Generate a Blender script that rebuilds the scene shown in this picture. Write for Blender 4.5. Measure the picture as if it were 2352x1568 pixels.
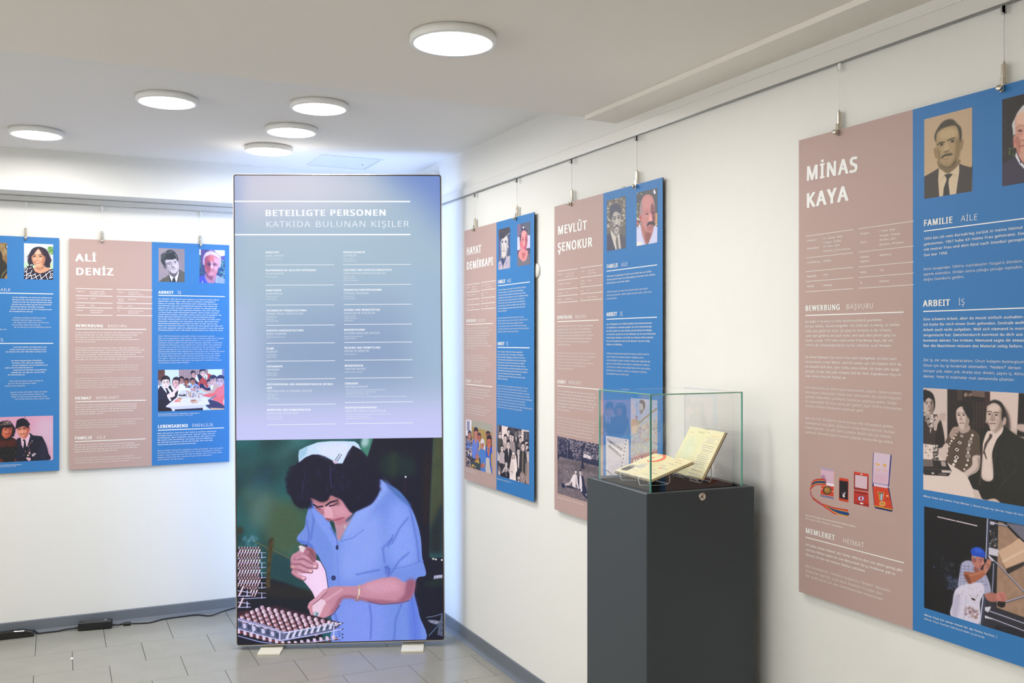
import bpy, math, random
from mathutils import Vector, Matrix
for o in list(bpy.data.objects): bpy.data.objects.remove(o)
SC = bpy.context.scene; COL = SC.collection
# ---------------------------------------------------------------- camera, world, exposure (lamps light the room, see ceiling_lamp)
cam = bpy.data.cameras.new('camera'); camo = bpy.data.objects.new('camera', cam); COL.objects.link(camo); SC.camera = camo
cam.sensor_width = 36.0; cam.lens = 2203.0/2352*36; cam.clip_start = 0.02
camo.location = (0, 0, 1.45); camo.rotation_euler = (math.pi/2, 0, -math.atan(1046/2203.))
LAMP_POWER, BACK_GLOW, FRONT_GLOW = 92.0, 2.9, 1.0
SC.view_settings.view_transform = 'Standard'; SC.view_settings.look = 'None'; SC.view_settings.gamma = 1.0
SC.view_settings.use_curve_mapping = False; SC.view_settings.exposure = 0.0
SC.cycles.use_denoising = True; SC.cycles.max_bounces = 10; SC.cycles.diffuse_bounces = 5; SC.cycles.glossy_bounces = 4; SC.cycles.transparent_max_bounces = 24
SC.cycles.sample_clamp_indirect = 6.0
w = bpy.data.worlds.new('world'); SC.world = w; w.use_nodes = True; w.node_tree.nodes['Background'].inputs[0].default_value = (1.0, .985, .96, 1); w.node_tree.nodes['Background'].inputs[1].default_value = 4.6   # overcast fill light let in by the windows added to the left wall
import math, numpy as np
# ---------------------------------------------------------------- survey of the room (metres, camera at x=0,y=0)
FPX, CAMH, YAW = 2203.0, 1.45, math.atan(1046/2203.)
CY, SY = math.cos(YAW), math.sin(YAW)
def ray(px, py):
    a = (px-1176)/FPX; b = (784-py)/FPX
    return np.array((CY*a+SY, -SY*a+CY, b))
CAM = np.array((0., 0., CAMH))
def onz(px, py, z):
    r = ray(px, py); return CAM + r*((z-CAMH)/r[2])
def onx(px, py, x):
    r = ray(px, py); return CAM + r*(x/r[0])
def ony(px, py, y):
    r = ray(px, py); return CAM + r*(y/r[1])

class Plane:
    """a flat printed face: origin at its top left corner, U to the right, V downwards, N out of it"""
    def __init__(s, O, U, V):
        s.O = np.array(O, float); s.U = np.array(U, float); s.U /= np.linalg.norm(s.U)
        s.V = np.array(V, float); s.V -= s.U*s.V.dot(s.U); s.V /= np.linalg.norm(s.V)
        s.N = np.cross(s.V, s.U)
    def uv(s, px, py):
        r = ray(px, py); t = (s.O-CAM).dot(s.N)/r.dot(s.N); p = CAM+r*t-s.O
        return p.dot(s.U), p.dot(s.V)
    def at(s, u, v, n=0.0):
        return s.O + s.U*u + s.V*v + s.N*n

BW, BH = 0.748, 1.193                      # boards on the right wall
BDIM = {'table': (.783, 1.164), 'hat': (.783, 1.164)}   # the two on the back wall
def board_plane(kind, pos):
    if kind == 'right': return Plane((1.774, pos, 1.9817), (0, -1, 0), (0, 0, -1))
    return Plane((pos, 5.314, 1.968), (1, 0, 0), (0, 0, -1))
BP = {'table': board_plane('back', 0.056), 'hat': board_plane('back', 0.012-.783),
      'women': board_plane('right', 4.272), 'park': board_plane('right', 3.346), 'medal': board_plane('right', 1.967)}
_bl = np.array((0.763, 4.626, 0.02)); _br = np.array((1.670, 4.261, 0.02)); _tl = onz(535, 399.5, 2.237)
_u = (_br-_bl)/np.linalg.norm(_br-_bl)
LBW, LBH = float(np.linalg.norm(_br-_bl)), 2.217
_n = np.cross(_u, (0, 0, 1.)); _U = _u+np.array((0, 0, .0075)); _V = np.cross(_n, _U)   # the box leans a touch to the left
LB = Plane(_bl - _V/np.linalg.norm(_V)*LBH*np.sign(-_V[2]) , _U, _V*np.sign(-_V[2]))

# ---------------------------------------------------------------- a small painter for the printed photographs
def srgb(c):
    c = np.asarray(c, float)/255.; return np.where(c <= .04045, c/12.92, ((c+.055)/1.055)**2.4)
def gblur(m, s):
    if s < .3: return m
    r = int(max(1, round(s*2.5))); k = np.exp(-.5*(np.arange(-r, r+1)/s)**2); k /= k.sum()
    p = np.pad(m, r, mode='edge')
    o = sum(k[i]*p[:, i:i+m.shape[1]] for i in range(2*r+1))
    return sum(k[i]*o[i:i+m.shape[0], :] for i in range(2*r+1))
def vnoise(h, w, cell, rng):
    gh, gw = int(h/cell)+3, int(w/cell)+3; g = rng.random((gh, gw))
    y = np.arange(h)/cell; x = np.arange(w)/cell; yi = y.astype(int); xi = x.astype(int)
    fy = (y-yi)[:, None]; fx = (x-xi)[None]; fy = fy*fy*(3-2*fy); fx = fx*fx*(3-2*fx)
    a = g[yi][:, xi]; b = g[yi][:, xi+1]; c = g[yi+1][:, xi]; d = g[yi+1][:, xi+1]
    return (a*(1-fx)+b*fx)*(1-fy)+(c*(1-fx)+d*fx)*fy
def smooth_pts(p, n=6):
    p = np.asarray(p, float); m = len(p); out = []
    for i in range(m):
        a, b, c, d = p[i-1], p[i], p[(i+1) % m], p[(i+2) % m]
        for k in range(n):
            t = k/n; out.append(.5*((2*b)+(c-a)*t+(2*a-5*b+4*c-d)*t*t+(3*b-a-3*c+d)*t**3))
    return np.array(out)

class Canvas:
    def __init__(s, plane, quad, width, fr, bg, alpha=False, seed=1, side=None):
        """quad: the print's four corners in the frame fr = (x0, y0, scale)"""
        s.pl = plane; s.fr = fr
        q = np.array([plane.uv(fr[0]+x/fr[2], fr[1]+y/fr[2]) for x, y in quad])
        s.u0, s.u1 = (q[0, 0]+q[3, 0])/2, (q[1, 0]+q[2, 0])/2; s.v0, s.v1 = (q[0, 1]+q[1, 1])/2, (q[2, 1]+q[3, 1])/2
        if side is not None: s.v0, s.v1 = q[(1, 0)[side == 'left'], 1], q[(2, 3)[side == 'left'], 1]     # the other side is cut off by the photo's edge
        s.k = width/(s.u1-s.u0); s.w = int(width); s.h = int(round((s.v1-s.v0)*s.k))
        s.im = np.zeros((s.h, s.w, 3)); s.im[:] = bg; s.al = np.zeros((s.h, s.w)) if alpha else None
        s.rng = np.random.default_rng(seed)
        c = np.mean(quad, 0); a = s.m([c])[0]; b = s.m([(c[0], c[1]+50)])[0]; s.s = np.hypot(*(b-a))/50
    def m(s, pts):
        o = []
        for x, y in pts:
            u, v = s.pl.uv(s.fr[0]+x/s.fr[2], s.fr[1]+y/s.fr[2]); o.append(((u-s.u0)*s.k, (v-s.v0)*s.k))
        return np.array(o)
    def mask(s, P, soft):
        b = int(soft*3)+2
        x0 = max(0, int(P[:, 0].min())-b); x1 = min(s.w, int(P[:, 0].max())+b+2); y0 = max(0, int(P[:, 1].min())-b); y1 = min(s.h, int(P[:, 1].max())+b+2)
        if x1 <= x0 or y1 <= y0: return None
        W, H = (x1-x0), (y1-y0)*3
        acc = np.zeros((H, W)); Q = P-np.array((x0, y0)); Q = Q*np.array((1, 3))
        n = len(Q); ys = np.arange(H)+.5; xs = np.arange(W)
        for j in range(H):
            y = ys[j]; a = Q; c = np.roll(Q, -1, 0)
            hit = (a[:, 1] <= y) != (c[:, 1] <= y)
            if not hit.any(): continue
            A = a[hit]; C = c[hit]; X = np.sort(A[:, 0]+(y-A[:, 1])*(C[:, 0]-A[:, 0])/(C[:, 1]-A[:, 1]))
            for i in range(0, len(X)-1, 2): acc[j] += np.clip(X[i+1]-xs, 0, 1)-np.clip(X[i]-xs, 0, 1)
        m = np.clip(acc, 0, 1).reshape(H//3, 3, W).mean(1)
        return (slice(y0, y1), slice(x0, x1)), gblur(m, soft)
    def put(s, r, m, col, a):
        m = (m*a)[..., None]; s.im[r] = s.im[r]*(1-m)+np.asarray(col, float)*m
        if s.al is not None: s.al[r] = np.maximum(s.al[r], m[..., 0])
    def P(s, pts, col, soft=0, a=1., k=0, noise=0, cell=4, ratio=1., col2=None):
        """filled shape; k=1 keeps corners; col2 with noise mixes a second colour in blotches"""
        q = s.m(pts if k else smooth_pts(pts)); r = s.mask(q, soft*s.s)
        if r is None: return s
        sl, m = r
        if noise:
            h, w = m.shape; nz = vnoise(h, int(w*ratio)+1, cell*s.s, s.rng)[:, (np.arange(w)*ratio).astype(int)]
            if col2 is not None: t = np.clip((nz-.5)*noise+.5, 0, 1)[..., None]; col = np.array(col, float)*(1-t)+np.array(col2, float)*t
            else: col = np.array(col, float)+((nz-.5)*noise)[..., None]
        s.put(sl, m, col, a); return s
    def E(s, x, y, rx, ry, col, soft=0, a=1., rot=0, **kw):
        t = np.linspace(0, 2*np.pi, 25)[:-1]; c, n = math.cos(math.radians(rot)), math.sin(math.radians(rot))
        X = rx*np.cos(t); Y = ry*np.sin(t)
        return s.P(np.stack((x+X*c-Y*n, y+X*n+Y*c), 1), col, soft, a, 1, **kw)
    def L(s, pts, wd, col, soft=0, a=1.):
        q = s.m(pts); hw = wd*s.s/2; b = int(hw+soft*s.s*3)+2
        x0 = max(0, int(q[:, 0].min())-b); x1 = min(s.w, int(q[:, 0].max())+b+2); y0 = max(0, int(q[:, 1].min())-b); y1 = min(s.h, int(q[:, 1].max())+b+2)
        if x1 <= x0 or y1 <= y0: return s
        Y, X = np.mgrid[y0:y1, x0:x1]+.5; d = np.full(X.shape, 1e9)
        for i in range(len(q)-1):
            ax, ay = q[i]; vx, vy = q[i+1]-q[i]; t = np.clip(((X-ax)*vx+(Y-ay)*vy)/(vx*vx+vy*vy+1e-9), 0, 1)
            d = np.minimum(d, np.hypot(X-ax-t*vx, Y-ay-t*vy))
        s.put((slice(y0, y1), slice(x0, x1)), np.clip((hw-d)/(1+soft*s.s)+.5, 0, 1), col, a); return s
    def grain(s, amt, cell=1.5, colour=0):
        for c in range(3):
            if c == 0 or colour: n = vnoise(s.h, s.w, cell, s.rng)-.5
            s.im[..., c] += n*amt
        return s
    def speck(s, pts, cols, n, sz, soft=0, a=.8, rot=None, asp=1.):
        """n small dabs scattered in the quad pts"""
        p = np.array(pts, float)
        for i in range(n):
            u, v = s.rng.random(2); q = (p[0]*(1-u)+p[1]*u)*(1-v)+(p[3]*(1-u)+p[2]*u)*v
            s.E(q[0], q[1], sz*(.5+s.rng.random()), sz*asp*(.5+s.rng.random()), cols[int(s.rng.random()*len(cols))], soft, a, rot=(s.rng.random()*180 if rot is None else rot))
        return s
    def face(s, x, y, rx, ry, skin, hair, rot=0, top=.5, long=0, dark=(45, 30, 30), turn=0, tash=0, bald=0):
        """a small head: hair mass, face, ears, brows, eyes, nose, mouth, in the photo's size"""
        c, n = math.cos(math.radians(rot)), math.sin(math.radians(rot)); skin = np.array(skin, float)
        T = lambda a, b: (x+a*rx*c-b*ry*n, y+a*rx*n+b*ry*c)
        if not bald: s.P([T(*q) for q in ((-1.15, .05), (-1.1, -.8), (-.5, -1.35), (.4, -1.38), (1.1, -.85), (1.15, .05), (1.15, .2+long), (.6, .4+long), (-.6, .4+long), (-1.15, .2+long))], hair, rx*.04)
        if not long: s.E(*T(-1, .1), rx*.14, ry*.22, skin*.8, rx*.04, rot=rot); s.E(*T(1, .1), rx*.14, ry*.22, skin*.8, rx*.04, rot=rot)
        s.P([T(*q) for q in ((-.95, -.2), (-.8, -.85), (0, -1.05), (.8, -.85), (.95, -.2), (.85, .4), (.45, .92), (0, 1.03), (-.45, .92), (-.85, .4))], skin, rx*.04)
        s.P([T(*q) for q in ((.3+turn, -.9), (.95, -.5), (.95, .3), (.5, .95), (.55, .2))], skin*.72, rx*.16, .6)
        if not bald: s.P([T(*q) for q in ((-1., -.3), (-1.05, -1), (0, -1.3), (1.05, -1), (1., -.3), (.8, -.6), (.2, -1.2+top), (-.5, -1.1+top), (-.85, -.6))], hair, rx*.05)
        for e in (-.4, .4):
            s.L([T(e-.27+turn, -.22), T(e+turn, -.32), T(e+.24+turn, -.22)], rx*.12, dark, rx*.04, .8)
            s.E(*T(e+turn, -.02), rx*.23, ry*.11, skin*.55, rx*.08, .6, rot); s.E(*T(e+turn, -.03), rx*.1, ry*.075, dark, rx*.03, .9, rot)
        s.P([T(*q) for q in ((-.05+turn, -.1), (.12+turn, .3), (.2+turn, .38), (-.2+turn, .38))], skin*.68, rx*.08, .6); s.L([T(turn, -.1), T(.02+turn, .25)], rx*.08, np.minimum(skin*1.15, 255), rx*.05, .5)
        if tash: s.L([T(-.38+turn, .58), T(turn, .48), T(.38+turn, .58)], rx*.2, dark, rx*.04, .9)
        s.L([T(-.27+turn, .64), T(turn, .67), T(.27+turn, .62)], rx*.11, skin*np.array((.68, .45, .45)), rx*.04, .9); s.E(*T(turn, .85), rx*.2, ry*.05, skin*.8, rx*.08, .6)
        return s
    def out(s): return np.clip(s.im, 0, 255)
# ---------------------------------------------------------------- the printed photographs, painted shape by shape
def pic_icing_worker():
    fr = (530, 1000, 4.612)
    c = Canvas(LB, [(50, 59), (2262, 18), (2275, 2180), (50, 2222)], 960, fr, (30, 84, 92), seed=3)
    c.v1 = LBH; c.u0 = 0; c.u1 = LBW
    D = 1061   # the lower crop's origin in this frame
    # green wall
    c.P([(40, 40), (1500, 20), (1500, 1700), (40, 1700)], (28, 92, 98), k=1, noise=1.6, cell=170, col2=(22, 62, 66))
    c.P([(150, 330), (260, 340), (420, 640), (700, 800), (760, 1100), (560, 1300), (300, 1000), (120, 700)], (78, 104, 92), 60, .7)
    c.P([(430, 700), (780, 780), (760, 1150), (500, 1330), (380, 1000)], (66, 88, 62), 60, .8)
    c.P([(60, 330), (400, 330), (330, 480), (60, 560)], (14, 52, 66), 40, .6)
    c.E(640, 130, 230, 60, (70, 118, 120), 50, .6, -35); c.E(300, 800, 260, 80, (96, 130, 128), 60, .5, -60); c.E(330, 480, 200, 70, (24, 70, 100), 50, .5, -50)
    c.P([(1400, 30), (1520, 25), (1470, 240), (1380, 150)], (64, 128, 110), 8, 1, 1)
    c.E(1430, 70, 40, 55, (190, 215, 225), 14, .8, 20)
    # dark cupboard on the right
    c.P([(1525, 20), (2165, 10), (2130, 700), (2120, 1300), (2290, 1300), (2290, 2300), (1300, 2300), (1300, 800), (1450, 250)], (10, 12, 38), 5, 1, 1)
    c.P([(1600, 240), (1750, 190), (1950, 260), (1960, 420), (1700, 430), (1600, 400)], (16, 40, 44), 30, .9)
    c.P([(1700, 190), (1780, 200), (1760, 430), (1690, 430)], (30, 50, 40), 20, .7)
    c.P([(2060, 250), (2140, 250), (2110, 900), (2060, 900)], (30, 18, 26), 14, .8)
    c.P([(2165, 15), (2262, 12), (2266, 720), (2120, 1020), (2135, 620)], (72, 82, 56), 8, 1, 1, noise=.5, cell=60, col2=(56, 64, 50))
    c.P([(2120, 1000), (2266, 700), (2268, 1260), (2110, 1260)], (22, 26, 34), 30, .9, 1)
    c.L([(1862, 450), (1858, 610)], 8, (60, 24, 60), 3); c.E(1866, 442, 11, 11, (215, 225, 240), 2)
    # behind, bottom left: dark shelf and chain
    c.P([(40, 1420), (560, 1560), (900, 1700), (1000, 2300), (40, 2300)], (13, 18, 36), 14, 1, 1)
    c.P([(330, 1570), (860, 1640), (880, 1740), (330, 1700)], (34, 30, 32), 16, .8)
    c.P([(440, 1240), (640, 1330), (820, 1600), (600, 1560), (430, 1480)], (22, 62, 72), 22, .9)
    c.L([(230, 1120), (370, 1190), (630, 1310)], 11, (92, 96, 70), 3)
    c.P([(400, 1110), (450, 1115), (420, 1360), (410, 1600), (370, 1590), (385, 1330)], (94, 74, 40), 8, 1, noise=.9, cell=26, col2=(48, 42, 30))
    c.speck([(130, 1080), (270, 1080), (270, 1180), (130, 1180)], [(120, 160, 185), (70, 120, 140)], 16, 16, 8, .6)
    c.E(90, 1010, 34, 40, (48, 50, 40), 8, .9)
    # uniform: torso
    blu, lit, dk = (112, 142, 226), (146, 172, 248), (74, 100, 196)
    c.P([(860, 700), (1000, 800), (1150, 1120), (1320, 830), (1560, 490), (1650, 510), (1800, 600), (1920, 760), (1990, 930), (2030, 1100), (2045, 1300), (2085, 1480), (1990, 1520), (1960, 1680), (2010, 1900), (2035, 2220), (1140, 2240), (1080, 1990), (1020, 1640), (960, 1350), (880, 1230), (700, 1110), (780, 980), (800, 860)], blu, 2.5)
    c.P([(1560, 500), (1680, 560), (1400, 900), (1160, 1120), (1120, 1040), (1350, 800)], lit, 22, .8)
    c.P([(1300, 900), (1560, 800), (1640, 1100), (1560, 1420), (1300, 1560), (1150, 1500), (1170, 1180)], (142, 166, 246), 60, .8)
    c.P([(1700, 760), (1850, 740), (1930, 900), (1980, 1300), (1800, 1400), (1680, 1250)], (140, 166, 250), 40, .7)
    c.P([(1160, 1780), (1500, 1700), (1640, 1800), (1600, 2220), (1180, 2220)], (128, 150, 242), 60, .8)
    c.P([(1650, 500), (1800, 590), (1920, 740), (1880, 740), (1700, 580)], (70, 108, 178), 8, .8)
    for q in ([(1905, 740), (1940, 900), (1985, 1120), (2010, 1340)], [(1890, 880), (1800, 990), (1720, 1150)], [(1640, 1350), (1620, 1200), (1720, 1100)],
              [(1610, 1560), (1700, 1480), (1800, 1330), (1900, 1250)], [(1730, 1060), (1680, 1180)], [(870, 760), (880, 900), (850, 1100)], [(1480, 1800), (1500, 1950), (1490, 2160)],
              [(1820, 1800), (1760, 1950), (1740, 2180)], [(1930, 1720), (1960, 1950), (1970, 2180)], [(1340, 1480), (1580, 1430)], [(1110, 1900), (1150, 2050), (1160, 2180)], [(800, 900), (830, 1050), (820, 1180)]):
        c.L(q, 22, dk, 18, .42); c.L(q, 8, dk, 6, .4)
    c.P([(1900, 1760), (1975, 1760), (2030, 2220), (1920, 2220)], (88, 116, 222), 18, .7)
    c.P([(1640, 1410), (1680, 1380), (1700, 1450), (1690, 1500), (1650, 1480)], (88, 112, 205), 8, .8)
    c.L([(1640, 1395), (1700, 1420), (1680, 1470)], 7, (60, 80, 170), 3); c.L([(1660, 1430), (1860, 1400), (2060, 1330)], 6, (90, 118, 214), 3)
    # left sleeve cuff and collar
    c.P([(700, 1110), (850, 1150), (880, 1240), (760, 1160)], (84, 116, 212), 4, .9)
    c.P([(860, 770), (960, 850), (1060, 960), (1130, 1120), (1140, 1290), (1040, 1100), (900, 900)], (126, 154, 240), 6, .9)
    c.L([(1055, 980), (1125, 1100), (1140, 1200)], 8, dk, 3); c.L([(1130, 1190), (1150, 1700), (1130, 1850)], 5, (92, 118, 215), 3, .7)
    c.L([(1160, 1130), (1300, 1090), (1420, 1000)], 7, dk, 4, .7)
    # neck and V of skin
    c.P([(1110, 900), (1250, 920), (1330, 830), (1230, 980), (1150, 1120), (1120, 1020)], (186, 138, 158), 4)
    c.P([(1120, 940), (1250, 900), (1300, 830), (1250, 860), (1150, 930)], (110, 68, 96), 10, .8)
    c.E(1217, 972, 13, 17, (214, 200, 214), 2); c.E(1217, 972, 6, 9, (150, 120, 150), 2)
    c.E(1131, 1192, 15, 26, (30, 40, 92), 2); c.E(1092, 1516, 24, 26, (30, 38, 90), 2); c.E(1090, 1514, 10, 9, (70, 86, 150), 2)
    # face
    c.P([(850, 640), (1000, 600), (1190, 690), (1290, 820), (1240, 880), (1200, 940), (1150, 950), (1070, 905), (1030, 905), (990, 860), (920, 800), (880, 740)], (204, 140, 160), 3)
    c.P([(850, 650), (1000, 640), (1130, 660), (1130, 710), (1010, 740), (900, 730)], (178, 116, 122), 12, .8)
    c.P([(1000, 760), (1060, 760), (1085, 850), (1060, 905), (1010, 890), (990, 850)], (224, 168, 188), 6)
    c.E(1048, 862, 36, 34, (226, 166, 184), 8); c.P([(1080, 890), (1040, 912), (1000, 880), (1060, 885)], (120, 60, 78), 5, .8)
    c.P([(900, 770), (980, 790), (990, 850), (930, 810)], (170, 104, 120), 7, .8)
    c.P([(1100, 740), (1190, 760), (1260, 830), (1180, 860), (1110, 830)], (214, 152, 172), 18, .8)
    c.L([(880, 736), (920, 762), (975, 755)], 15, (28, 16, 50), 3); c.L([(1010, 748), (1060, 712), (1135, 690)], 17, (28, 16, 50), 4)
    c.L([(900, 768), (950, 784)], 8, (70, 34, 60), 3, .8); c.L([(1050, 752), (1100, 742), (1140, 718)], 13, (40, 18, 50), 5)
    c.P([(1100, 700), (1150, 690), (1160, 740), (1110, 745)], (128, 84, 92), 8, .7)
    c.P([(1070, 905), (1130, 884), (1200, 870), (1190, 890), (1130, 912)], (184, 96, 124), 4); c.L([(1075, 906), (1140, 896), (1205, 872)], 5, (110, 44, 70), 2)
    c.P([(1110, 920), (1200, 890), (1240, 870), (1210, 930), (1150, 950)], (176, 112, 134), 7, .8)
    # hair
    hair = (10, 8, 40)
    c.P([(870, 200), (960, 200), (1060, 250), (1150, 290), (1230, 180), (1300, 105), (1390, 160), (1470, 260), (1540, 380), (1570, 480), (1580, 600), (1510, 720), (1400, 780), (1330, 810), (1280, 820), (1230, 760), (1180, 690), (1120, 660), (1060, 640), (1030, 690), (960, 710), (850, 670), (820, 740), (760, 780), (680, 740), (640, 660), (600, 560), (640, 420), (700, 300), (770, 240)], hair, 7)
    for i in range(70):
        a = i*2*math.pi/70; r_ = 1+.05*math.sin(i*2.7); x, y = 1090+470*r_*math.cos(a), 490+300*r_*math.sin(a)
        if (y > 560 and 860 < x < 1290) or (y < 330 and 700 < x < 1320): continue
        c.E(x-10*math.cos(a), y-8*math.sin(a), 44+8*math.sin(i*5.1), 34, hair, 11, .8)
    for i in range(46):
        x, y = 700+c.rng.random()*780, 300+c.rng.random()*380
        if y > 560 and 850 < x < 1240: continue
        c.L([(x, y), (x+20*c.rng.random()-10, y+26), (x+40*c.rng.random()-20, y+56)], 5, (40, 42, 98), 4, .55)
    c.speck([(1040, 300), (1250, 300), (1250, 650), (1040, 600)], [(58, 62, 120), (40, 42, 96)], 60, 9, 4, .6, rot=None, asp=.3)
    c.L([(765, 480), (760, 560), (755, 660)], 9, (44, 46, 104), 6, .7); c.L([(800, 380), (775, 480)], 8, (36, 38, 90), 6, .6); c.L([(1060, 330), (1060, 460), (1070, 560)], 12, (50, 52, 110), 8, .6)
    c.L([(1480, 700), (1520, 700), (1540, 650)], 8, (16, 20, 80), 3)
    # cap
    c.P([(725, 160), (800, 120), (920, 75), (1060, 62), (1200, 62), (1320, 66), (1360, 95), (1390, 155), (1300, 108), (1245, 180), (1190, 300), (1105, 300), (1080, 268), (1000, 222), (930, 204), (860, 205), (790, 235), (720, 290), (716, 210)], (200, 222, 250), 2.5, 1, 1)
    c.P([(725, 160), (820, 120), (800, 200), (722, 280)], (150, 196, 226), 8, .8, 1); c.P([(960, 100), (1250, 90), (1200, 240), (1060, 240), (940, 190)], (222, 228, 252), 20, .8)
    c.L([(1112, 262), (1158, 196)], 6, (30, 40, 90)); c.L([(1132, 272), (1178, 206)], 6, (30, 40, 90)); c.P([(1086, 280), (1120, 262), (1140, 290), (1110, 304)], (206, 186, 214), 2)
    # left hand holding the bag
    sk, skd, skl = (196, 136, 158), (132, 78, 98), (222, 170, 190)
    c.P([(700, 1240), (760, 1190), (840, 1190), (890, 1230), (905, 1310), (880, 1420), (800, 1500), (720, 1500), (650, 1440), (630, 1340), (650, 1270)], sk, 3)
    c.P([(800, 1195), (870, 1210), (905, 1290), (900, 1340), (820, 1280)], (120, 66, 84), 8, .8)
    # icing bag
    c.P([(860, 1330), (900, 1326), (950, 1345), (1000, 1430), (1020, 1540), (1030, 1640), (1000, 1700), (960, 1760), (900, 1740), (860, 1660), (780, 1560), (740, 1520), (700, 1460), (760, 1470), (840, 1440)], (240, 206, 240), 2.5)
    c.P([(900, 1360), (980, 1480), (1000, 1640), (950, 1700), (870, 1600), (860, 1480)], (246, 216, 246), 22, .7); c.L([(960, 1350), (1008, 1440), (1028, 1560), (1034, 1630)], 7, (26, 26, 70), 3, .9)
    for a in ([(690, 1310), (760, 1290), (850, 1330), (905, 1380)], [(660, 1350), (740, 1350), (820, 1390), (905, 1400)], [(650, 1400), (720, 1410), (800, 1440), (850, 1445)], [(660, 1460), (700, 1490), (760, 1520), (775, 1522)]):
        c.L(a, 48, skd, 4); c.L([(x, y-5) for x, y in a], 38, sk, 4); c.L([(x, y-13) for x, y in a[1:]], 12, skl, 6, .7)
    for q in ((890, 1392), (845, 1443), (770, 1518)): c.E(q[0], q[1], 18, 13, (236, 196, 208), 3, .9)
    c.L([(800, 1230), (830, 1270), (880, 1330)], 40, (150, 92, 112), 6); c.E(800, 1245, 34, 30, (176, 112, 136), 5)
    c.P([(715, 1180), (740, 1168), (770, 1180), (790, 1200), (770, 1245), (740, 1240)], (226, 206, 216), 2, 1, 1); c.E(800, 1175, 11, 14, (40, 26, 46), 2); c.E(775, 1165, 12, 6, (70, 50, 60), 2)
    c.L([(655, 1385), (668, 1415)], 7, (222, 190, 130), 1)
    # right forearm and hand
    c.P([(1960, 1540), (1960, 1650), (1900, 1750), (1780, 1778), (1600, 1790), (1450, 1762), (1340, 1740), (1200, 1735), (1150, 1800), (1080, 1900), (960, 1950), (880, 1930), (840, 1860), (850, 1790), (820, 1840), (830, 1780), (940, 1700), (1000, 1640), (1100, 1605), (1340, 1600), (1500, 1550), (1640, 1515), (1760, 1510), (1850, 1560)], sk, 3)
    c.P([(1880, 1540), (1970, 1540), (1960, 1660), (1900, 1750), (1760, 1780), (1850, 1690)], (140, 80, 108), 16, .8)
    c.P([(1200, 1700), (1500, 1740), (1800, 1770), (1600, 1795), (1340, 1745), (1200, 1738), (1140, 1830), (1050, 1920), (1100, 1820)], (150, 90, 116), 10, .8)
    c.P([(1420, 1590), (1650, 1530), (1780, 1560), (1800, 1640), (1600, 1680), (1450, 1660)], (216, 158, 184), 30, .8)
    c.L([(1460, 1765), (1600, 1796), (1800, 1782), (1900, 1755)], 6, (44, 20, 70), 3, .8); c.L([(1155, 1810), (1090, 1900), (1000, 1950)], 7, (40, 22, 70), 3, .8)
    c.L([(1180, 1640), (1060, 1720), (960, 1780)], 30, (214, 160, 182), 12, .8)
    c.P([(880, 1760), (960, 1740), (1010, 1780), (990, 1860), (900, 1960), (870, 1960), (860, 1860)], (234, 200, 222), 3)
    c.L([(1000, 1660), (930, 1730), (850, 1790), (832, 1830)], 46, skd, 4); c.L([(1000, 1654), (932, 1722), (850, 1784), (836, 1822)], 38, (212, 154, 176), 4)
    c.L([(850, 1800), (848, 1860), (868, 1920)], 34, (206, 140, 160), 3); c.P([(1010, 1790), (1060, 1830), (1000, 1930), (930, 1960), (960, 1880)], (204, 142, 162), 4)
    c.P([(885, 1875), (935, 1885), (915, 1950), (870, 1970), (862, 1950)], (120, 140, 160), 2, 1, 1); c.P([(885, 1880), (905, 1880), (885, 1960), (868, 1960)], (200, 214, 226), 2, .8, 1)
    c.L([(1366, 1595), (1374, 1640), (1362, 1700), (1340, 1750)], 15, (190, 172, 150), 2); c.L([(1366, 1640), (1366, 1690)], 12, (236, 228, 214), 2); c.E(1345, 1752, 24, 14, (150, 116, 130), 3)
    # trays of sweets, back stack
    for r in range(5):
        y = 1225+r*107; n = 8 if r < 4 else 5
        c.P([(50, y-15), (300, y+5), (300, y+60), (50, y+70)], (40, 26, 44), 4, 1, 1)
        for j in range(n):
            x = 68+j*30+(r > 3)*60; c.L([(x+22, y-2), (x-4, y+60)], 11, (206, 166, 180), 2); c.L([(x+26, y-12), (x+18, y+10)], 13, (246, 226, 240), 2); c.L([(x+14, y+20), (x+2, y+52)], 5, (246, 220, 232), 1)
            c.L([(x+12, y-40), (x+8, y-20)], 9, (206, 176, 190), 2); c.E(x+26, y-24, 9, 13, (92, 44, 50), 2)
        c.L([(50, y+26), (300, y+22), (366, y+24)], 5, (180, 186, 230)); c.L([(50, y+88), (366, y+72)], 8, (168, 174, 226)); c.L([(322, y+20), (322, y+80)], 8, (190, 196, 240))
    for y in (1650, 1770):
        c.P([(50, y-40), (190, y-10), (200, y+50), (50, y+60)], (30, 24, 44), 3, 1, 1); c.L([(120, y-36), (80, y+50)], 18, (236, 206, 220), 2); c.L([(50, y), (190, y+20)], 8, (200, 200, 240)); c.L([(50, y+60), (200, y+56)], 9, (176, 180, 228)); c.L([(165, y), (165, y+62)], 10, (200, 204, 244))
    # big tray in front
    c.P([(50, 1870), (260, 1850), (470, 1810), (860, 1910), (1190, 1996), (1100, 2060), (600, 2100), (330, 2040), (50, 1990)], (52, 28, 46), 4, 1, 1)
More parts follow.
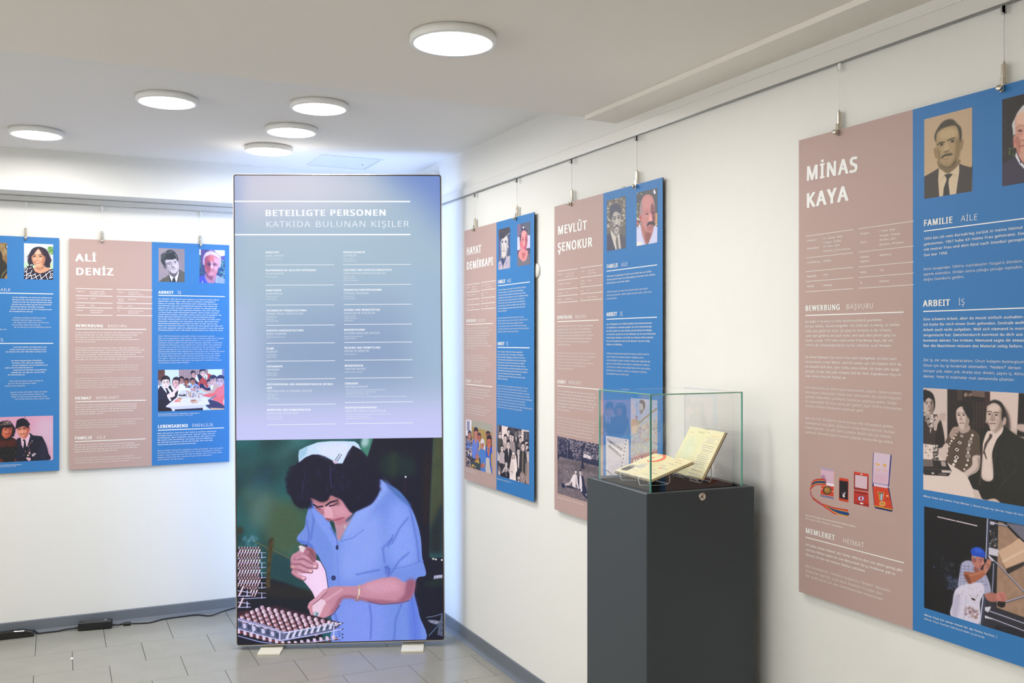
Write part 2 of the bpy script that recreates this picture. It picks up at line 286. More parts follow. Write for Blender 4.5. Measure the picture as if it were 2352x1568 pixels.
    for r in range(8):
        for j in range(12):
            x = 100+j*74+r*-4+(r-7)*-46; y = 1842+j*18+r*33-0; x = 120+(j*72)+(7-r)*20-r*34+60; y = 1828+j*16+r*26
            if x > 1150 or y > 2110 or x < 60: continue
            t = r/7.; c.E(x+12, y+10, 26, 17, (96, 48, 58), 3, .9)
            c.P([(x-12, y-14), (x+18, y-18), (x+26, y+14), (x+2, y+26), (x-14, y+10)], (236, 212, 232) if (j+r) % 3 else (208, 176, 200), 2.5); c.P([(x+8, y-12), (x+22, y-14), (x+27, y+14), (x+12, y+22)], (150, 112, 140), 3, .6)
            if 2 < r < 6: c.E(x+2, y-14, 19, 9, (120, 60, 62), 2.5, .85)
    c.L([(60, 1950), (330, 2020), (560, 2100)], 24, (150, 150, 196), 4); c.L([(560, 2100), (860, 2050), (1190, 1996)], 15, (198, 200, 246), 2); c.L([(60, 1962), (520, 2085)], 8, (206, 206, 246), 2)
    c.P([(60, 1975), (520, 2100), (560, 2110), (1100, 2012), (1100, 2070), (560, 2190), (60, 2060)], (96, 102, 140), 3, 1, 1)
    for j in range(9): x = 85+j*50; c.P([(x-16, 1990+j*14), (x+14, 1994+j*14), (x+20, 2030+j*14), (x-8, 2036+j*14)], (206, 200, 236) if j % 2 else (54, 62, 96), 3)
    for j in range(8): x = 600+j*66; c.P([(x-22, 2160-j*15), (x+14, 2090-j*15), (x+34, 2094-j*15), (x+6, 2160-j*15)], (220, 216, 246), 3); c.P([(x+10, 2150-j*15), (x+34, 2100-j*15), (x+44, 2130-j*15)], (58, 70, 96), 3)
    c.L([(60, 2056), (330, 2130), (520, 2180), (840, 2130), (1190, 2058)], 11, (190, 192, 244), 2); c.L([(228, 2010), (228, 2100)], 13, (206, 206, 248), 2); c.L([(515, 2100), (515, 2190)], 15, (206, 206, 248), 2); c.L([(1096, 2015), (1096, 2150)], 12, (196, 198, 240), 2)
    for j in range(16):
        x = 70+j*68; y = 2080+min(j, 7)*18-max(0, j-9)*10; c.E(x+26, y+16, 28, 18, (96, 46, 54), 3); c.P([(x-14, y-18), (x+16, y-14), (x+18, y+22), (x-10, y+24)], (222, 200, 226), 3)
    c.L([(60, 2130), (300, 2195), (520, 2225)], 10, (150, 156, 220), 3); c.L([(560, 2222), (860, 2200), (1180, 2150)], 9, (176, 180, 236), 3)
    for y in (1996, 2060, 2115, 2150): c.E(1188, y, 9, 8, (40, 40, 66), 1)
    # right background bits
    c.P([(2170, 1490), (2262, 1480), (2262, 1520), (2165, 1530)], (170, 170, 200), 3, 1, 1, noise=50, cell=12); c.P([(2080, 1560), (2262, 1520), (2262, 1600), (2080, 1600)], (16, 34, 40), 10)
    c.L([(2090, 1935), (2180, 1920), (2262, 1895)], 7, (120, 140, 170), 2); c.P([(2110, 1960), (2230, 1975), (2200, 2010), (2130, 1990)], (120, 126, 150), 4, 1, noise=60, cell=14)
    c.L([(2256, 1900), (2240, 1990), (2180, 2060), (2115, 2130)], 8, (96, 130, 160), 2); c.P([(2225, 1990), (2266, 1900), (2268, 2140), (2205, 2120)], (86, 96, 120), 4, .9, 1, noise=50, cell=12)
    for x, y in ((2162, 1312), (2190, 1318), (2255, 1325)): c.E(x, y, 13, 10, (225, 225, 215), 3)
    return c.grain(22, 2.0, 1)

def pic_curly_woman():
    c = Canvas(BP['hat'], [(718, 248), (1595, 268), (1595, 1335), (722, 1318)], 330, (0, 540, 13.064), (214, 232, 240), seed=4)
    c.P([(700, 520), (1600, 480), (1600, 900), (700, 900)], (200, 200, 210), 40, .9); c.P([(700, 840), (1600, 820), (1600, 1100), (700, 1100)], (176, 226, 184), 30, .9)
    c.P([(1430, 370), (1520, 340), (1600, 370), (1600, 560), (1500, 560), (1440, 470)], (132, 178, 108), 12, 1, noise=1.6, cell=40, col2=(78, 128, 60)); c.speck([(1490, 860), (1560, 860), (1560, 960), (1490, 960)], [(236, 160, 150), (240, 220, 120)], 8, 12, 4)
    bk = (34, 22, 44)
    c.P([(1160, 345), (1290, 370), (1400, 440), (1470, 560), (1510, 660), (1540, 760), (1500, 850), (1500, 960), (1400, 990), (1300, 900), (1000, 900), (960, 930), (880, 900), (830, 780), (850, 640), (900, 520), (960, 420), (1050, 365)], bk, 8)
    for q in ([(900, 560), (840, 620), (815, 660)], [(850, 780), (870, 880), (930, 880)], [(1500, 680), (1540, 760), (1490, 860)]): c.L(q, 14, bk, 5)
    c.P([(1040, 960), (1300, 900), (1360, 960), (1500, 980), (1480, 1060), (1250, 1150), (1080, 1120), (985, 1010)], (206, 152, 124), 6); c.P([(1070, 930), (1200, 990), (1330, 900), (1300, 1000), (1150, 1030)], (150, 92, 66), 16, .7)
    c.P([(1150, 400), (1230, 440), (1300, 540), (1350, 640), (1350, 760), (1310, 870), (1230, 940), (1130, 955), (1040, 900), (980, 800), (950, 680), (960, 600), (1020, 560), (1080, 470)], (214, 158, 128), 6)
    c.P([(1100, 450), (1190, 450), (1220, 560), (1080, 560)], (230, 184, 166), 20, .8); c.P([(1300, 560), (1352, 680), (1340, 800), (1270, 920), (1260, 760)], (160, 98, 66), 20, .8); c.P([(960, 640), (1000, 640), (1040, 760), (1080, 900), (980, 800)], (176, 112, 82), 16, .6)
    c.E(1040, 720, 44, 34, (236, 188, 164), 18, .8); c.E(1230, 720, 50, 34, (232, 180, 156), 18, .8); c.E(1140, 890, 60, 26, (226, 176, 148), 12, .8)
    c.P([(1150, 390), (1070, 480), (1000, 570), (950, 640), (960, 500), (1060, 390)], bk, 8); c.P([(1160, 390), (1210, 470), (1260, 560), (1350, 640), (1340, 520), (1260, 400)], bk, 8); c.L([(1220, 440), (1300, 520), (1320, 560)], 14, (120, 76, 66), 8, .7)
    c.L([(980, 590), (1030, 578), (1075, 600)], 14, (60, 34, 34), 5); c.L([(1160, 596), (1210, 576), (1280, 586)], 14, (60, 34, 34), 5)
    for x in (1030, 1215): c.E(x, 632, 50, 22, (120, 80, 76), 10, .8); c.E(x, 634, 24, 14, (24, 24, 34), 4); c.L([(x-44, 640), (x, 620), (x+44, 638)], 8, (30, 20, 26), 4)
    c.P([(1110, 620), (1125, 720), (1165, 740), (1110, 762), (1070, 745), (1090, 700)], (186, 122, 96), 9, .6); c.E(1118, 725, 22, 24, (238, 192, 160), 8, .8); c.L([(1070, 752), (1110, 764), (1160, 748)], 8, (130, 70, 50), 4)
    c.P([(1050, 796), (1130, 784), (1215, 796), (1180, 836), (1120, 842), (1070, 830)], (166, 84, 70), 4); c.P([(1076, 802), (1140, 796), (1196, 802), (1160, 820), (1100, 820)], (240, 232, 214), 3)
    c.L([(1020, 760), (1035, 830)], 6, (160, 96, 70), 6, .7); c.L([(1235, 750), (1240, 820)], 6, (160, 96, 70), 6, .7)
    c.P([(720, 1000), (800, 940), (960, 880), (1000, 1000), (1060, 1100), (1200, 1150), (1350, 1110), (1480, 1040), (1600, 1000), (1600, 1340), (720, 1340)], (26, 20, 44), 3, 1, 1)
    for q in ([(720, 1060), (790, 960), (830, 1000), (800, 1060), (740, 1100)], [(740, 1110), (800, 1060), (800, 1240), (760, 1330)], [(820, 1160), (930, 1120), (960, 1050)], [(910, 1150), (940, 1220), (940, 1320)], [(720, 1210), (830, 1190), (940, 1220), (1010, 1190), (1060, 1150)], [(800, 1300), (900, 1210)], [(1050, 1150), (1060, 1210), (1110, 1320)], [(950, 1310), (1060, 1260), (1180, 1190), (1210, 1180)], [(1210, 1180), (1220, 1250), (1270, 1330)], [(1190, 1330), (1300, 1250), (1390, 1180), (1480, 1090), (1590, 1055)], [(1370, 1150), (1390, 1230), (1430, 1330)], [(1480, 1080), (1530, 1160)], [(1590, 1140), (1520, 1180), (1480, 1290), (1590, 1270)], [(880, 1000), (940, 970)], [(1590, 1190), (1520, 1270)]):
        c.L(q, 17, (232, 228, 238), 3)
    c.P([(905, 890), (970, 870), (980, 890), (920, 915)], (220, 236, 220), 4)
    return c.grain(10)

def pic_veiled_portrait():
    c = Canvas(BP['hat'], [(-655, 205), (212, 232), (212, 1303), (-655, 1303)], 330, (0, 540, 13.064), (146, 122, 80), seed=5, side='right')
    c.P([(-660, 200), (220, 220), (220, 600), (-660, 600)], (150, 124, 84), 30, 1, noise=40, cell=90)
    c.P([(0, 450), (60, 560), (90, 720), (200, 860), (220, 1310), (-660, 1310), (-660, 1000), (-520, 700), (-440, 430), (-240, 300), (-60, 340)], (34, 34, 30), 8)
    c.P([(-330, 520), (-250, 400), (-120, 400), (-30, 520), (-40, 720), (-110, 860), (-190, 900), (-290, 830), (-340, 680)], (206, 176, 128), 8)
    c.P([(-120, 420), (-30, 540), (-50, 740), (-150, 880), (-100, 640)], (150, 118, 76), 18, .8)
    for x in (-250, -120): c.L([(x-40, 580), (x, 562), (x+40, 580)], 12, (60, 44, 30), 5); c.E(x, 620, 26, 13, (50, 38, 28), 5)
    c.P([(-195, 620), (-170, 720), (-210, 730)], (150, 116, 76), 8, .8); c.L([(-225, 790), (-185, 800), (-140, 788)], 13, (120, 70, 52), 4)
    c.E(215, 350, 60, 75, (60, 50, 38), 10, .9); c.E(220, 345, 30, 45, (232, 222, 206), 4); c.speck([(150, 610), (215, 610), (215, 670), (150, 670)], [(60, 44, 34)], 6, 10, 4)
    c.P([(80, 700), (215, 640), (215, 860)], (130, 92, 56), 20, .8); c.P([(120, 1310), (170, 1200), (215, 1150), (215, 1310)], (160, 116, 56), 12); c.P([(40, 1310), (60, 1180), (215, 1000), (215, 1030), (90, 1200)], (130, 118, 80), 5, .9)
    return c.grain(14)

def pic_man_table():
    c = Canvas(BP['table'], [(128, 133), (955, 160), (955, 1218), (128, 1200)], 330, (355, 560, 13.835), (150, 138, 150), seed=6)
    c.P([(500, 120), (960, 150), (960, 900), (760, 760), (650, 300)], (132, 122, 136), 60, .8); c.E(620, 330, 60, 0+60, (150, 138, 150), 20)
    c.P([(150, 1200), (440, 980), (500, 1210)], (96, 92, 84), 4, 1, 1); c.P([(800, 820), (955, 900), (955, 1220), (720, 1220)], (88, 88, 88), 5, 1, 1); c.P([(440, 975), (470, 980), (540, 1210), (480, 1210)], (34, 42, 56), 4, 1, 1); c.P([(775, 815), (815, 850), (740, 1200), (700, 1215)], (34, 42, 56), 5, 1, 1)
    c.P([(160, 1200), (250, 1110), (430, 1080), (420, 1210)], (84, 80, 66), 14, .8)
    c.P([(460, 980), (600, 1060), (640, 1070), (780, 830), (780, 900), (715, 1180), (690, 1215), (640, 1100), (540, 1190)], (222, 212, 226), 3, 1, 1)
    c.P([(600, 1075), (640, 1070), (650, 1110), (670, 1215), (560, 1215), (570, 1130)], (30, 40, 52), 3)
    c.P([(440, 860), (500, 980), (620, 1060), (700, 990), (760, 840), (600, 800)], (112, 106, 118), 6); c.P([(480, 900), (620, 960), (700, 920), (640, 1050), (540, 1010)], (84, 80, 92), 12, .8)
    c.P([(350, 500), (500, 470), (640, 470), (720, 520), (765, 640), (770, 760), (740, 850), (680, 920), (600, 940), (520, 900), (430, 830), (370, 720)], (190, 180, 196), 5)
    c.P([(350, 520), (400, 640), (440, 800), (540, 910), (430, 830), (360, 720)], (126, 116, 132), 14, .8); c.P([(540, 590), (560, 730), (590, 740), (540, 760), (520, 660)], (110, 102, 116), 12, .7)
    c.P([(470, 700), (520, 800), (500, 860), (440, 760)], (142, 132, 148), 16, .6); c.P([(600, 500), (690, 500), (700, 600), (590, 600)], (214, 206, 220), 20, .7); c.P([(640, 690), (740, 680), (720, 800), (650, 860), (600, 850)], (204, 194, 212), 22, .7)
    hr = (42, 52, 62)
    c.P([(490, 180), (590, 210), (680, 300), (740, 420), (755, 520), (730, 550), (690, 480), (640, 480), (570, 500), (460, 500), (350, 510), (330, 560), (370, 700), (360, 740), (310, 700), (250, 640), (210, 560), (185, 470), (190, 380), (240, 310), (330, 270), (400, 210)], hr, 6)
    c.speck([(200, 320), (560, 200), (560, 270), (200, 480)], [(150, 144, 148), (96, 96, 104), (40, 50, 60)], 90, 16, 4, .7, asp=.5); c.P([(360, 320), (560, 290), (660, 390), (600, 470), (380, 470)], (30, 40, 50), 14, .9); c.L([(640, 320), (700, 420), (690, 460)], 15, (146, 140, 142), 6, .8); c.L([(190, 380), (200, 490)], 22, (150, 142, 146), 7, .6)
    c.L([(390, 650), (430, 600), (500, 580), (540, 600)], 18, (50, 54, 64), 5); c.L([(600, 560), (650, 540), (700, 550)], 16, (50, 54, 64), 5)
    for x, y in ((470, 640), (655, 590)): c.E(x, y, 44, 20, (130, 122, 136), 7, .9, -14); c.E(x, y, 22, 19, (36, 42, 52), 3); c.E(x+26, y+4, 9, 8, (222, 216, 226), 2)
    c.L([(540, 600), (560, 700)], 16, (120, 112, 126), 7, .7); c.P([(545, 735), (590, 730), (640, 740), (600, 765)], (60, 58, 70), 6, .9); c.E(640, 770, 16, 8, (224, 216, 226), 4)
    c.L([(555, 805), (620, 800), (680, 775)], 14, (70, 66, 80), 4); c.L([(590, 830), (660, 815)], 12, (170, 158, 174), 6); c.E(305, 730, 26, 60, (110, 102, 112), 4, rot=-30); c.E(330, 740, 30, 66, (96, 88, 98), 6, rot=-30)
    c.L([(140, 945), (260, 925), (400, 965), (440, 970)], 7, (110, 108, 170), 3, .8); c.L([(180, 1000), (220, 1000), (232, 1040), (225, 1090)], 9, (104, 102, 160), 3, .8); c.L([(350, 1000), (350, 970)], 9, (104, 102, 160), 3, .8); c.speck([(240, 1100), (420, 1050), (420, 1180), (260, 1180)], [(60, 62, 96)], 10, 14, 4, .6)
    c.L([(470, 1000), (560, 1080)], 6, (120, 130, 200), 2, .7); c.L([(130, 140), (955, 165)], 14, (172, 136, 132), 3, .6)
    return c.grain(10)

def pic_white_haired():
    c = Canvas(BP['table'], [(1425, 178), (2232, 200), (2232, 1255), (1425, 1235)], 330, (355, 560, 13.835), (44, 66, 120), seed=7)
    c.P([(1425, 170), (1470, 170), (1470, 355), (1425, 355)], (232, 236, 244), 3, 1, 1); c.P([(1470, 178), (1880, 190), (1880, 300), (1560, 660), (1470, 640)], (78, 66, 134), 8, 1, 1); c.P([(1735, 180), (1880, 190), (1870, 260), (1740, 260)], (140, 112, 190), 6, .9, 1)
    c.P([(1880, 195), (2232, 200), (2232, 370), (2130, 400), (1990, 300)], (226, 232, 222), 5, 1, 1); c.L([(2040, 200), (2040, 340)], 8, (170, 180, 200), 3)
    c.P([(2120, 420), (2232, 380), (2232, 520), (2120, 520)], (98, 84, 176), 8, .9, 1)
    c.speck([(1425, 380), (1475, 380), (1560, 1000), (1425, 1000)], [(40, 120, 116), (38, 60, 120), (60, 150, 120)], 26, 26, 8, .7); c.speck([(2110, 520), (2232, 520), (2232, 1080), (1990, 960)], [(30, 150, 140), (34, 60, 140), (24, 90, 130), (120, 200, 190)], 70, 30, 6, .8, asp=.6)
    c.P([(1425, 1040), (1590, 990), (1640, 1100), (1720, 1240), (1425, 1240)], (58, 74, 190), 5, 1, 1); c.P([(1960, 980), (2080, 1040), (2232, 1110), (2232, 1260), (1920, 1240)], (150, 168, 220), 4, 1, 1)
    for x in (2010, 2070, 2140, 2200): c.L([(x, 1070), (x+16, 1240)], 16, (74, 104, 214), 6, .8)
    c.L([(1530, 1190), (1520, 1235)], 22, (190, 196, 226), 4); c.L([(1590, 1040), (1650, 1180), (1720, 1240)], 18, (100, 130, 240), 4)
    c.P([(1600, 940), (1700, 1000), (1950, 960), (1950, 1080), (1880, 1240), (1720, 1240), (1630, 1100)], (176, 122, 160), 6); c.P([(1610, 960), (1780, 1010), (1880, 1000), (1830, 1140), (1700, 1100)], (120, 70, 104), 16, .8); c.L([(1800, 1060), (1820, 1180)], 14, (110, 70, 100), 7); c.L([(1890, 1010), (1860, 1130)], 12, (206, 160, 190), 8, .7)
    c.P([(1740, 230), (1880, 240), (2010, 300), (2100, 390), (2125, 520), (2100, 700), (2040, 750), (1980, 500), (1620, 420), (1600, 640), (1550, 660), (1535, 560), (1560, 400), (1620, 290)], (190, 170, 226), 6)
    c.P([(1650, 380), (1800, 340), (1940, 380), (2020, 480), (2040, 640), (2010, 850), (1960, 960), (1880, 1010), (1780, 1015), (1680, 960), (1610, 840), (1590, 660), (1610, 500)], (194, 126, 150), 7)
    c.P([(1640, 400), (1760, 360), (1760, 620), (1800, 760), (1740, 900), (1660, 940), (1600, 780), (1590, 560)], (140, 62, 92), 18, .85); c.P([(1880, 430), (2020, 500), (2030, 680), (1960, 860), (1880, 760), (1900, 580)], (222, 168, 196), 24, .8); c.P([(1700, 400), (1860, 390), (1880, 520), (1740, 540)], (206, 104, 116), 22, .7)
    c.P([(1810, 560), (1850, 640), (1870, 740), (1840, 775), (1790, 770), (1780, 640)], (226, 178, 206), 8); c.P([(1680, 620), (1780, 600), (1790, 680), (1700, 700)], (70, 40, 84), 12, .8); c.P([(1850, 620), (1960, 620), (1980, 680), (1880, 690)], (120, 70, 104), 10, .8)
    c.L([(1640, 660), (1700, 560), (1780, 600)], 14, (84, 50, 90), 6, .8); c.L([(1850, 600), (1910, 590), (1980, 640)], 12, (90, 60, 100), 5, .8); c.L([(1840, 660), (1880, 705), (1960, 700), (2020, 660)], 9, (70, 60, 110), 3); c.E(1905, 650, 18, 12, (40, 30, 60), 3); c.E(1725, 650, 18, 12, (36, 24, 50), 4)
    c.L([(1640, 790), (1660, 870)], 18, (220, 110, 90), 8, .8); c.L([(1740, 860), (1820, 858), (1880, 866)], 12, (110, 50, 80), 4); c.L([(1760, 880), (1870, 886)], 14, (206, 150, 176), 6); c.L([(1880, 740), (1900, 860)], 10, (150, 80, 106), 7, .8); c.E(1820, 950, 60, 34, (206, 150, 180), 14, .8); c.L([(1750, 830), (1830, 800), (1880, 830)], 16, (176, 120, 150), 8, .8)
    c.P([(1640, 300), (1780, 250), (1960, 320), (2080, 440), (1960, 400), (1800, 330), (1660, 380)], (206, 190, 236), 10); c.L([(1700, 290), (1760, 330), (1860, 360)], 10, (160, 138, 200), 6, .7); c.L([(1840, 280), (1960, 330), (2060, 420)], 16, (226, 220, 238), 6)
    return c.grain(10)

def pic_dinner():
    c = Canvas(BP['table'], [(110, 127), (2218, 105), (2210, 1390), (110, 1447)], 620, (355, 840, 13.835), (196, 214, 236), seed=8)
    c.P([(100, 120), (325, 120), (330, 480), (100, 500)], (92, 58, 56), 4, 1, 1, noise=26, cell=20); c.P([(770, 120), (1700, 115), (1690, 500), (780, 560)], (160, 138, 148), 5, 1, 1)
    for x in range(800, 1700, 62): c.L([(x, 120), (x-5, 480)], 16, (132, 110, 122), 8, .7)
    c.P([(1700, 110), (2145, 105), (2145, 400), (1700, 340)], (204, 222, 234), 4, 1, 1); c.P([(2145, 105), (2218, 105), (2218, 420), (2145, 400)], (120, 118, 170), 4, 1, 1)
    nv, wh = (34, 32, 62), (224, 226, 246)
    # back pair
    c.P([(1370, 280), (1480, 270), (1560, 380), (1460, 620), (1300, 560), (1300, 420)], (26, 34, 72), 5); c.P([(1270, 360), (1340, 280), (1400, 440), (1420, 540), (1330, 470)], wh, 5); c.face(1245, 290, 68, 105, (206, 160, 160), (30, 28, 54), -20, turn=.2)
    c.P([(1540, 340), (1640, 250), (1760, 260), (1830, 320), (1760, 420), (1720, 640), (1640, 700), (1570, 600), (1380, 660), (1350, 620), (1440, 460)], (176, 66, 68), 5); c.P([(1540, 340), (1620, 260), (1680, 300), (1660, 440)], (206, 226, 242), 4); c.L([(1600, 340), (1640, 420)], 18, (60, 40, 70), 4); c.face(1540, 235, 88, 108, (230, 196, 196), (30, 28, 60), -14); c.P([(1460, 560), (1560, 600), (1640, 700), (1840, 660), (1830, 760), (1600, 790), (1440, 700)], (26, 30, 84), 6)
    # middle men
    c.P([(1110, 640), (1220, 560), (1350, 580), (1420, 680), (1350, 800), (1120, 780)], (126, 160, 234), 6); c.face(1215, 510, 75, 100, (176, 122, 116), (36, 26, 46), -10); c.L([(1240, 620), (1210, 700)], 20, wh, 4)
    c.P([(900, 620), (1000, 590), (1110, 640), (1110, 720), (900, 740)], (40, 40, 66), 6); c.P([(880, 610), (980, 640), (960, 700), (890, 690)], wh, 5); c.face(1010, 520, 70, 95, (156, 92, 78), (40, 26, 40), 8); c.L([(1040, 660), (1050, 580)], 50, (190, 140, 130), 8)
    c.face(848, 480, 75, 110, (196, 140, 140), (32, 24, 44), 6)
    c.P([(760, 590), (900, 600), (1000, 690), (1170, 700), (1170, 770), (980, 790), (860, 800), (740, 980), (700, 980)], wh, 6)
    for a in ([(1150, 735), (1240, 700), (1320, 690)], [(1200, 760), (1300, 770)], [(1370, 740), (1460, 730), (1500, 720)]): c.L(a, 46, (214, 156, 150), 6)
    c.speck([(1180, 640), (1400, 620), (1400, 800), (1180, 800)], [(120, 60, 56), (210, 170, 170), (240, 236, 244), (80, 60, 80)], 40, 16, 4, .8)
    # left men
    c.P([(440, 690), (520, 620), (640, 700), (740, 780), (700, 1010), (560, 1120), (420, 1000)], (28, 22, 40), 5); c.P([(520, 630), (580, 620), (660, 740), (590, 780)], wh, 4); c.face(675, 545, 105, 140, (226, 178, 184), (34, 26, 44), 14, turn=.35); c.P([(560, 560), (600, 560), (620, 680), (740, 660), (690, 700), (620, 700)], (110, 70, 84), 12, .6)
    c.P([(110, 760), (230, 640), (420, 700), (520, 900), (470, 960), (500, 1120), (760, 1010), (600, 1120), (360, 1290), (540, 1370), (560, 1440), (110, 1450)], nv, 4); c.P([(110, 1100), (400, 1060), (600, 1140), (360, 1290), (110, 1300)], (26, 22, 44), 8, .8); c.P([(110, 1300), (500, 1320), (550, 1447), (110, 1447)], (30, 18, 34), 6, 1, 1)
    c.P([(220, 640), (260, 640), (400, 800), (430, 880), (390, 870), (300, 760)], wh, 3); c.P([(400, 700), (440, 700), (540, 820), (500, 880)], wh, 4); c.P([(370, 740), (410, 760), (440, 900), (400, 890)], (24, 22, 40), 3)
    c.face(355, 540, 120, 165, (244, 218, 222), (30, 26, 36), -2); c.L([(440, 940), (600, 860), (720, 720), (760, 680)], 90, (238, 206, 212), 6); c.L([(440, 990), (500, 1090)], 60, wh, 4); c.P([(420, 900), (620, 860), (640, 960), (520, 1010), (420, 1000)], (240, 214, 218), 6); c.P([(110, 460), (180, 470), (190, 600), (110, 640)], (140, 132, 150), 6); c.P([(110, 620), (150, 620), (150, 700), (110, 720)], wh, 4)
    # right men
    c.P([(1780, 680), (1880, 620), (1900, 900), (1560, 800), (1560, 760), (1760, 800)], (198, 170, 160), 6); c.P([(1860, 600), (1960, 560), (2060, 660), (1900, 900), (1700, 900), (1800, 780)], (190, 164, 160), 6); c.L([(1500, 730), (1600, 800), (1760, 850)], 64, (206, 170, 160), 6)
    c.face(1750, 560, 72, 100, (214, 176, 180), (34, 40, 76), -12, turn=-.2); c.face(1870, 470, 105, 130, (214, 178, 186), (42, 46, 84), -6, top=.7, turn=-.3); c.P([(1780, 640), (1860, 620), (1850, 740), (1780, 740)], wh, 4)
    c.P([(2050, 680), (2220, 580), (2220, 1280), (2130, 1270), (2000, 1140), (1840, 1080), (1920, 960), (1760, 1000), (1550, 960), (1540, 900), (1860, 860), (1960, 740)], (226, 104, 112), 4); c.P([(1980, 780), (2200, 660), (2210, 900), (1980, 980)], (222, 118, 140), 30, .7); c.L([(1560, 930), (1440, 900), (1400, 880)], 70, (196, 150, 160), 6)
    c.face(2095, 500, 112, 150, (206, 182, 206), (42, 48, 90), 4, turn=-.25)
    c.P([(1700, 1080), (1840, 1090), (2040, 1160), (2210, 1280), (2210, 1390), (1830, 1390), (1620, 1240)], (52, 52, 96), 5); c.P([(1760, 1330), (2210, 1350), (2210, 1390), (1830, 1400)], (206, 170, 140), 3, 1, 1); c.L([(2215, 1060), (2195, 1150), (2215, 1220)], 30, (230, 214, 226), 4); c.P([(1740, 1050), (1940, 930), (1960, 960), (1780, 1080)], (120, 120, 140), 4)
    # table
    c.P([(720, 990), (1640, 985), (1760, 1220), (1600, 1245), (1620, 1400), (1540, 1410), (1530, 1330), (640, 1375), (640, 1440), (560, 1440), (550, 1350), (370, 1300), (370, 1270)], (222, 220, 248), 3, 1, 1); c.P([(370, 1300), (1600, 1240), (1600, 1250), (1530, 1330), (640, 1375), (550, 1350)], (196, 196, 236), 4, .8, 1); c.P([(640, 1385), (1530, 1335), (1540, 1408), (640, 1435)], (34, 30, 56), 4, 1, 1)
    c.P([(750, 960), (890, 780), (1300, 820), (1540, 960), (1540, 1020), (740, 1020)], (206, 206, 226), 8); c.E(890, 930, 130, 34, (24, 22, 32), 4); c.E(870, 915, 60, 14, (220, 210, 220), 3)
    for x, y in ((1030, 860), (1100, 880), (1150, 920), (1230, 950), (1420, 950)): c.L([(x, y-60), (x, y+60)], 46, (206, 176, 150), 4, .8); c.L([(x-14, y-50), (x-14, y+50)], 14, (96, 70, 60), 3, .8)
    c.speck([(1000, 800), (1560, 800), (1560, 1000), (1000, 1000)], [(80, 60, 70), (230, 226, 240), (206, 150, 90), (130, 150, 220), (190, 90, 80)], 70, 16, 4, .8)
    c.E(730, 1120, 120, 44, (236, 214, 222), 4); c.E(700, 1120, 70, 26, (226, 120, 130), 8); c.E(800, 1040, 80, 26, (190, 130, 90), 6); c.speck([(640, 1040), (860, 1040), (860, 1160), (640, 1160)], [(226, 150, 80), (214, 90, 100), (160, 100, 70)], 22, 14, 4); c.E(1250, 1150, 150, 70, (226, 214, 232), 4); c.E(1260, 1130, 130, 62, (216, 184, 160), 6); c.E(1230, 1100, 90, 30, (160, 110, 84), 10, .9, -8)
    c.speck([(880, 1060), (1640, 1020), (1640, 1190), (880, 1190)], [(150, 150, 190), (190, 140, 130), (120, 140, 220)], 22, 18, 4, .7, asp=.4)
    return c.grain(8)

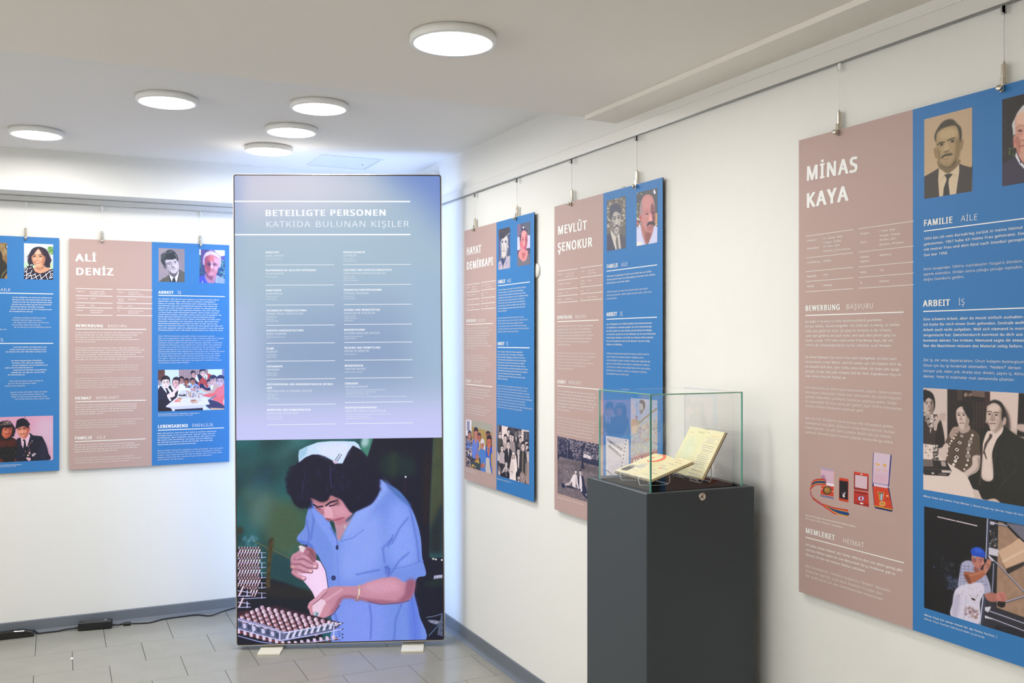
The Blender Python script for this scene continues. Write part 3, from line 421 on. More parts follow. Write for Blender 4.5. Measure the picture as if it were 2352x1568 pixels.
def pic_couple_hat():
    c = Canvas(BP['hat'], [(-612, 175), (1530, 115), (1530, 1390), (-612, 1474)], 620, (0, 945, 12.546), (206, 160, 184), seed=9, side='right')
    c.P([(-500, 120), (1530, 110), (1530, 500), (-500, 500)], (204, 150, 178), 120, .8); c.P([(1100, 250), (1530, 250), (1530, 1000), (1150, 900)], (204, 172, 196), 100, .9); c.L([(-500, 166), (1530, 118)], 24, (230, 160, 180), 6, .7)
    bk = (12, 8, 22)
    c.P([(190, 260), (300, 290), (400, 420), (445, 540), (420, 640), (350, 730), (-120, 760), (-160, 560), (-120, 400), (0, 300)], bk, 8)
    c.P([(-40, 740), (60, 760), (330, 740), (480, 830), (520, 1000), (520, 1460), (-330, 1480), (-260, 1000), (-180, 820)], (46, 14, 16), 5); c.P([(-180, 860), (470, 840), (480, 1020), (-200, 1030)], (74, 22, 16), 16, .9); c.P([(200, 900), (250, 1000), (330, 1010), (470, 880), (480, 1020), (180, 1030)], (40, 12, 14), 16, .7)
    c.P([(-230, 1030), (500, 1010), (520, 1430), (-290, 1460)], (10, 8, 16), 5, 1, 1); c.speck([(-200, 1040), (520, 1040), (520, 1420), (-200, 1420)], [(150, 160, 170), (90, 90, 100)], 60, 9, 2, .8, asp=.35); c.P([(-300, 1480), (-280, 1300), (0, 1340), (80, 1470)], (90, 30, 18), 8); c.P([(440, 1320), (490, 1300), (500, 1430), (420, 1430)], (110, 40, 26), 6)
    c.P([(80, 470), (220, 440), (330, 420), (345, 560), (310, 680), (240, 760), (150, 780), (70, 710), (45, 600)], (178, 84, 60), 6); c.P([(240, 460), (340, 440), (340, 600), (300, 720), (240, 650)], (150, 60, 44), 20, .7); c.P([(70, 560), (180, 560), (160, 740), (90, 700)], (196, 108, 84), 20, .7); c.E(205, 600, 40, 30, (214, 140, 120), 10, .8)
    c.P([(-30, 480), (80, 360), (260, 380), (340, 430), (230, 470), (140, 450), (70, 490), (40, 620), (-40, 640)], bk, 8)
    for x, y in ((165, 515), (300, 515)): c.L([(x-55, y-34), (x, y-44), (x+48, y-30)], 10, (40, 14, 20), 4, .8); c.E(x, y+2, 30, 14, (40, 16, 24), 5); c.P([(x-80, y-30), (x+60, y-30), (x+50, y+46), (x-60, y+50)], (200, 120, 100), 4, .2)
    c.L([(80, 520), (100, 570), (200, 575), (230, 520)], 5, (220, 160, 140), 2, .7); c.L([(250, 520), (270, 570), (340, 565)], 5, (220, 160, 140), 2, .6); c.P([(160, 600), (200, 620), (250, 600), (210, 640)], (140, 50, 36), 6, .7); c.L([(165, 640), (215, 632), (270, 634)], 16, (110, 30, 40), 4); c.P([(60, 700), (160, 780), (300, 720), (340, 800), (180, 830), (40, 790)], (16, 10, 20), 8)
    c.P([(10, 410), (60, 330), (150, 280), (200, 240), (250, 290), (310, 350), (330, 380), (200, 370), (80, 390)], (110, 86, 84), 4); c.speck([(40, 330), (300, 280), (320, 370), (40, 400)], [(190, 170, 170), (30, 20, 30), (60, 46, 50)], 60, 12, 3, .9)
    nv = (14, 16, 40)
    c.P([(470, 820), (600, 760), (700, 1000), (800, 960), (850, 625), (960, 690), (1180, 710), (1240, 760), (1330, 960), (1390, 1180), (1400, 1395), (500, 1430), (520, 1040)], nv, 4); c.P([(1150, 900), (1300, 940), (1360, 1200), (1340, 1390), (1180, 1390)], (38, 36, 66), 40, .7); c.L([(850, 630), (960, 692), (1190, 714)], 16, (14, 24, 30), 3)
    c.P([(600, 760), (690, 800), (850, 640), (870, 700), (820, 880), (770, 1020), (750, 960), (690, 900), (670, 1060), (620, 960)], (222, 186, 210), 4, 1, 1); c.P([(660, 800), (720, 800), (735, 840), (765, 1080), (680, 1080), (690, 840), (655, 840)], (10, 10, 26), 3, 1, 1)
    c.P([(480, 520), (520, 470), (760, 410), (840, 450), (850, 500), (820, 620), (780, 720), (700, 780), (620, 750), (540, 680), (500, 600)], (204, 128, 104), 6); c.P([(700, 440), (850, 470), (820, 620), (740, 760), (690, 760), (760, 620)], (150, 66, 56), 20, .8); c.P([(510, 560), (600, 560), (590, 660), (550, 650)], (224, 156, 136), 16, .8); c.E(740, 560, 44, 40, (222, 150, 126), 16, .8); c.E(650, 700, 50, 30, (212, 140, 118), 12, .7); c.P([(600, 600), (640, 530), (680, 590), (650, 620)], (226, 156, 132), 6, .9)
    for x, y in ((560, 500), (700, 486)): c.L([(x-50, y-10), (x, y-28), (x+50, y-20)], 15, (40, 16, 26), 5); c.E(x, y+6, 34, 12, (56, 24, 34), 4); c.L([(x-40, y+36), (x+40, y+30)], 7, (150, 76, 66), 5, .7)
    c.L([(590, 618), (650, 626), (690, 614)], 7, (140, 60, 50), 4, .8); c.L([(570, 640), (650, 650), (730, 632)], 13, (140, 60, 64), 4); c.E(835, 520, 24, 44, (176, 90, 74), 5); c.L([(540, 620), (570, 680)], 8, (150, 76, 62), 6, .6)
    c.P([(440, 470), (460, 400), (480, 280), (520, 230), (600, 200), (680, 190), (750, 240), (800, 290), (850, 360), (860, 380), (830, 420), (850, 470), (790, 460), (700, 420), (560, 450), (490, 480), (470, 500), (410, 480), (420, 460)], (8, 6, 26), 4); c.L([(770, 250), (830, 340)], 36, (50, 34, 44), 5); c.L([(845, 340), (860, 370)], 20, (30, 20, 30), 4); c.L([(712, 146), (740, 210), (770, 250)], 11, (50, 30, 60), 3)
    for x, y, r, q in ((925, 850, 16, (226, 206, 214)), (875, 912, 18, (206, 120, 70)), (825, 990, 18, (170, 130, 120)), (820, 1030, 12, (120, 80, 90)), (850, 1090, 16, (150, 100, 100)), (850, 1170, 34, (130, 90, 96)), (850, 1200, 26, (206, 170, 170)), (810, 1260, 26, (226, 190, 180)), (840, 1370, 46, (240, 190, 200)), (840, 1370, 26, (214, 160, 176)), (785, 1345, 30, (226, 180, 190)), (730, 1145, 16, (170, 130, 100)), (685, 1262, 12, (150, 140, 140)), (580, 945, 12, (150, 60, 70)), (945, 1265, 26, (226, 206, 214)), (1005, 1215, 26, (190, 170, 190)), (960, 1220, 16, (140, 100, 120))): c.E(x, y, r, r, q, 3)
    for a in range(6): c.L([(975, 1235), (975+55*math.cos(a*1.05), 1235+50*math.sin(a*1.05))], 10, (206, 186, 200), 2)
    return c.grain(10)

def pic_girl_scarf():
    c = Canvas(BP['women'], [(112, 330), (432, 248), (430, 1388), (103, 1445)], 300, (1136, 500, 12.06), (96, 96, 122), seed=10)
    c.P([(100, 320), (440, 240), (440, 1100), (340, 1100), (360, 600), (330, 440), (100, 620)], (66, 68, 92), 20, 1, 1); c.P([(100, 560), (180, 560), (190, 1000), (100, 1240)], (76, 86, 130), 12, 1, 1); c.P([(150, 340), (420, 270), (430, 420), (310, 460), (200, 560), (150, 460)], (60, 56, 66), 10); c.speck([(120, 330), (430, 260), (430, 480), (120, 640)], [(84, 78, 86), (50, 54, 76)], 30, 16, 8, .5, asp=2.5)
    c.P([(350, 500), (440, 440), (440, 1060), (370, 1060), (350, 800)], (72, 84, 120), 10); c.L([(340, 490), (380, 455), (430, 425)], 13, (206, 190, 206), 3)
    c.P([(190, 1000), (340, 960), (330, 1120), (250, 1200), (180, 1140)], (150, 142, 148), 6)
    c.P([(300, 470), (345, 500), (372, 620), (370, 800), (345, 960), (300, 1060), (245, 1095), (205, 1050), (180, 920), (170, 760), (175, 620), (200, 560), (240, 500)], (206, 200, 198), 6)
    c.P([(170, 660), (178, 560), (240, 490), (300, 460), (345, 500), (320, 500), (260, 560), (205, 590)], (52, 52, 66), 8); c.P([(172, 640), (210, 800), (195, 980), (175, 860)], (150, 146, 156), 8, .8); c.P([(345, 640), (370, 700), (350, 940), (310, 1040), (320, 860)], (156, 150, 160), 9, .8); c.E(374, 800, 12, 45, (200, 192, 196), 4)
    for x, y in ((216, 672), (310, 668)):
        c.L([(x-28, y-26), (x-4, y-46), (x+32, y-40)], 11, (78, 80, 108), 3); c.E(x, y, 27, 24, (150, 150, 166), 5); c.E(x, y, 19, 22, (44, 52, 92), 3); c.L([(x-26, y-8), (x, y-24), (x+26, y-6)], 7, (50, 54, 86), 2); c.L([(x-20, y+42), (x+16, y+46)], 6, (168, 164, 172), 4)
    c.P([(245, 700), (240, 800), (232, 840), (262, 862), (288, 838), (275, 800)], (182, 176, 180), 6, .8); c.L([(236, 842), (260, 860), (284, 840)], 10, (90, 88, 110), 4); c.L([(212, 915), (255, 908), (298, 910)], 11, (76, 78, 108), 3); c.P([(220, 920), (290, 920), (256, 945)], (160, 152, 160), 5); c.L([(232, 985), (262, 985)], 9, (168, 160, 168), 5)
    c.P([(190, 1110), (260, 1140), (330, 1080), (330, 1160), (240, 1330), (160, 1200)], (52, 64, 106), 4, 1, 1); c.P([(100, 1260), (170, 1170), (220, 1320), (235, 1420), (103, 1445)], (184, 172, 180), 4, 1, 1); c.P([(330, 1080), (440, 1040), (430, 1388), (235, 1420), (245, 1330)], (180, 172, 182), 4, 1, 1)
    for q in ([(320, 1130), (390, 1210), (420, 1350)], [(110, 1270), (160, 1180)], [(300, 1180), (400, 1380)]): c.L(q, 11, (134, 112, 190), 5, .8)
    c.speck([(120, 1260), (180, 1240), (180, 1380), (120, 1380)], [(128, 108, 180)], 10, 14, 6, .6); c.speck([(300, 1200), (350, 1200), (350, 1340), (300, 1340)], [(128, 108, 180)], 8, 12, 6, .6); c.L([(112, 335), (104, 1440)], 9, (190, 180, 176), 3, .6)
    return c.grain(8)

def pic_short_hair():
    c = Canvas(BP['women'], [(635, 188), (985, 100), (985, 1288), (628, 1348)], 300, (1136, 500, 12.06), (82, 80, 104), seed=11)
    c.P([(630, 190), (720, 165), (720, 520), (630, 540)], (124, 102, 134), 14, 1, 1); c.P([(800, 140), (990, 100), (990, 480), (880, 500)], (84, 90, 108), 10, 1, 1)
    c.P([(628, 540), (720, 520), (720, 885), (628, 905)], (198, 198, 232), 4, 1, 1); c.P([(900, 490), (990, 478), (990, 832), (880, 845)], (206, 198, 232), 4, 1, 1); c.P([(628, 905), (720, 885), (740, 960), (640, 1060)], (84, 68, 92), 5, 1, 1); c.P([(870, 860), (990, 835), (990, 1030), (900, 990)], (78, 74, 96), 5, 1, 1)
    c.P([(628, 1060), (670, 1030), (800, 1200), (920, 1000), (985, 990), (985, 1288), (628, 1348)], (106, 102, 116), 4, 1, 1)
    for x in range(640, 990, 22): c.L([(x, 1120+abs(x-800)*-.2), (x+6, 1340)], 8, (136, 130, 140) if x % 44 else (84, 84, 100), 4, .7)
    c.P([(715, 900), (900, 900), (920, 1000), (880, 1150), (810, 1210), (750, 1180), (660, 1040)], (216, 138, 142), 5); c.P([(760, 960), (860, 980), (820, 1100), (790, 1150)], (166, 84, 88), 12, .7)
    c.P([(740, 330), (800, 300), (860, 320), (900, 420), (915, 560), (905, 740), (875, 880), (820, 970), (770, 950), (725, 860), (700, 700), (705, 480)], (216, 134, 142), 5)
    c.P([(780, 360), (860, 380), (870, 520), (770, 520)], (236, 160, 160), 16, .8); c.P([(870, 440), (912, 560), (890, 800), (840, 940), (850, 700)], (160, 72, 90), 12, .8); c.P([(710, 620), (760, 700), (760, 860), (720, 820)], (196, 96, 108), 12, .7)
    c.P([(700, 640), (700, 440), (740, 330), (790, 270), (860, 270), (900, 330), (905, 420), (860, 360), (800, 350), (750, 410), (735, 520), (722, 640)], (62, 56, 84), 6); c.E(800, 268, 22, 28, (232, 226, 240), 4); c.L([(745, 340), (712, 470)], 16, (200, 200, 220), 5, .9); c.L([(845, 250), (890, 320)], 10, (150, 150, 180), 5)
    for x, y in ((785, 605), (872, 612)): c.L([(x-26, y-56), (x, y-72), (x+26, y-58)], 9, (110, 60, 90), 4); c.E(x, y, 24, 20, (150, 86, 106), 5); c.E(x, y+2, 14, 13, (70, 44, 80), 3); c.L([(x-20, y+44), (x+16, y+50)], 7, (180, 96, 110), 5)
    c.P([(830, 600), (845, 740), (820, 765), (795, 750), (815, 680)], (236, 158, 160), 5); c.L([(790, 752), (820, 766), (848, 748)], 8, (150, 66, 80), 4); c.L([(785, 680), (765, 760)], 8, (180, 90, 106), 5, .7); c.P([(780, 828), (820, 815), (856, 830), (820, 862)], (190, 70, 110), 5); c.E(812, 905, 34, 26, (232, 142, 156), 8, .8)
    return c.grain(8)

def pic_kitchen():
    c = Canvas(BP['women'], [(105, 72), (692, 178), (688, 1302), (88, 1128)], 520, (1060, 955, 9.8), (140, 120, 76), seed=12)
    c.P([(100, 60), (230, 90), (225, 420), (95, 460)], (226, 220, 228), 3, 1, 1); c.P([(125, 110), (185, 120), (185, 330), (125, 330)], (130, 126, 160), 3, 1, 1); c.P([(100, 60), (235, 90), (240, 110), (100, 84)], (200, 190, 200), 3, 1, 1)
    c.P([(230, 95), (700, 175), (700, 375), (240, 240)], (160, 156, 144), 5, 1, 1); c.P([(240, 240), (700, 372), (690, 900), (230, 800)], (166, 138, 78), 5, 1, 1)
    for k in range(6): c.L([(240, 280+k*64), (690, 410+k*60)], 4, (140, 112, 60), 2, .8)
    c.P([(95, 440), (230, 470), (240, 700), (240, 980), (90, 1000)], (60, 52, 72), 5, 1, 1); c.P([(90, 900), (430, 960), (430, 1230), (90, 1135)], (34, 34, 54), 5, 1, 1)
    c.P([(100, 600), (150, 540), (215, 590), (215, 720), (110, 720)], (92, 120, 190), 5); c.face(182, 440, 34, 84, (190, 120, 104), (40, 22, 50), 0); c.speck([(95, 520), (235, 520), (235, 880), (95, 880)], [(206, 160, 130), (60, 70, 120), (40, 40, 60), (220, 200, 190), (90, 120, 200)], 46, 20, 4, .8, asp=1.6); c.L([(150, 860), (160, 780), (190, 740)], 20, (222, 206, 186), 4); c.L([(225, 560), (225, 970)], 11, (170, 130, 110), 3)
    blu = (92, 120, 206)
    c.P([(260, 540), (310, 520), (370, 560), (385, 700), (370, 900), (300, 960), (240, 900), (240, 700)], blu, 5); c.P([(305, 520), (345, 520), (320, 660)], (190, 120, 100), 4); c.face(326, 420, 45, 120, (196, 124, 104), (46, 22, 46), 0, long=.35); c.L([(255, 470), (240, 560)], 34, (176, 106, 92), 5); c.L([(372, 700), (350, 820), (318, 960)], 30, (170, 92, 76), 5)
    c.face(402, 500, 33, 90, (186, 104, 86), (70, 40, 50), 0); c.L([(405, 600), (405, 740)], 34, (222, 200, 160), 4); c.P([(370, 600), (395, 600), (395, 700), (378, 720)], (60, 80, 160), 4)
    c.P([(400, 780), (470, 720), (540, 800), (560, 940), (550, 1260), (430, 1230), (430, 980), (385, 900)], (70, 120, 196), 5); c.P([(500, 540), (530, 640), (530, 750), (505, 760), (490, 640)], (200, 206, 230), 4); c.face(472, 650, 36, 100, (196, 124, 104), (196, 196, 206), 0); c.P([(440, 560), (470, 515), (510, 540), (500, 600), (440, 610)], (206, 206, 214), 5)
    c.P([(550, 720), (590, 640), (690, 700), (690, 1240), (640, 1250), (560, 930)], (38, 84, 190), 5); c.face(600, 450, 42, 80, (160, 96, 84), (44, 30, 54), 0); c.L([(652, 400), (664, 480)], 20, (130, 150, 190), 5, .9); c.P([(665, 880), (692, 860), (690, 1160), (670, 1100)], (186, 150, 50), 4)
    c.face(625, 600, 50, 125, (196, 106, 84), (40, 20, 36), 0, long=.4); c.L([(590, 680), (580, 800)], 22, (206, 170, 60), 4); c.P([(590, 760), (640, 740), (630, 860), (600, 900)], (176, 96, 76), 4)
    c.P([(560, 940), (630, 960), (640, 1100), (670, 1300), (555, 1265), (548, 1100)], (190, 180, 176), 4); c.L([(625, 840), (630, 960)], 11, (206, 196, 190), 3); c.L([(440, 1130), (520, 1110)], 70, (150, 86, 70), 5); c.E(475, 1110, 34, 56, (176, 92, 74), 5); c.L([(505, 1060), (530, 1180)], 26, (160, 160, 176), 4)
    c.P([(245, 990), (430, 1060), (425, 1205), (245, 1140)], (44, 62, 66), 3, 1, 1); c.speck([(300, 960), (400, 990), (400, 1060), (300, 1030)], [(222, 180, 60), (190, 140, 60)], 12, 16, 4); c.E(362, 920, 24, 60, (186, 106, 86), 4); c.L([(320, 1010), (320, 940)], 34, (170, 96, 76), 4)
    c.speck([(190, 1090), (320, 1110), (320, 1190), (190, 1160)], [(206, 160, 70), (150, 110, 60)], 14, 18, 4); c.speck([(92, 930), (200, 950), (200, 1130), (92, 1110)], [(190, 180, 190), (40, 40, 70), (170, 120, 100), (30, 30, 50)], 30, 20, 3, .9, asp=.6); c.L([(92, 930), (200, 1000)], 20, (206, 166, 140), 3); c.E(258, 1108, 20, 26, (214, 170, 80), 3)
    return c.grain(10, 2)

def pic_wedding():
    c = Canvas(BP['women'], [(812, 205), (1527, 325), (1520, 1545), (808, 1335)], 560, (1060, 955, 9.8), (60, 54, 64), seed=13)
    W, G, B = (232, 216, 214), (150, 134, 134), (36, 32, 44)
    c.P([(905, 215), (1050, 245), (1050, 620), (905, 640)], (226, 206, 204), 3, 1, 1); c.P([(812, 205), (905, 220), (905, 520), (812, 520)], (120, 106, 110), 4, 1, 1); c.P([(850, 215), (905, 222), (905, 400), (850, 400)], (50, 46, 60), 4, 1, 1); c.P([(1100, 265), (1360, 310), (1360, 600), (1100, 560)], (66, 60, 74), 4, 1, 1); c.P([(1355, 300), (1527, 325), (1527, 360), (1400, 345), (1395, 620), (1350, 620)], (214, 196, 192), 3, 1, 1); c.P([(1400, 355), (1527, 370), (1527, 620), (1400, 600)], (70, 66, 74), 4, 1, 1); c.P([(1280, 330), (1355, 345), (1355, 480), (1280, 480)], (130, 118, 122), 4, 1, 1); c.E(1325, 470, 40, 36, (236, 222, 220), 8); c.L([(1460, 380), (1460, 560)], 11, (200, 190, 190), 2)
    def man(x, y, rx, ry, suit, sk=(214, 196, 194), hair=(40, 34, 44), w=1.9, h=4.2, lg=0, shirt=0):
        c.P([(x-rx*w, y+ry*1.5), (x-rx*.6, y+ry*.9), (x+rx*.6, y+ry*.95), (x+rx*w, y+ry*1.7), (x+rx*w*1.05, y+ry*h), (x-rx*w*1.05, y+ry*(h-.3))], suit, 3)
        if shirt: c.P([(x-rx*.45, y+ry), (x+rx*.5, y+ry), (x+rx*.1, y+ry*(1+shirt))], W, 3, 1, 1); c.L([(x, y+ry*1.2), (x+rx*.05, y+ry*(.8+shirt))], rx*.25, B, 2)
        c.face(x, y, rx, ry, sk, hair, 0, long=lg)
    man(870, 430, 34, 75, (70, 66, 62), hair=(50, 40, 50), w=1.9, h=4.6); c.speck([(840, 370), (900, 370), (900, 460), (840, 460)], [(220, 206, 204), (60, 50, 60)], 12, 12, 4)
    man(1060, 380, 30, 80, (120, 108, 110)); man(1228, 400, 32, 80, (40, 38, 48), sk=(120, 110, 112), w=2.1, h=5, shirt=1.6); man(1325, 540, 26, 62, (110, 98, 100)); man(1110, 480, 32, 80, (176, 158, 156), hair=(30, 26, 36), lg=.5, h=5); man(1155, 500, 26, 76, (150, 134, 136), lg=.4, h=5)
    man(990, 510, 32, 75, (170, 150, 150), w=1.8, h=3.6, lg=.3, shirt=1.2); man(1468, 640, 34, 80, (90, 82, 90), lg=.2); man(1480, 720, 30, 70, (190, 170, 168), h=4); man(1500, 860, 30, 90, (196, 176, 170), w=1.6, h=7)
    man(915, 740, 30, 75, (180, 164, 168), w=2, h=4.4); c.P([(870, 1060), (945, 1075), (930, 1200), (880, 1200)], B, 3, 1, 1)
    man(1058, 650, 34, 85, (32, 30, 40), w=2.2, h=4.7, shirt=2.6); c.P([(965, 930), (1105, 980), (1095, 1240), (1040, 1180), (980, 1100)], (34, 32, 42), 3, 1, 1); man(1285, 815, 32, 85, (46, 42, 52), w=1.5, h=4.6, shirt=2.8); c.P([(1270, 900), (1310, 900), (1308, 1200), (1275, 1160)], (224, 208, 206), 3, 1, 1)
    man(1388, 700, 36, 95, (42, 40, 48), w=2.1, h=6.8); c.P([(1362, 820), (1400, 820), (1390, 1290), (1358, 1260)], (112, 100, 84), 3, 1, 1)
    for k in range(10): c.E(1440, 990+k*46, 5, 7, (190, 186, 190), 1)
    c.P([(1140, 850), (1170, 800), (1200, 850), (1235, 950), (1255, 1200), (1230, 1460), (1070, 1420), (1090, 1150), (1120, 960)], W, 4); c.P([(1120, 1000), (1180, 1080), (1170, 1300), (1100, 1300)], (206, 188, 186), 20, .7); c.face(1168, 900, 28, 72, (200, 180, 176), (60, 50, 56), 0, long=.6); c.P([(1140, 850), (1170, 806), (1200, 850), (1170, 860)], (236, 224, 222), 3); c.L([(1105, 1240), (1160, 1270)], 10, (90, 76, 80), 4)
    man(1010, 1090, 28, 65, (150, 136, 140), w=2.3, h=3.6, shirt=2); c.L([(985, 1150), (910, 1290)], 34, (206, 190, 188), 4); c.P([(830, 1130), (880, 1180), (880, 1345), (820, 1320)], (120, 108, 110), 6); c.E(850, 1280, 22, 50, (190, 172, 172), 6); c.P([(900, 1290), (1060, 1260), (1070, 1420), (900, 1370)], (30, 28, 38), 5); c.L([(1000, 1200), (1010, 1350)], 26, (170, 156, 158), 4)
    c.P([(1310, 1330), (1360, 1250), (1430, 1330), (1420, 1520), (1300, 1480)], (150, 130, 128), 5); c.face(1375, 1330, 26, 60, (176, 152, 146), (130, 110, 108)); c.P([(1230, 1280), (1300, 1240), (1320, 1480), (1240, 1470)], (34, 30, 40), 5); c.E(1290, 1400, 30, 40, (196, 176, 172), 8); c.E(1285, 1468, 24, 14, (226, 212, 210), 3); c.P([(1440, 1100), (1527, 1060), (1520, 1540), (1450, 1500)], (150, 128, 122), 8, .8); c.P([(810, 800), (840, 860), (850, 980), (808, 1000)], (200, 184, 184), 5)
    return c.grain(12, 2)

def pic_park():
    c = Canvas(BP['park'], [(96, 68), (985, 222), (985, 1528), (98, 1272)], 560, (1270, 995, 9.223), (110, 98, 108), seed=14)
    nv = (30, 34, 66)
    c.P([(90, 60), (990, 215), (990, 720), (650, 630), (400, 560), (140, 490), (100, 590)], nv, 4, 1, 1)
    c.speck([(100, 70), (330, 110), (330, 420), (100, 440)], [(130, 118, 128), (60, 60, 90), (40, 44, 76)], 90, 10, 3, .8, asp=2)
    c.speck([(300, 100), (990, 215), (990, 560), (420, 480)], [(190, 176, 182), (150, 136, 146), (90, 84, 104), (34, 36, 66)], 620, 13, 2, .85, asp=.7)
    c.speck([(430, 470), (600, 500), (600, 640), (440, 600)], [(120, 108, 122), (40, 42, 70)], 70, 12, 3, .8); c.speck([(650, 440), (800, 480), (800, 540), (650, 500)], [(236, 226, 228), (206, 194, 200)], 34, 15, 2, .95)
    c.P([(100, 590), (150, 490), (420, 560), (620, 610), (985, 700), (985, 1528), (98, 1272)], (124, 110, 116), 5, 1, 1, noise=1.2, cell=60, col2=(96, 86, 96)); c.P([(430, 600), (760, 690), (985, 760), (985, 880), (600, 780), (420, 700)], (84, 76, 82), 24, .7); c.P([(100, 590), (300, 580), (320, 640), (100, 640)], (90, 82, 86), 16, .7)
    c.speck([(100, 620), (985, 800), (985, 1520), (100, 1270)], [(176, 160, 168), (150, 136, 142), (76, 68, 80), (100, 90, 100)], 700, 8, 2, .6)
    c.L([(312, 160), (306, 520)], 17, (120, 114, 128), 3); c.L([(236, 90), (240, 400)], 13, (96, 92, 112), 4); c.L([(128, 90), (118, 430)], 14, (140, 130, 140), 4)
    c.P([(640, 230), (690, 230), (640, 420), (650, 640), (680, 745), (590, 735), (612, 640), (600, 420)], (28, 32, 62), 4)
    wh = (226, 214, 220)
    c.P([(440, 870), (500, 880), (525, 960), (530, 1050), (560, 1180), (530, 1160), (500, 1060), (480, 1130), (450, 1170), (420, 1120), (400, 1020), (360, 1080), (350, 1060), (400, 940)], wh, 3); c.P([(490, 900), (520, 960), (500, 1060), (470, 1140)], (180, 168, 176), 8, .7); c.P([(340, 1040), (360, 1050), (330, 1110), (260, 1130), (245, 1080)], (190, 176, 184), 4); c.P([(185, 1070), (250, 1080), (270, 1140), (230, 1150), (185, 1120)], nv, 3); c.P([(210, 1050), (230, 1050), (235, 1090), (205, 1090)], nv, 2); c.P([(300, 1100), (420, 1130), (560, 1190), (300, 1140)], (34, 36, 60), 4)
    c.face(486, 815, 22, 46, (214, 200, 204), (30, 30, 58), 8)
    c.P([(530, 920), (570, 905), (620, 905), (650, 920), (680, 1100), (710, 1160), (745, 1380), (700, 1370), (600, 1250), (560, 1180), (535, 1040)], nv, 3); c.P([(566, 905), (600, 905), (620, 1130), (570, 1170), (562, 1040)], wh, 3); c.face(584, 830, 23, 46, (214, 200, 204), (30, 30, 58), 8); c.E(606, 1200, 17, 40, (226, 214, 218), 3, rot=10); c.E(708, 1295, 12, 20, (214, 206, 214), 3, rot=-20); c.E(737, 1345, 10, 14, (206, 200, 210), 3); c.E(490, 1150, 12, 12, (200, 190, 200), 4)
    c.L([(330, 470), (560, 520)], 5, (90, 90, 110), 2, .7); c.L([(660, 545), (985, 620)], 5, (110, 106, 124), 2, .7)
    return c.grain(10)

def pic_garden_man():
    c = Canvas(BP['park'], [(128, 358), (502, 262), (495, 1305), (123, 1365)], 300, (1380, 420, 8.713), (110, 104, 98), seed=15)
    c.speck([(120, 350), (510, 260), (500, 1100), (120, 1100)], [(166, 156, 144), (90, 86, 84), (130, 122, 114), (196, 188, 176)], 330, 16, 3, .75, asp=1.4); c.P([(390, 880), (500, 820), (500, 1305), (380, 1300)], (104, 100, 98), 10, .9, 1)
    c.P([(120, 1040), (200, 1000), (300, 1340), (120, 1370)], (78, 78, 98), 5, 1, 1); c.P([(370, 1000), (495, 1090), (495, 1300), (400, 1320)], (88, 84, 98), 5, 1, 1)
    c.P([(205, 930), (230, 980), (310, 1080), (370, 990), (405, 1310), (295, 1335), (200, 1020)], (206, 196, 190), 4, 1, 1); c.P([(310, 1080), (345, 1080), (370, 1320), (320, 1330), (300, 1160)], (116, 110, 108), 4, 1, 1); c.L([(340, 1110), (355, 1300)], 9, (176, 166, 158), 4)
    c.P([(230, 900), (380, 860), (370, 1000), (310, 1060), (250, 1000)], (120, 114, 118), 6)
    c.P([(190, 700), (180, 560), (210, 450), (290, 410), (370, 430), (415, 520), (410, 640), (390, 640), (350, 580), (290, 580), (240, 640), (225, 760), (205, 740)], (82, 84, 104), 8)
    c.P([(245, 640), (290, 575), (350, 600), (395, 620), (402, 720), (395, 820), (370, 920), (330, 1030), (280, 1010), (235, 900), (220, 780)], (176, 168, 164), 6); c.P([(220, 780), (260, 800), (270, 980), (235, 900)], (120, 114, 120), 9, .8); c.P([(260, 610), (330, 600), (330, 660), (255, 680)], (190, 182, 176), 10, .8)
    for x, y in ((275, 710), (360, 692)): c.L([(x-34, y-30), (x, y-44), (x+30, y-26)], 13, (64, 64, 84), 4); c.E(x, y+4, 30, 18, (112, 108, 114), 6); c.E(x, y+4, 15, 12, (50, 50, 70), 3)
    c.P([(325, 690), (345, 800), (320, 830), (295, 820)], (196, 188, 182), 6); c.L([(295, 830), (325, 838), (350, 820)], 8, (90, 86, 96), 4); c.L([(272, 905), (310, 856), (360, 868), (372, 900)], 24, (62, 62, 80), 5); c.L([(300, 905), (345, 890)], 11, (190, 170, 166), 4); c.L([(290, 950), (350, 945)], 13, (120, 114, 120), 6)
    return c.grain(8)

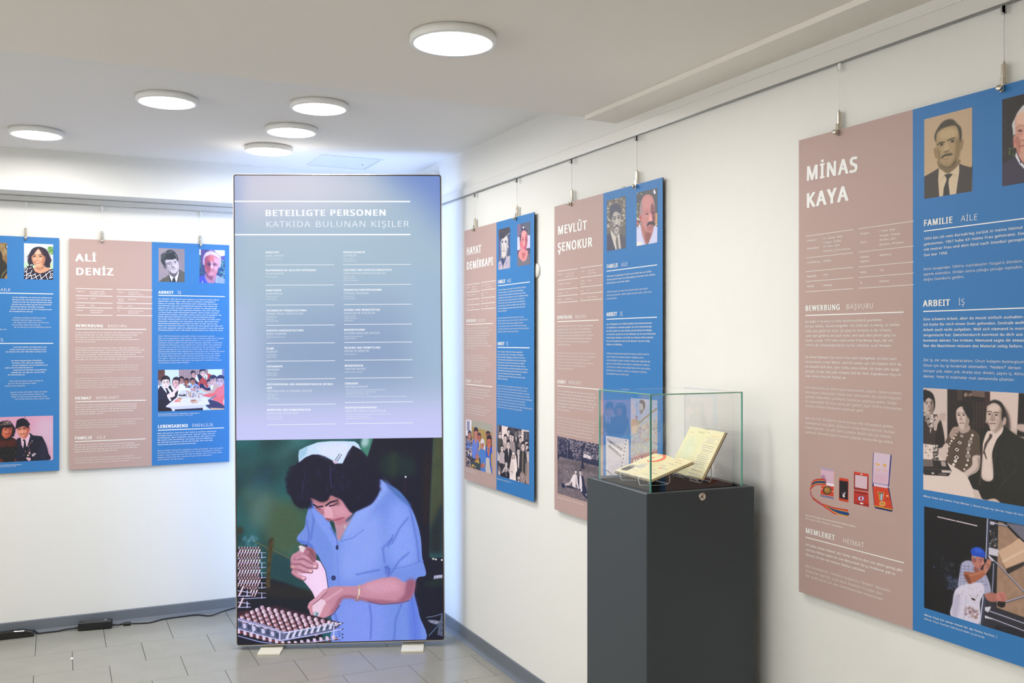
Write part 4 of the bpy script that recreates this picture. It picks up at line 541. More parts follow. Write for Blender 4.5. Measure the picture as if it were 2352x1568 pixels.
def pic_bald_man():
    c = Canvas(BP['park'], [(722, 200), (1137, 98), (1132, 1190), (713, 1265)], 300, (1380, 420, 8.713), (92, 92, 98), seed=16)
    c.speck([(720, 200), (870, 165), (830, 700), (720, 700)], [(170, 170, 120), (96, 100, 90), (80, 84, 96), (190, 190, 110)], 50, 18, 7, .8); c.P([(1055, 150), (1075, 125), (1100, 190), (1095, 220), (1060, 215)], (232, 230, 250), 3, 1, 1); c.P([(1090, 600), (1132, 600), (1132, 800), (1085, 800)], (206, 160, 110), 5, 1, 1); c.speck([(720, 700), (800, 700), (800, 900), (720, 900)], [(206, 90, 80), (70, 70, 84), (206, 176, 110), (230, 230, 226)], 16, 18, 4); c.E(1110, 830, 24, 30, (206, 176, 150), 5)
    c.P([(715, 930), (800, 840), (830, 1000), (900, 1230), (713, 1265)], (206, 206, 236), 4, 1, 1); c.P([(1070, 850), (1135, 880), (1132, 1190), (950, 1225), (1010, 1050)], (200, 202, 234), 4, 1, 1); c.P([(720, 1180), (820, 1180), (830, 1245), (716, 1262)], (236, 230, 220), 8, .8, 1); c.L([(810, 1040), (870, 1210)], 9, (160, 160, 190), 5); c.L([(1030, 1010), (960, 1200)], 11, (150, 150, 160), 6)
    c.P([(810, 820), (940, 860), (1060, 850), (1020, 1050), (920, 1230), (880, 1180), (820, 980)], (176, 120, 116), 6); c.P([(900, 1000), (1010, 1000), (950, 1180), (900, 1140)], (136, 84, 84), 16, .8); c.L([(880, 1100), (930, 1060), (1000, 1060)], 8, (140, 90, 90), 5, .8)
    c.P([(785, 640), (790, 460), (830, 320), (900, 240), (980, 235), (1040, 290), (1075, 420), (1090, 600), (1090, 780), (1060, 880), (1000, 990), (930, 960), (860, 870), (815, 800)], (196, 136, 136), 6); c.P([(860, 280), (1000, 280), (1040, 480), (860, 500)], (206, 146, 146), 30, .8); c.P([(1030, 400), (1085, 560), (1085, 780), (1020, 880), (1030, 700), (1000, 560)], (110, 74, 84), 18, .85)
    c.P([(785, 640), (785, 440), (820, 360), (840, 500), (830, 680)], (160, 140, 150), 10, .8); c.P([(765, 660), (790, 630), (815, 680), (820, 780), (790, 760)], (206, 120, 112), 5); c.E(800, 700, 10, 40, (150, 70, 70), 5, .8)
    for x, y in ((925, 620), (1045, 600)): c.L([(x-46, y-40), (x, y-66), (x+36, y-46)], 12, (170, 110, 116), 6); c.E(x, y, 30, 16, (130, 76, 86), 7); c.E(x+6, y, 13, 9, (60, 44, 60), 3); c.L([(x-34, y+44), (x+30, y+34)], 8, (230, 170, 166), 7, .8)
    c.P([(990, 600), (1010, 640), (1030, 740), (1000, 770), (955, 760), (970, 690)], (232, 160, 158), 6); c.P([(920, 840), (960, 780), (1010, 770), (1070, 790), (1090, 830), (1050, 860), (990, 830), (940, 870)], (70, 62, 74), 6); c.L([(950, 846), (1000, 860), (1050, 836)], 16, (176, 110, 110), 5); c.L([(930, 720), (920, 800)], 9, (150, 90, 92), 6, .7); c.P([(930, 880), (1050, 870), (1000, 970), (940, 940)], (160, 104, 104), 14, .8)
    return c.grain(8)

def pic_poster():
    c = Canvas(BP['park'], [(210, 788), (556, 838), (550, 1600), (208, 1540)], 360, (1360, 880, 6.533), (204, 196, 206), seed=17)
    c.P([(212, 790), (280, 800), (470, 960), (455, 1110), (300, 1000), (212, 900)], (226, 218, 226), 1, 1, 1); c.P([(212, 788), (300, 800), (480, 940), (470, 990)], (206, 198, 206), 2, 1, 1)
    c.P([(485, 830), (555, 840), (500, 1140), (470, 1400), (415, 1400), (450, 1080)], (216, 208, 216), 1, 1, 1); c.L([(487, 832), (452, 1080), (415, 1400)], 4, (150, 140, 150)); c.L([(553, 842), (492, 1150), (470, 1400)], 4, (150, 140, 150)); c.L([(212, 800), (330, 900), (455, 985)], 3, (120, 110, 120)); c.L([(212, 880), (300, 1000), (440, 1110)], 3, (120, 110, 120))
    for k in range(9): t = k/8.; c.P([(506-t*70, 840+t*440), (520-t*72, 850+t*440), (516-t*72, 874+t*440), (502-t*70, 864+t*440)], (50, 40, 56), .5, 1, 1)
    c.P([(208, 1252), (330, 1370), (330, 1420), (208, 1320)], (224, 216, 226), 1, 1, 1)
    return c

def pic_lute_player():
    c = Canvas(BP['park'], [(580, 218), (985, 255), (982, 1360), (582, 1290)], 420, (1360, 880, 6.533), (160, 170, 196), seed=18)
    c.speck([(580, 220), (985, 255), (985, 700), (580, 640)], [(150, 166, 206), (186, 190, 206), (120, 150, 196), (190, 170, 196)], 300, 13, 3, .7, asp=.4)
    c.P([(600, 760), (760, 600), (985, 480), (985, 1100), (580, 1100)], (170, 172, 180), 8, 1, 1)
    for k in range(16): c.L([(640+k*24, 740-k*12), (650+k*22, 1160)], 7, [(176, 130, 130), (186, 170, 130), (150, 160, 186), (196, 190, 180)][k % 4], 3, .75)
    c.speck([(600, 700), (985, 520), (985, 1100), (600, 1150)], [(176, 120, 124), (190, 176, 130), (140, 150, 180), (206, 200, 190)], 320, 8, 2, .7, asp=2)
    c.P([(582, 1130), (700, 1080), (982, 1000), (982, 1360), (582, 1290)], (166, 92, 92), 16, .95, 1); c.speck([(582, 1120), (982, 1010), (982, 1350), (582, 1290)], [(140, 60, 66), (190, 130, 120), (150, 90, 90)], 160, 11, 3, .7)
    c.P([(590, 560), (640, 530), (700, 560), (720, 600), (640, 740), (600, 720), (585, 640)], (166, 140, 110), 5); c.P([(600, 640), (720, 590), (720, 640), (650, 750), (610, 740)], (196, 176, 150), 5); c.L([(720, 590), (800, 520), (880, 460), (970, 385)], 22, (150, 130, 96), 3); c.L([(730, 560), (970, 370)], 5, (80, 66, 56), 2); c.L([(605, 640), (720, 600)], 7, (110, 84, 60), 3)
    c.P([(715, 270), (740, 245), (780, 265), (800, 330), (785, 390), (760, 430), (740, 460), (722, 440), (710, 360)], (120, 108, 112), 4); c.P([(715, 290), (750, 300), (765, 360), (750, 430), (728, 430), (712, 370)], (186, 178, 180), 4); c.P([(712, 275), (745, 250), (790, 280), (790, 360), (768, 380), (760, 320), (725, 300)], (86, 74, 74), 5, .9); c.L([(718, 350), (735, 342)], 7, (60, 50, 60), 1); c.L([(728, 372), (745, 375)], 5, (60, 50, 60), 1); c.P([(722, 405), (755, 400), (745, 465)], (110, 100, 106), 4, .9)
    c.P([(600, 340), (620, 345), (640, 400), (655, 440), (630, 460), (605, 440), (612, 400)], (190, 182, 186), 3); c.L([(604, 342), (626, 400), (615, 440)], 5, (80, 76, 90), 1); c.L([(650, 400), (640, 450)], 5, (80, 76, 90), 1); c.L([(625, 470), (665, 520)], 5, (90, 120, 90), 1); c.E(672, 508, 10, 17, (180, 50, 66), 2)
    c.L([(800, 540), (830, 560), (850, 540)], 16, (196, 190, 196), 3); c.L([(820, 550), (830, 580)], 5, (70, 66, 80), 1); c.L([(842, 520), (852, 560)], 5, (70, 66, 80), 1)
    return c.grain(14)

def pic_dark_suit():
    c = Canvas(BP['medal'], [(98, 243), (884, 42), (873, 1418), (90, 1548)], 420, (2110, 240, 7.13), (194, 166, 134), seed=19)
    c.P([(90, 230), (890, 30), (880, 500), (90, 700)], (192, 166, 138), 60, .8)
    bk = (70, 62, 58)
    c.P([(90, 1180), (200, 1120), (330, 1040), (350, 1100), (340, 1510), (90, 1548)], bk, 4, 1, 1); c.P([(665, 960), (720, 990), (860, 1030), (880, 1000), (873, 1418), (610, 1470), (640, 1200)], bk, 4, 1, 1); c.L([(330, 1050), (325, 1250), (335, 1500)], 8, (110, 74, 64), 2, .7)
    c.P([(335, 1035), (440, 1120), (500, 1120), (600, 1060), (665, 960), (668, 1100), (640, 1280), (615, 1465), (340, 1510), (322, 1230)], (212, 190, 160), 4, 1, 1); c.L([(350, 1240), (430, 1160)], 5, (150, 124, 92), 3); c.L([(545, 1130), (620, 1180)], 5, (150, 124, 92), 3)
    c.P([(420, 1150), (500, 1130), (555, 1135), (550, 1155), (500, 1210), (490, 1280), (512, 1480), (400, 1500), (415, 1360), (462, 1230), (450, 1190)], (58, 54, 52), 3, 1, 1)
    c.P([(330, 900), (660, 900), (665, 970), (580, 1060), (480, 1130), (400, 1080), (335, 1030)], (126, 104, 74), 8)
    c.P([(250, 720), (290, 730), (305, 860), (285, 880), (262, 820)], (150, 124, 88), 5); c.P([(680, 620), (735, 560), (738, 640), (710, 740), (670, 760)], (164, 138, 104), 5); c.L([(715, 600), (705, 720)], 11, (120, 96, 66), 6, .8)
    c.P([(290, 520), (340, 400), (450, 340), (600, 330), (680, 400), (700, 560), (680, 760), (655, 900), (600, 1000), (500, 1060), (400, 1050), (340, 980), (310, 850), (285, 700)], (172, 146, 108), 8)
    c.P([(360, 440), (520, 380), (620, 420), (600, 540), (400, 570), (340, 560)], (194, 168, 130), 30, .85); c.P([(620, 560), (690, 600), (670, 820), (600, 1000), (560, 980), (600, 800)], (130, 106, 70), 24, .85); c.P([(300, 700), (350, 780), (350, 960), (320, 900)], (120, 98, 66), 16, .8); c.P([(340, 960), (480, 1010), (620, 900), (600, 1000), (480, 1065), (380, 1040)], (92, 76, 52), 18, .85)
    c.P([(290, 620), (262, 560), (270, 480), (320, 380), (390, 290), (480, 243), (570, 250), (640, 320), (690, 370), (708, 450), (705, 560), (680, 620), (665, 520), (650, 420), (600, 345), (480, 360), (380, 400), (310, 460), (290, 540)], (70, 64, 52), 9); c.L([(400, 330), (500, 280), (600, 300)], 14, (96, 88, 70), 10, .6)
    c.L([(310, 660), (350, 622), (425, 618)], 24, (82, 70, 50), 9); c.L([(475, 590), (530, 562), (590, 548)], 22, (82, 70, 50), 9)
    for x, y in ((372, 658), (552, 602)): c.E(x, y, 44, 22, (122, 102, 70), 8, .9, -14); c.E(x, y, 20, 17, (50, 44, 36), 4); c.E(x-24, y+2, 9, 7, (206, 186, 150), 3); c.L([(x-36, y-8), (x, y-20), (x+36, y-14)], 8, (60, 52, 40), 4)
    c.P([(430, 620), (470, 620), (510, 740), (480, 760), (420, 790), (400, 760), (420, 700)], (186, 160, 122), 12, .9); c.P([(402, 770), (440, 790), (500, 755), (500, 740), (440, 765)], (96, 80, 54), 7, .9)
    c.P([(365, 880), (400, 830), (470, 800), (540, 795), (558, 815), (520, 840), (440, 850), (400, 878)], (84, 72, 50), 7); c.L([(410, 880), (460, 856), (530, 840)], 9, (206, 182, 146), 5, .8); c.L([(420, 900), (500, 880)], 15, (150, 116, 86), 8); c.E(470, 960, 60, 34, (160, 134, 98), 20, .7)
    return c.grain(14, 2)

def pic_grey_man():
    c = Canvas(BP['medal'], [(70, 185), (870, -60), (870, 1320), (64, 1488)], 420, (2292, 200, 6.533), (46, 42, 42), seed=20, side='left')
    c.speck([(70, 180), (300, 120), (260, 1100), (66, 1150)], [(80, 100, 70), (34, 34, 34), (90, 80, 70)], 26, 9, 4, .8); c.speck([(160, 900), (240, 900), (240, 1060), (160, 1060)], [(70, 140, 60), (130, 150, 70)], 9, 10, 3)
    c.P([(64, 1160), (200, 1080), (280, 1010), (400, 1200), (700, 1000), (870, 1040), (870, 1330), (64, 1488)], (62, 54, 74), 4, 1, 1)
    c.P([(275, 970), (330, 1100), (420, 1200), (520, 1180), (560, 1000), (600, 960), (560, 1200), (430, 1260), (330, 1160), (262, 1040)], (226, 222, 236), 3, 1, 1); c.E(340, 1130, 10, 16, (60, 60, 100), 2)
    c.P([(290, 900), (560, 900), (560, 1080), (440, 1180), (340, 1080)], (180, 120, 104), 6)
    c.P([(215, 560), (260, 460), (310, 360), (400, 260), (520, 240), (620, 330), (670, 460), (680, 660), (600, 700), (290, 700), (235, 730), (225, 640)], (206, 204, 206), 5)
    c.P([(270, 460), (400, 380), (540, 380), (630, 480), (640, 700), (610, 900), (540, 1060), (420, 1130), (330, 1060), (280, 920), (240, 900), (232, 760), (262, 700)], (212, 158, 140), 6)
    c.P([(300, 400), (440, 340), (560, 400), (560, 540), (300, 560)], (232, 192, 172), 20, .8); c.P([(260, 740), (330, 780), (330, 1000), (290, 940)], (176, 110, 100), 12, .8); c.P([(540, 600), (640, 640), (600, 900), (520, 1050)], (166, 108, 96), 24, .7); c.E(245, 830, 14, 60, (180, 110, 100), 5)
    for x, y in ((335, 655), (520, 600)): c.L([(x-60, y-30), (x-10, y-86), (x+60, y-76)], 17, (176, 140, 124), 8, .8); c.E(x, y, 44, 20, (150, 100, 92), 7); c.E(x, y, 18, 13, (60, 40, 40), 3); c.L([(x-44, y+50), (x+10, y+62), (x+44, y+40)], 9, (176, 106, 96), 6)
    c.P([(400, 640), (440, 640), (470, 760), (420, 800), (360, 780), (370, 730)], (226, 164, 146), 8); c.L([(360, 790), (410, 804), (460, 780)], 9, (130, 76, 66), 5); c.L([(330, 890), (400, 870), (500, 850)], 11, (130, 66, 60), 5); c.L([(345, 800), (320, 900)], 9, (160, 96, 86), 6, .8); c.L([(350, 910), (460, 885)], 13, (206, 140, 126), 6)
    return c.grain(8, 2)

def pic_bar_couple():
    c = Canvas(BP['medal'], [(100, 192), (1760, 280), (1760, 1730), (100, 1300)], 640, (2100, 850, 4.75), (206, 186, 180), seed=21, side='left')
    bk, sk = (34, 26, 24), (206, 184, 178)
    c.P([(362, 205), (830, 235), (830, 900), (362, 900)], (38, 28, 26), 3, 1, 1); c.P([(470, 212), (525, 215), (525, 330), (470, 325)], (64, 50, 46), 3, 1, 1); c.P([(625, 222), (772, 230), (772, 320), (625, 300)], (104, 84, 76), 2, 1, 1); c.P([(770, 232), (828, 236), (828, 420), (770, 420)], (60, 34, 32), 2, 1, 1)
    for x in (650, 685, 720, 756): c.L([(x, 350), (x, 640)], 8, (84, 62, 46), 3, .8)
    c.P([(620, 280), (770, 300), (770, 350), (620, 320)], (28, 20, 20), 2, 1, 1); c.speck([(540, 250), (610, 250), (610, 310), (540, 310)], [(170, 140, 124), (60, 44, 40)], 10, 12, 3)
    c.P([(1140, 250), (1770, 285), (1770, 760), (1120, 720)], (26, 20, 20), 3, 1, 1); c.P([(828, 236), (1140, 250), (1120, 720), (828, 640)], (216, 194, 186), 3, 1, 1); c.P([(960, 400), (1020, 460), (1045, 560), (1040, 660), (960, 640)], (50, 38, 36), 14, .9); c.P([(1130, 590), (1240, 600), (1240, 680), (1130, 650)], (196, 170, 162), 6)
    # left woman
    c.P([(100, 460), (190, 470), (230, 500), (290, 540), (330, 760), (280, 850), (100, 800)], (54, 42, 38), 5); c.P([(280, 560), (335, 780), (300, 840), (230, 780)], (36, 28, 26), 4); c.P([(110, 480), (200, 480), (250, 520), (230, 600), (190, 640), (180, 690), (150, 600)], (160, 144, 138), 4); c.speck([(110, 480), (250, 490), (200, 680), (140, 640)], [(50, 40, 40), (226, 210, 204)], 34, 9, 2, .9)
    c.L([(230, 640), (240, 580), (280, 510)], 42, (190, 168, 160), 5); c.P([(250, 490), (300, 465), (340, 480), (345, 510), (330, 550), (280, 540)], (190, 166, 158), 5); 
    for q in ([(300, 480), (340, 465)], [(310, 500), (345, 490)], [(305, 520), (335, 545)]): c.L(q, 10, (176, 152, 144), 2)
    c.P([(96, 230), (150, 222), (205, 260), (228, 340), (222, 420), (190, 470), (180, 400), (110, 420), (96, 430)], (24, 18, 18), 5); c.P([(105, 320), (140, 295), (190, 310), (212, 370), (205, 440), (175, 480), (130, 475), (105, 440)], (190, 170, 162), 4); c.P([(185, 320), (212, 370), (200, 450), (170, 475)], (120, 100, 94), 8, .8)
    for x in (137, 188): c.L([(x-20, 345), (x+16, 342)], 6, (50, 38, 36), 3); c.E(x, 362, 13, 7, (60, 48, 46), 3)
    c.P([(160, 370), (172, 405), (150, 410)], (140, 120, 112), 4, .8); c.L([(150, 438), (190, 434)], 7, (90, 62, 60), 2); c.P([(100, 240), (170, 250), (200, 320), (160, 300), (130, 320), (110, 350)], (24, 18, 18), 4)
    # middle woman
    c.P([(380, 700), (440, 640), (500, 640), (620, 640), (700, 690), (718, 760), (715, 940), (640, 945), (635, 1030), (560, 1110), (480, 1080), (340, 990), (380, 820), (335, 800)], (84, 68, 56), 4)
    c.P([(335, 800), (375, 820), (350, 960), (330, 990), (290, 940), (290, 880)], sk, 5); c.P([(640, 940), (714, 935), (718, 1040), (700, 1090), (600, 1165), (540, 1120), (630, 1040)], sk, 5); c.P([(690, 960), (716, 960), (714, 1060), (600, 1165), (590, 1150), (690, 1060)], (150, 130, 122), 8, .8)
    for q in ((520, 718, 30), (498, 790, 38), (467, 866, 40), (462, 950, 44)): c.P([(q[0]-q[2], q[1]-4), (q[0]-4, q[1]-q[2]*.9), (q[0]+q[2], q[1]+4), (q[0]+4, q[1]+q[2]*.9)], (44, 34, 30), 1, 1, 1); c.P([(q[0]-q[2]*.7, q[1]-2), (q[0]-2, q[1]-q[2]*.62), (q[0]+q[2]*.7, q[1]+2), (q[0]+2, q[1]+q[2]*.62)], (222, 206, 198), 1, 1, 1); c.E(q[0], q[1], q[2]*.24, q[2]*.24, (34, 26, 26), 1)
    for x, y, r in ((635, 710, 15), (622, 746, 12), (610, 782, 22), (600, 818, 13), (592, 858, 20), (588, 895, 12), (588, 935, 25), (586, 982, 12), (572, 1035, 13), (548, 1080, 11), (455, 706, 11), (432, 742, 12), (408, 772, 12), (392, 800, 9), (380, 830, 9), (450, 990, 18), (430, 1030, 16), (365, 880, 8), (362, 930, 8)):
        c.E(x, y, r, r*1.05, (226, 212, 204), 1.5)
        if r > 18: c.E(x, y, r*.75, r*.8, (60, 46, 40), 1); c.E(x, y, r*.35, r*.35, (226, 212, 204), 1)
    c.P([(485, 600), (600, 600), (600, 660), (530, 690), (490, 660)], (176, 154, 146), 4)
    c.P([(455, 430), (470, 380), (540, 340), (590, 360), (640, 420), (640, 540), (600, 560), (580, 460), (500, 420), (470, 440)], (24, 18, 18), 7); c.P([(465, 430), (510, 395), (560, 420), (595, 500), (600, 560), (575, 620), (540, 645), (500, 625), (470, 560), (458, 490)], (206, 184, 176), 4); c.P([(570, 470), (600, 540), (580, 620), (545, 640), (560, 560)], (150, 128, 120), 8, .8); c.P([(530, 400), (600, 430), (620, 540), (590, 520), (550, 450)], (26, 20, 20), 5)
    for x, y in ((487, 488), (541, 488)): c.L([(x-20, y-20), (x, y-25), (x+18, y-18)], 6, (60, 44, 40), 2); c.E(x, y, 15, 8, (80, 64, 60), 3); c.E(x, y, 7, 6, (24, 20, 20), 1)
    c.P([(510, 490), (524, 535), (495, 540)], (160, 138, 130), 4, .8); c.L([(498, 540), (526, 540)], 5, (110, 88, 82), 3); c.L([(498, 578), (520, 574), (545, 578)], 9, (120, 86, 82), 2)
    c.P([(385, 700), (420, 630), (460, 615), (485, 630), (480, 680), (450, 690), (430, 740), (400, 745)], (176, 152, 142), 4)
    for k in range(4): c.L([(430+k*14, 640), (395+k*18, 730)], 4, (110, 90, 82), 2, .8)
    # man
    c.P([(720, 690), (800, 620), (830, 680), (760, 800), (740, 980), (740, 1180), (860, 1185), (850, 900), (880, 780), (970, 620), (1120, 710), (1300, 800), (1500, 900), (1760, 1050), (1760, 1740), (1200, 1580), (920, 1440), (740, 1400), (640, 1290), (590, 1170), (715, 1060)], (30, 28, 22), 4); c.P([(1050, 700), (1300, 850), (1300, 1300), (1000, 1350), (940, 1000)], (38, 35, 26), 40, .7)
    for q in ([(1060, 880), (1120, 1000), (1100, 1120)], [(940, 1000), (1000, 1180), (920, 1300)], [(900, 820), (880, 960), (870, 1080)], [(1100, 1100), (960, 1250)]): c.L(q, 11, (60, 54, 44), 8, .6)
    c.P([(790, 680), (830, 660), (900, 680), (970, 615), (960, 680), (900, 760), (850, 900), (840, 1040), (855, 1185), (775, 1175), (745, 1130), (760, 960), (740, 930), (750, 800)], (222, 202, 194), 3)
    c.P([(825, 690), (852, 700), (850, 730), (800, 800), (770, 880), (795, 970), (785, 970), (758, 900), (740, 950), (770, 800), (815, 730)], (64, 50, 46), 3, 1, 1); c.L([(840, 700), (790, 800), (765, 880)], 5, (130, 112, 106), 3, .7); c.L([(745, 820), (735, 1000), (715, 1250)], 13, (80, 62, 54), 3)
    c.P([(790, 440), (800, 380), (840, 345), (920, 345), (975, 400), (990, 480), (985, 560), (960, 620), (900, 675), (850, 670), (815, 600), (785, 540)], (200, 176, 166), 5); c.P([(930, 420), (980, 460), (975, 580), (900, 670), (870, 670), (930, 580)], (130, 108, 98), 14, .8); c.P([(815, 400), (900, 380), (930, 440), (830, 450)], (222, 200, 190), 14, .8)
    c.P([(795, 390), (820, 345), (880, 322), (950, 350), (990, 420), (1000, 500), (965, 560), (955, 500), (955, 430), (920, 375), (860, 355)], (34, 28, 26), 5); c.P([(965, 560), (985, 510), (1003, 530), (1000, 580), (975, 600)], (186, 160, 150), 3); c.E(785, 560, 8, 20, (170, 146, 136), 3)
    for x, y in ((822, 478), (896, 488)): c.L([(x-26, y-24), (x, y-32), (x+24, y-22)], 9, (60, 46, 42), 3); c.E(x, y, 18, 9, (100, 80, 74), 4); c.E(x, y, 9, 7, (24, 20, 20), 1)
    c.P([(848, 470), (830, 530), (858, 545), (884, 530), (868, 480)], (160, 134, 124), 6, .8); c.L([(832, 540), (860, 550), (882, 536)], 6, (100, 78, 70), 3); c.L([(820, 585), (855, 578), (892, 584)], 8, (96, 66, 62), 2); c.L([(815, 540), (805, 590)], 6, (130, 106, 98), 4, .7); c.L([(905, 540), (925, 610)], 6, (120, 98, 90), 4, .7); c.E(855, 630, 28, 14, (214, 190, 180), 6, .7)
    # table and machine
    c.P([(100, 800), (260, 820), (280, 950), (350, 1000), (480, 1080), (560, 1140), (600, 1200), (640, 1295), (690, 1310), (740, 1415), (100, 1305)], (222, 202, 196), 3, 1, 1); c.P([(640, 1295), (700, 1310), (745, 1415), (660, 1400)], (206, 184, 176), 3, 1, 1); c.P([(800, 1415), (880, 1400), (940, 1450), (830, 1440)], (206, 182, 172), 4)
    c.P([(205, 810), (265, 815), (272, 980), (205, 975)], (130, 116, 112), 3, 1, 1); c.speck([(205, 815), (265, 815), (265, 975), (205, 975)], [(34, 28, 30), (226, 214, 208), (80, 70, 68)], 36, 10, 2, .9); c.speck([(104, 810), (190, 815), (190, 940), (104, 940)], [(120, 104, 100), (60, 50, 50)], 12, 6, 2)
    c.P([(100, 970), (350, 990), (410, 1100), (375, 1155), (110, 1140), (100, 1120)], (40, 34, 34), 3, 1, 1); c.P([(100, 970), (200, 980), (210, 1050), (100, 1050)], (110, 98, 94), 3, 1, 1); c.P([(290, 990), (340, 998), (350, 1050), (300, 1045)], (170, 154, 148), 2, 1, 1); c.P([(300, 1088), (405, 1095), (400, 1120), (300, 1115)], (206, 190, 184), 2, 1, 1); c.L([(110, 1075), (390, 1085)], 6, (80, 68, 66), 2); c.P([(190, 1112), (218, 1114), (218, 1134), (190, 1132)], (190, 176, 170), 1, 1, 1); c.L([(270, 1130), (350, 1135)], 8, (150, 136, 130), 2)
    return c.grain(8, 2)

def pic_fitter():
    c = Canvas(BP['medal'], [(96, 97), (1760, 440), (1760, 1670), (103, 1112)], 640, (2100, 1140, 4.357), (8, 6, 12), seed=22, side='left')
    c.speck([(150, 500), (450, 700), (450, 950), (320, 900)], [(20, 30, 60), (40, 46, 60), (12, 14, 26)], 40, 12, 4, .8, asp=1.8); c.speck([(340, 800), (450, 820), (430, 950), (350, 920)], [(60, 70, 96), (30, 36, 60)], 40, 12, 3, .9, asp=1.6); c.E(200, 705, 9, 9, (60, 80, 130), 3)
    c.L([(235, 202), (408, 242)], 12, (216, 196, 206), 2); c.L([(420, 244), (627, 292)], 12, (222, 204, 214), 2)
    # beige plate and machine
    c.P([(840, 250), (1760, 440), (1760, 1440), (1100, 1210), (820, 1110)], (158, 126, 106), 4, 1, 1, noise=16, cell=40); c.P([(755, 235), (840, 255), (830, 650), (800, 1110), (750, 900), (750, 520)], (24, 22, 30), 3, 1, 1); c.speck([(760, 300), (825, 310), (825, 500), (760, 500)], [(150, 150, 160), (100, 80, 60), (50, 50, 60)], 40, 9, 2, .8)
    c.P([(920, 260), (1100, 290), (1300, 600), (1300, 700), (1100, 460)], (110, 108, 126), 4, 1, 1); c.L([(905, 262), (1050, 410), (1300, 640)], 24, (16, 14, 20), 3)
    c.P([(700, 960), (820, 1040), (830, 1120), (1100, 1210), (1760, 1450), (1760, 1680), (800, 1330), (680, 1290)], (42, 40, 52), 4, 1, 1); c.P([(820, 1290), (1100, 1320), (1100, 1410), (790, 1330)], (24, 24, 40), 4, 1, 1)
    c.P([(840, 545), (905, 510), (960, 480), (1050, 415), (1100, 460), (1400, 560), (1400, 700), (1100, 660), (920, 722)], (206, 170, 144), 3, 1, 1); c.L([(890, 650), (1000, 590), (1100, 540)], 22, (226, 196, 176), 10, .8); c.P([(920, 722), (1100, 650), (1100, 690), (930, 780)], (50, 38, 36), 4, 1, 1)
    c.P([(745, 505), (845, 530), (840, 600), (745, 580)], (206, 200, 216), 3, 1, 1)
    for q, w in (([(740, 225), (725, 620)], 34), ([(800, 670), (785, 960)], 22), ([(700, 1000), (665, 1285)], 44)): c.L(q, w, (56, 60, 84), 3); c.L([(x-w*.2, y) for x, y in q], w*.3, (190, 190, 214), 3)
    for q in ([(745, 590), (880, 720), (1098, 950), (1400, 1230)], [(915, 1055), (1098, 1000), (1400, 900)], [(760, 1150), (1100, 1270), (1500, 1410)], [(760, 1215), (1100, 1345), (1500, 1500)], [(760, 260), (930, 295)]): c.L(q, 18, (70, 70, 92), 3); c.L([(x, y-4) for x, y in q], 7, (206, 206, 224), 2)
    c.P([(708, 1105), (770, 1098), (760, 1130), (740, 1160), (708, 1140)], (206, 206, 220), 3, 1, 1); c.P([(708, 1185), (800, 1230), (708, 1215)], (214, 214, 226), 3, 1, 1); c.P([(745, 585), (800, 640), (780, 650), (745, 610)], (206, 200, 214), 3, 1, 1); c.P([(760, 245), (810, 255), (800, 285), (760, 280)], (190, 186, 206), 3, 1, 1)
    c.P([(840, 1050), (900, 1040), (910, 1090), (880, 1110), (835, 1090)], (20, 14, 16), 4)
    # man
    c.P([(480, 660), (560, 640), (620, 700), (720, 780), (770, 950), (705, 980), (650, 900), (560, 880), (490, 920), (440, 900), (455, 760)], (168, 168, 200), 4)
    for k in range(7): c.L([(450+k*6, 690+k*32), (560+k*28, 700+k*30)], 7, (110, 110, 150), 3, .7); c.L([(470+k*38, 680), (460+k*44, 900)], 7, (120, 116, 150), 3, .6)
    c.P([(400, 960), (440, 905), (540, 870), (640, 860), (690, 880), (700, 960), (660, 1060), (640, 1278), (375, 1200), (385, 1060)], (212, 206, 228), 4); c.P([(400, 1000), (460, 1000), (430, 1200), (380, 1190)], (180, 174, 204), 16, .8); c.L([(520, 1000), (500, 1220)], 11, (180, 174, 200), 8, .7)
    c.speck([(500, 1100), (640, 1120), (640, 1220), (520, 1200)], [(150, 110, 106), (176, 140, 136), (120, 80, 80)], 26, 14, 5, .6); c.speck([(440, 900), (680, 880), (660, 1060), (440, 1080)], [(190, 170, 180), (160, 130, 130)], 26, 8, 3, .5); c.P([(572, 1015), (605, 1022), (610, 1040), (580, 1030)], (40, 26, 30), 1)
    c.P([(575, 590), (620, 590), (695, 610), (692, 660), (680, 700), (650, 730), (620, 740), (600, 690), (580, 660)], (184, 118, 108), 4); c.P([(590, 600), (620, 620), (610, 660), (590, 650)], (130, 70, 66), 5, .8); c.E(607, 602, 14, 16, (150, 150, 170), 3); c.P([(685, 640), (705, 665), (690, 680), (675, 670)], (200, 132, 120), 3); c.L([(650, 630), (685, 625)], 6, (90, 56, 60), 3); c.L([(655, 648), (678, 645)], 6, (60, 36, 40), 2); c.L([(655, 700), (680, 695)], 7, (110, 60, 60), 3); c.P([(600, 700), (650, 730), (640, 760), (600, 750)], (140, 84, 80), 5)
    c.P([(566, 540), (590, 512), (640, 505), (690, 530), (712, 570), (705, 612), (640, 600), (580, 585)], (26, 72, 190), 3); c.P([(600, 520), (660, 520), (690, 560), (620, 560)], (50, 100, 220), 12, .7)
    c.P([(495, 770), (520, 750), (600, 760), (690, 730), (720, 770), (650, 830), (560, 872), (530, 850)], (166, 96, 70), 4); c.P([(500, 780), (540, 860), (570, 860), (540, 790)], (100, 50, 36), 8, .8); c.L([(560, 790), (640, 770), (700, 745)], 16, (196, 126, 96), 8, .8)
    c.P([(690, 720), (715, 660), (740, 625), (770, 640), (765, 690), (740, 740), (715, 770)], (186, 124, 108), 4)
    for k in range(3): c.L([(720+k*14, 660+k*8), (735+k*12, 720-k*6)], 5, (110, 64, 60), 2)
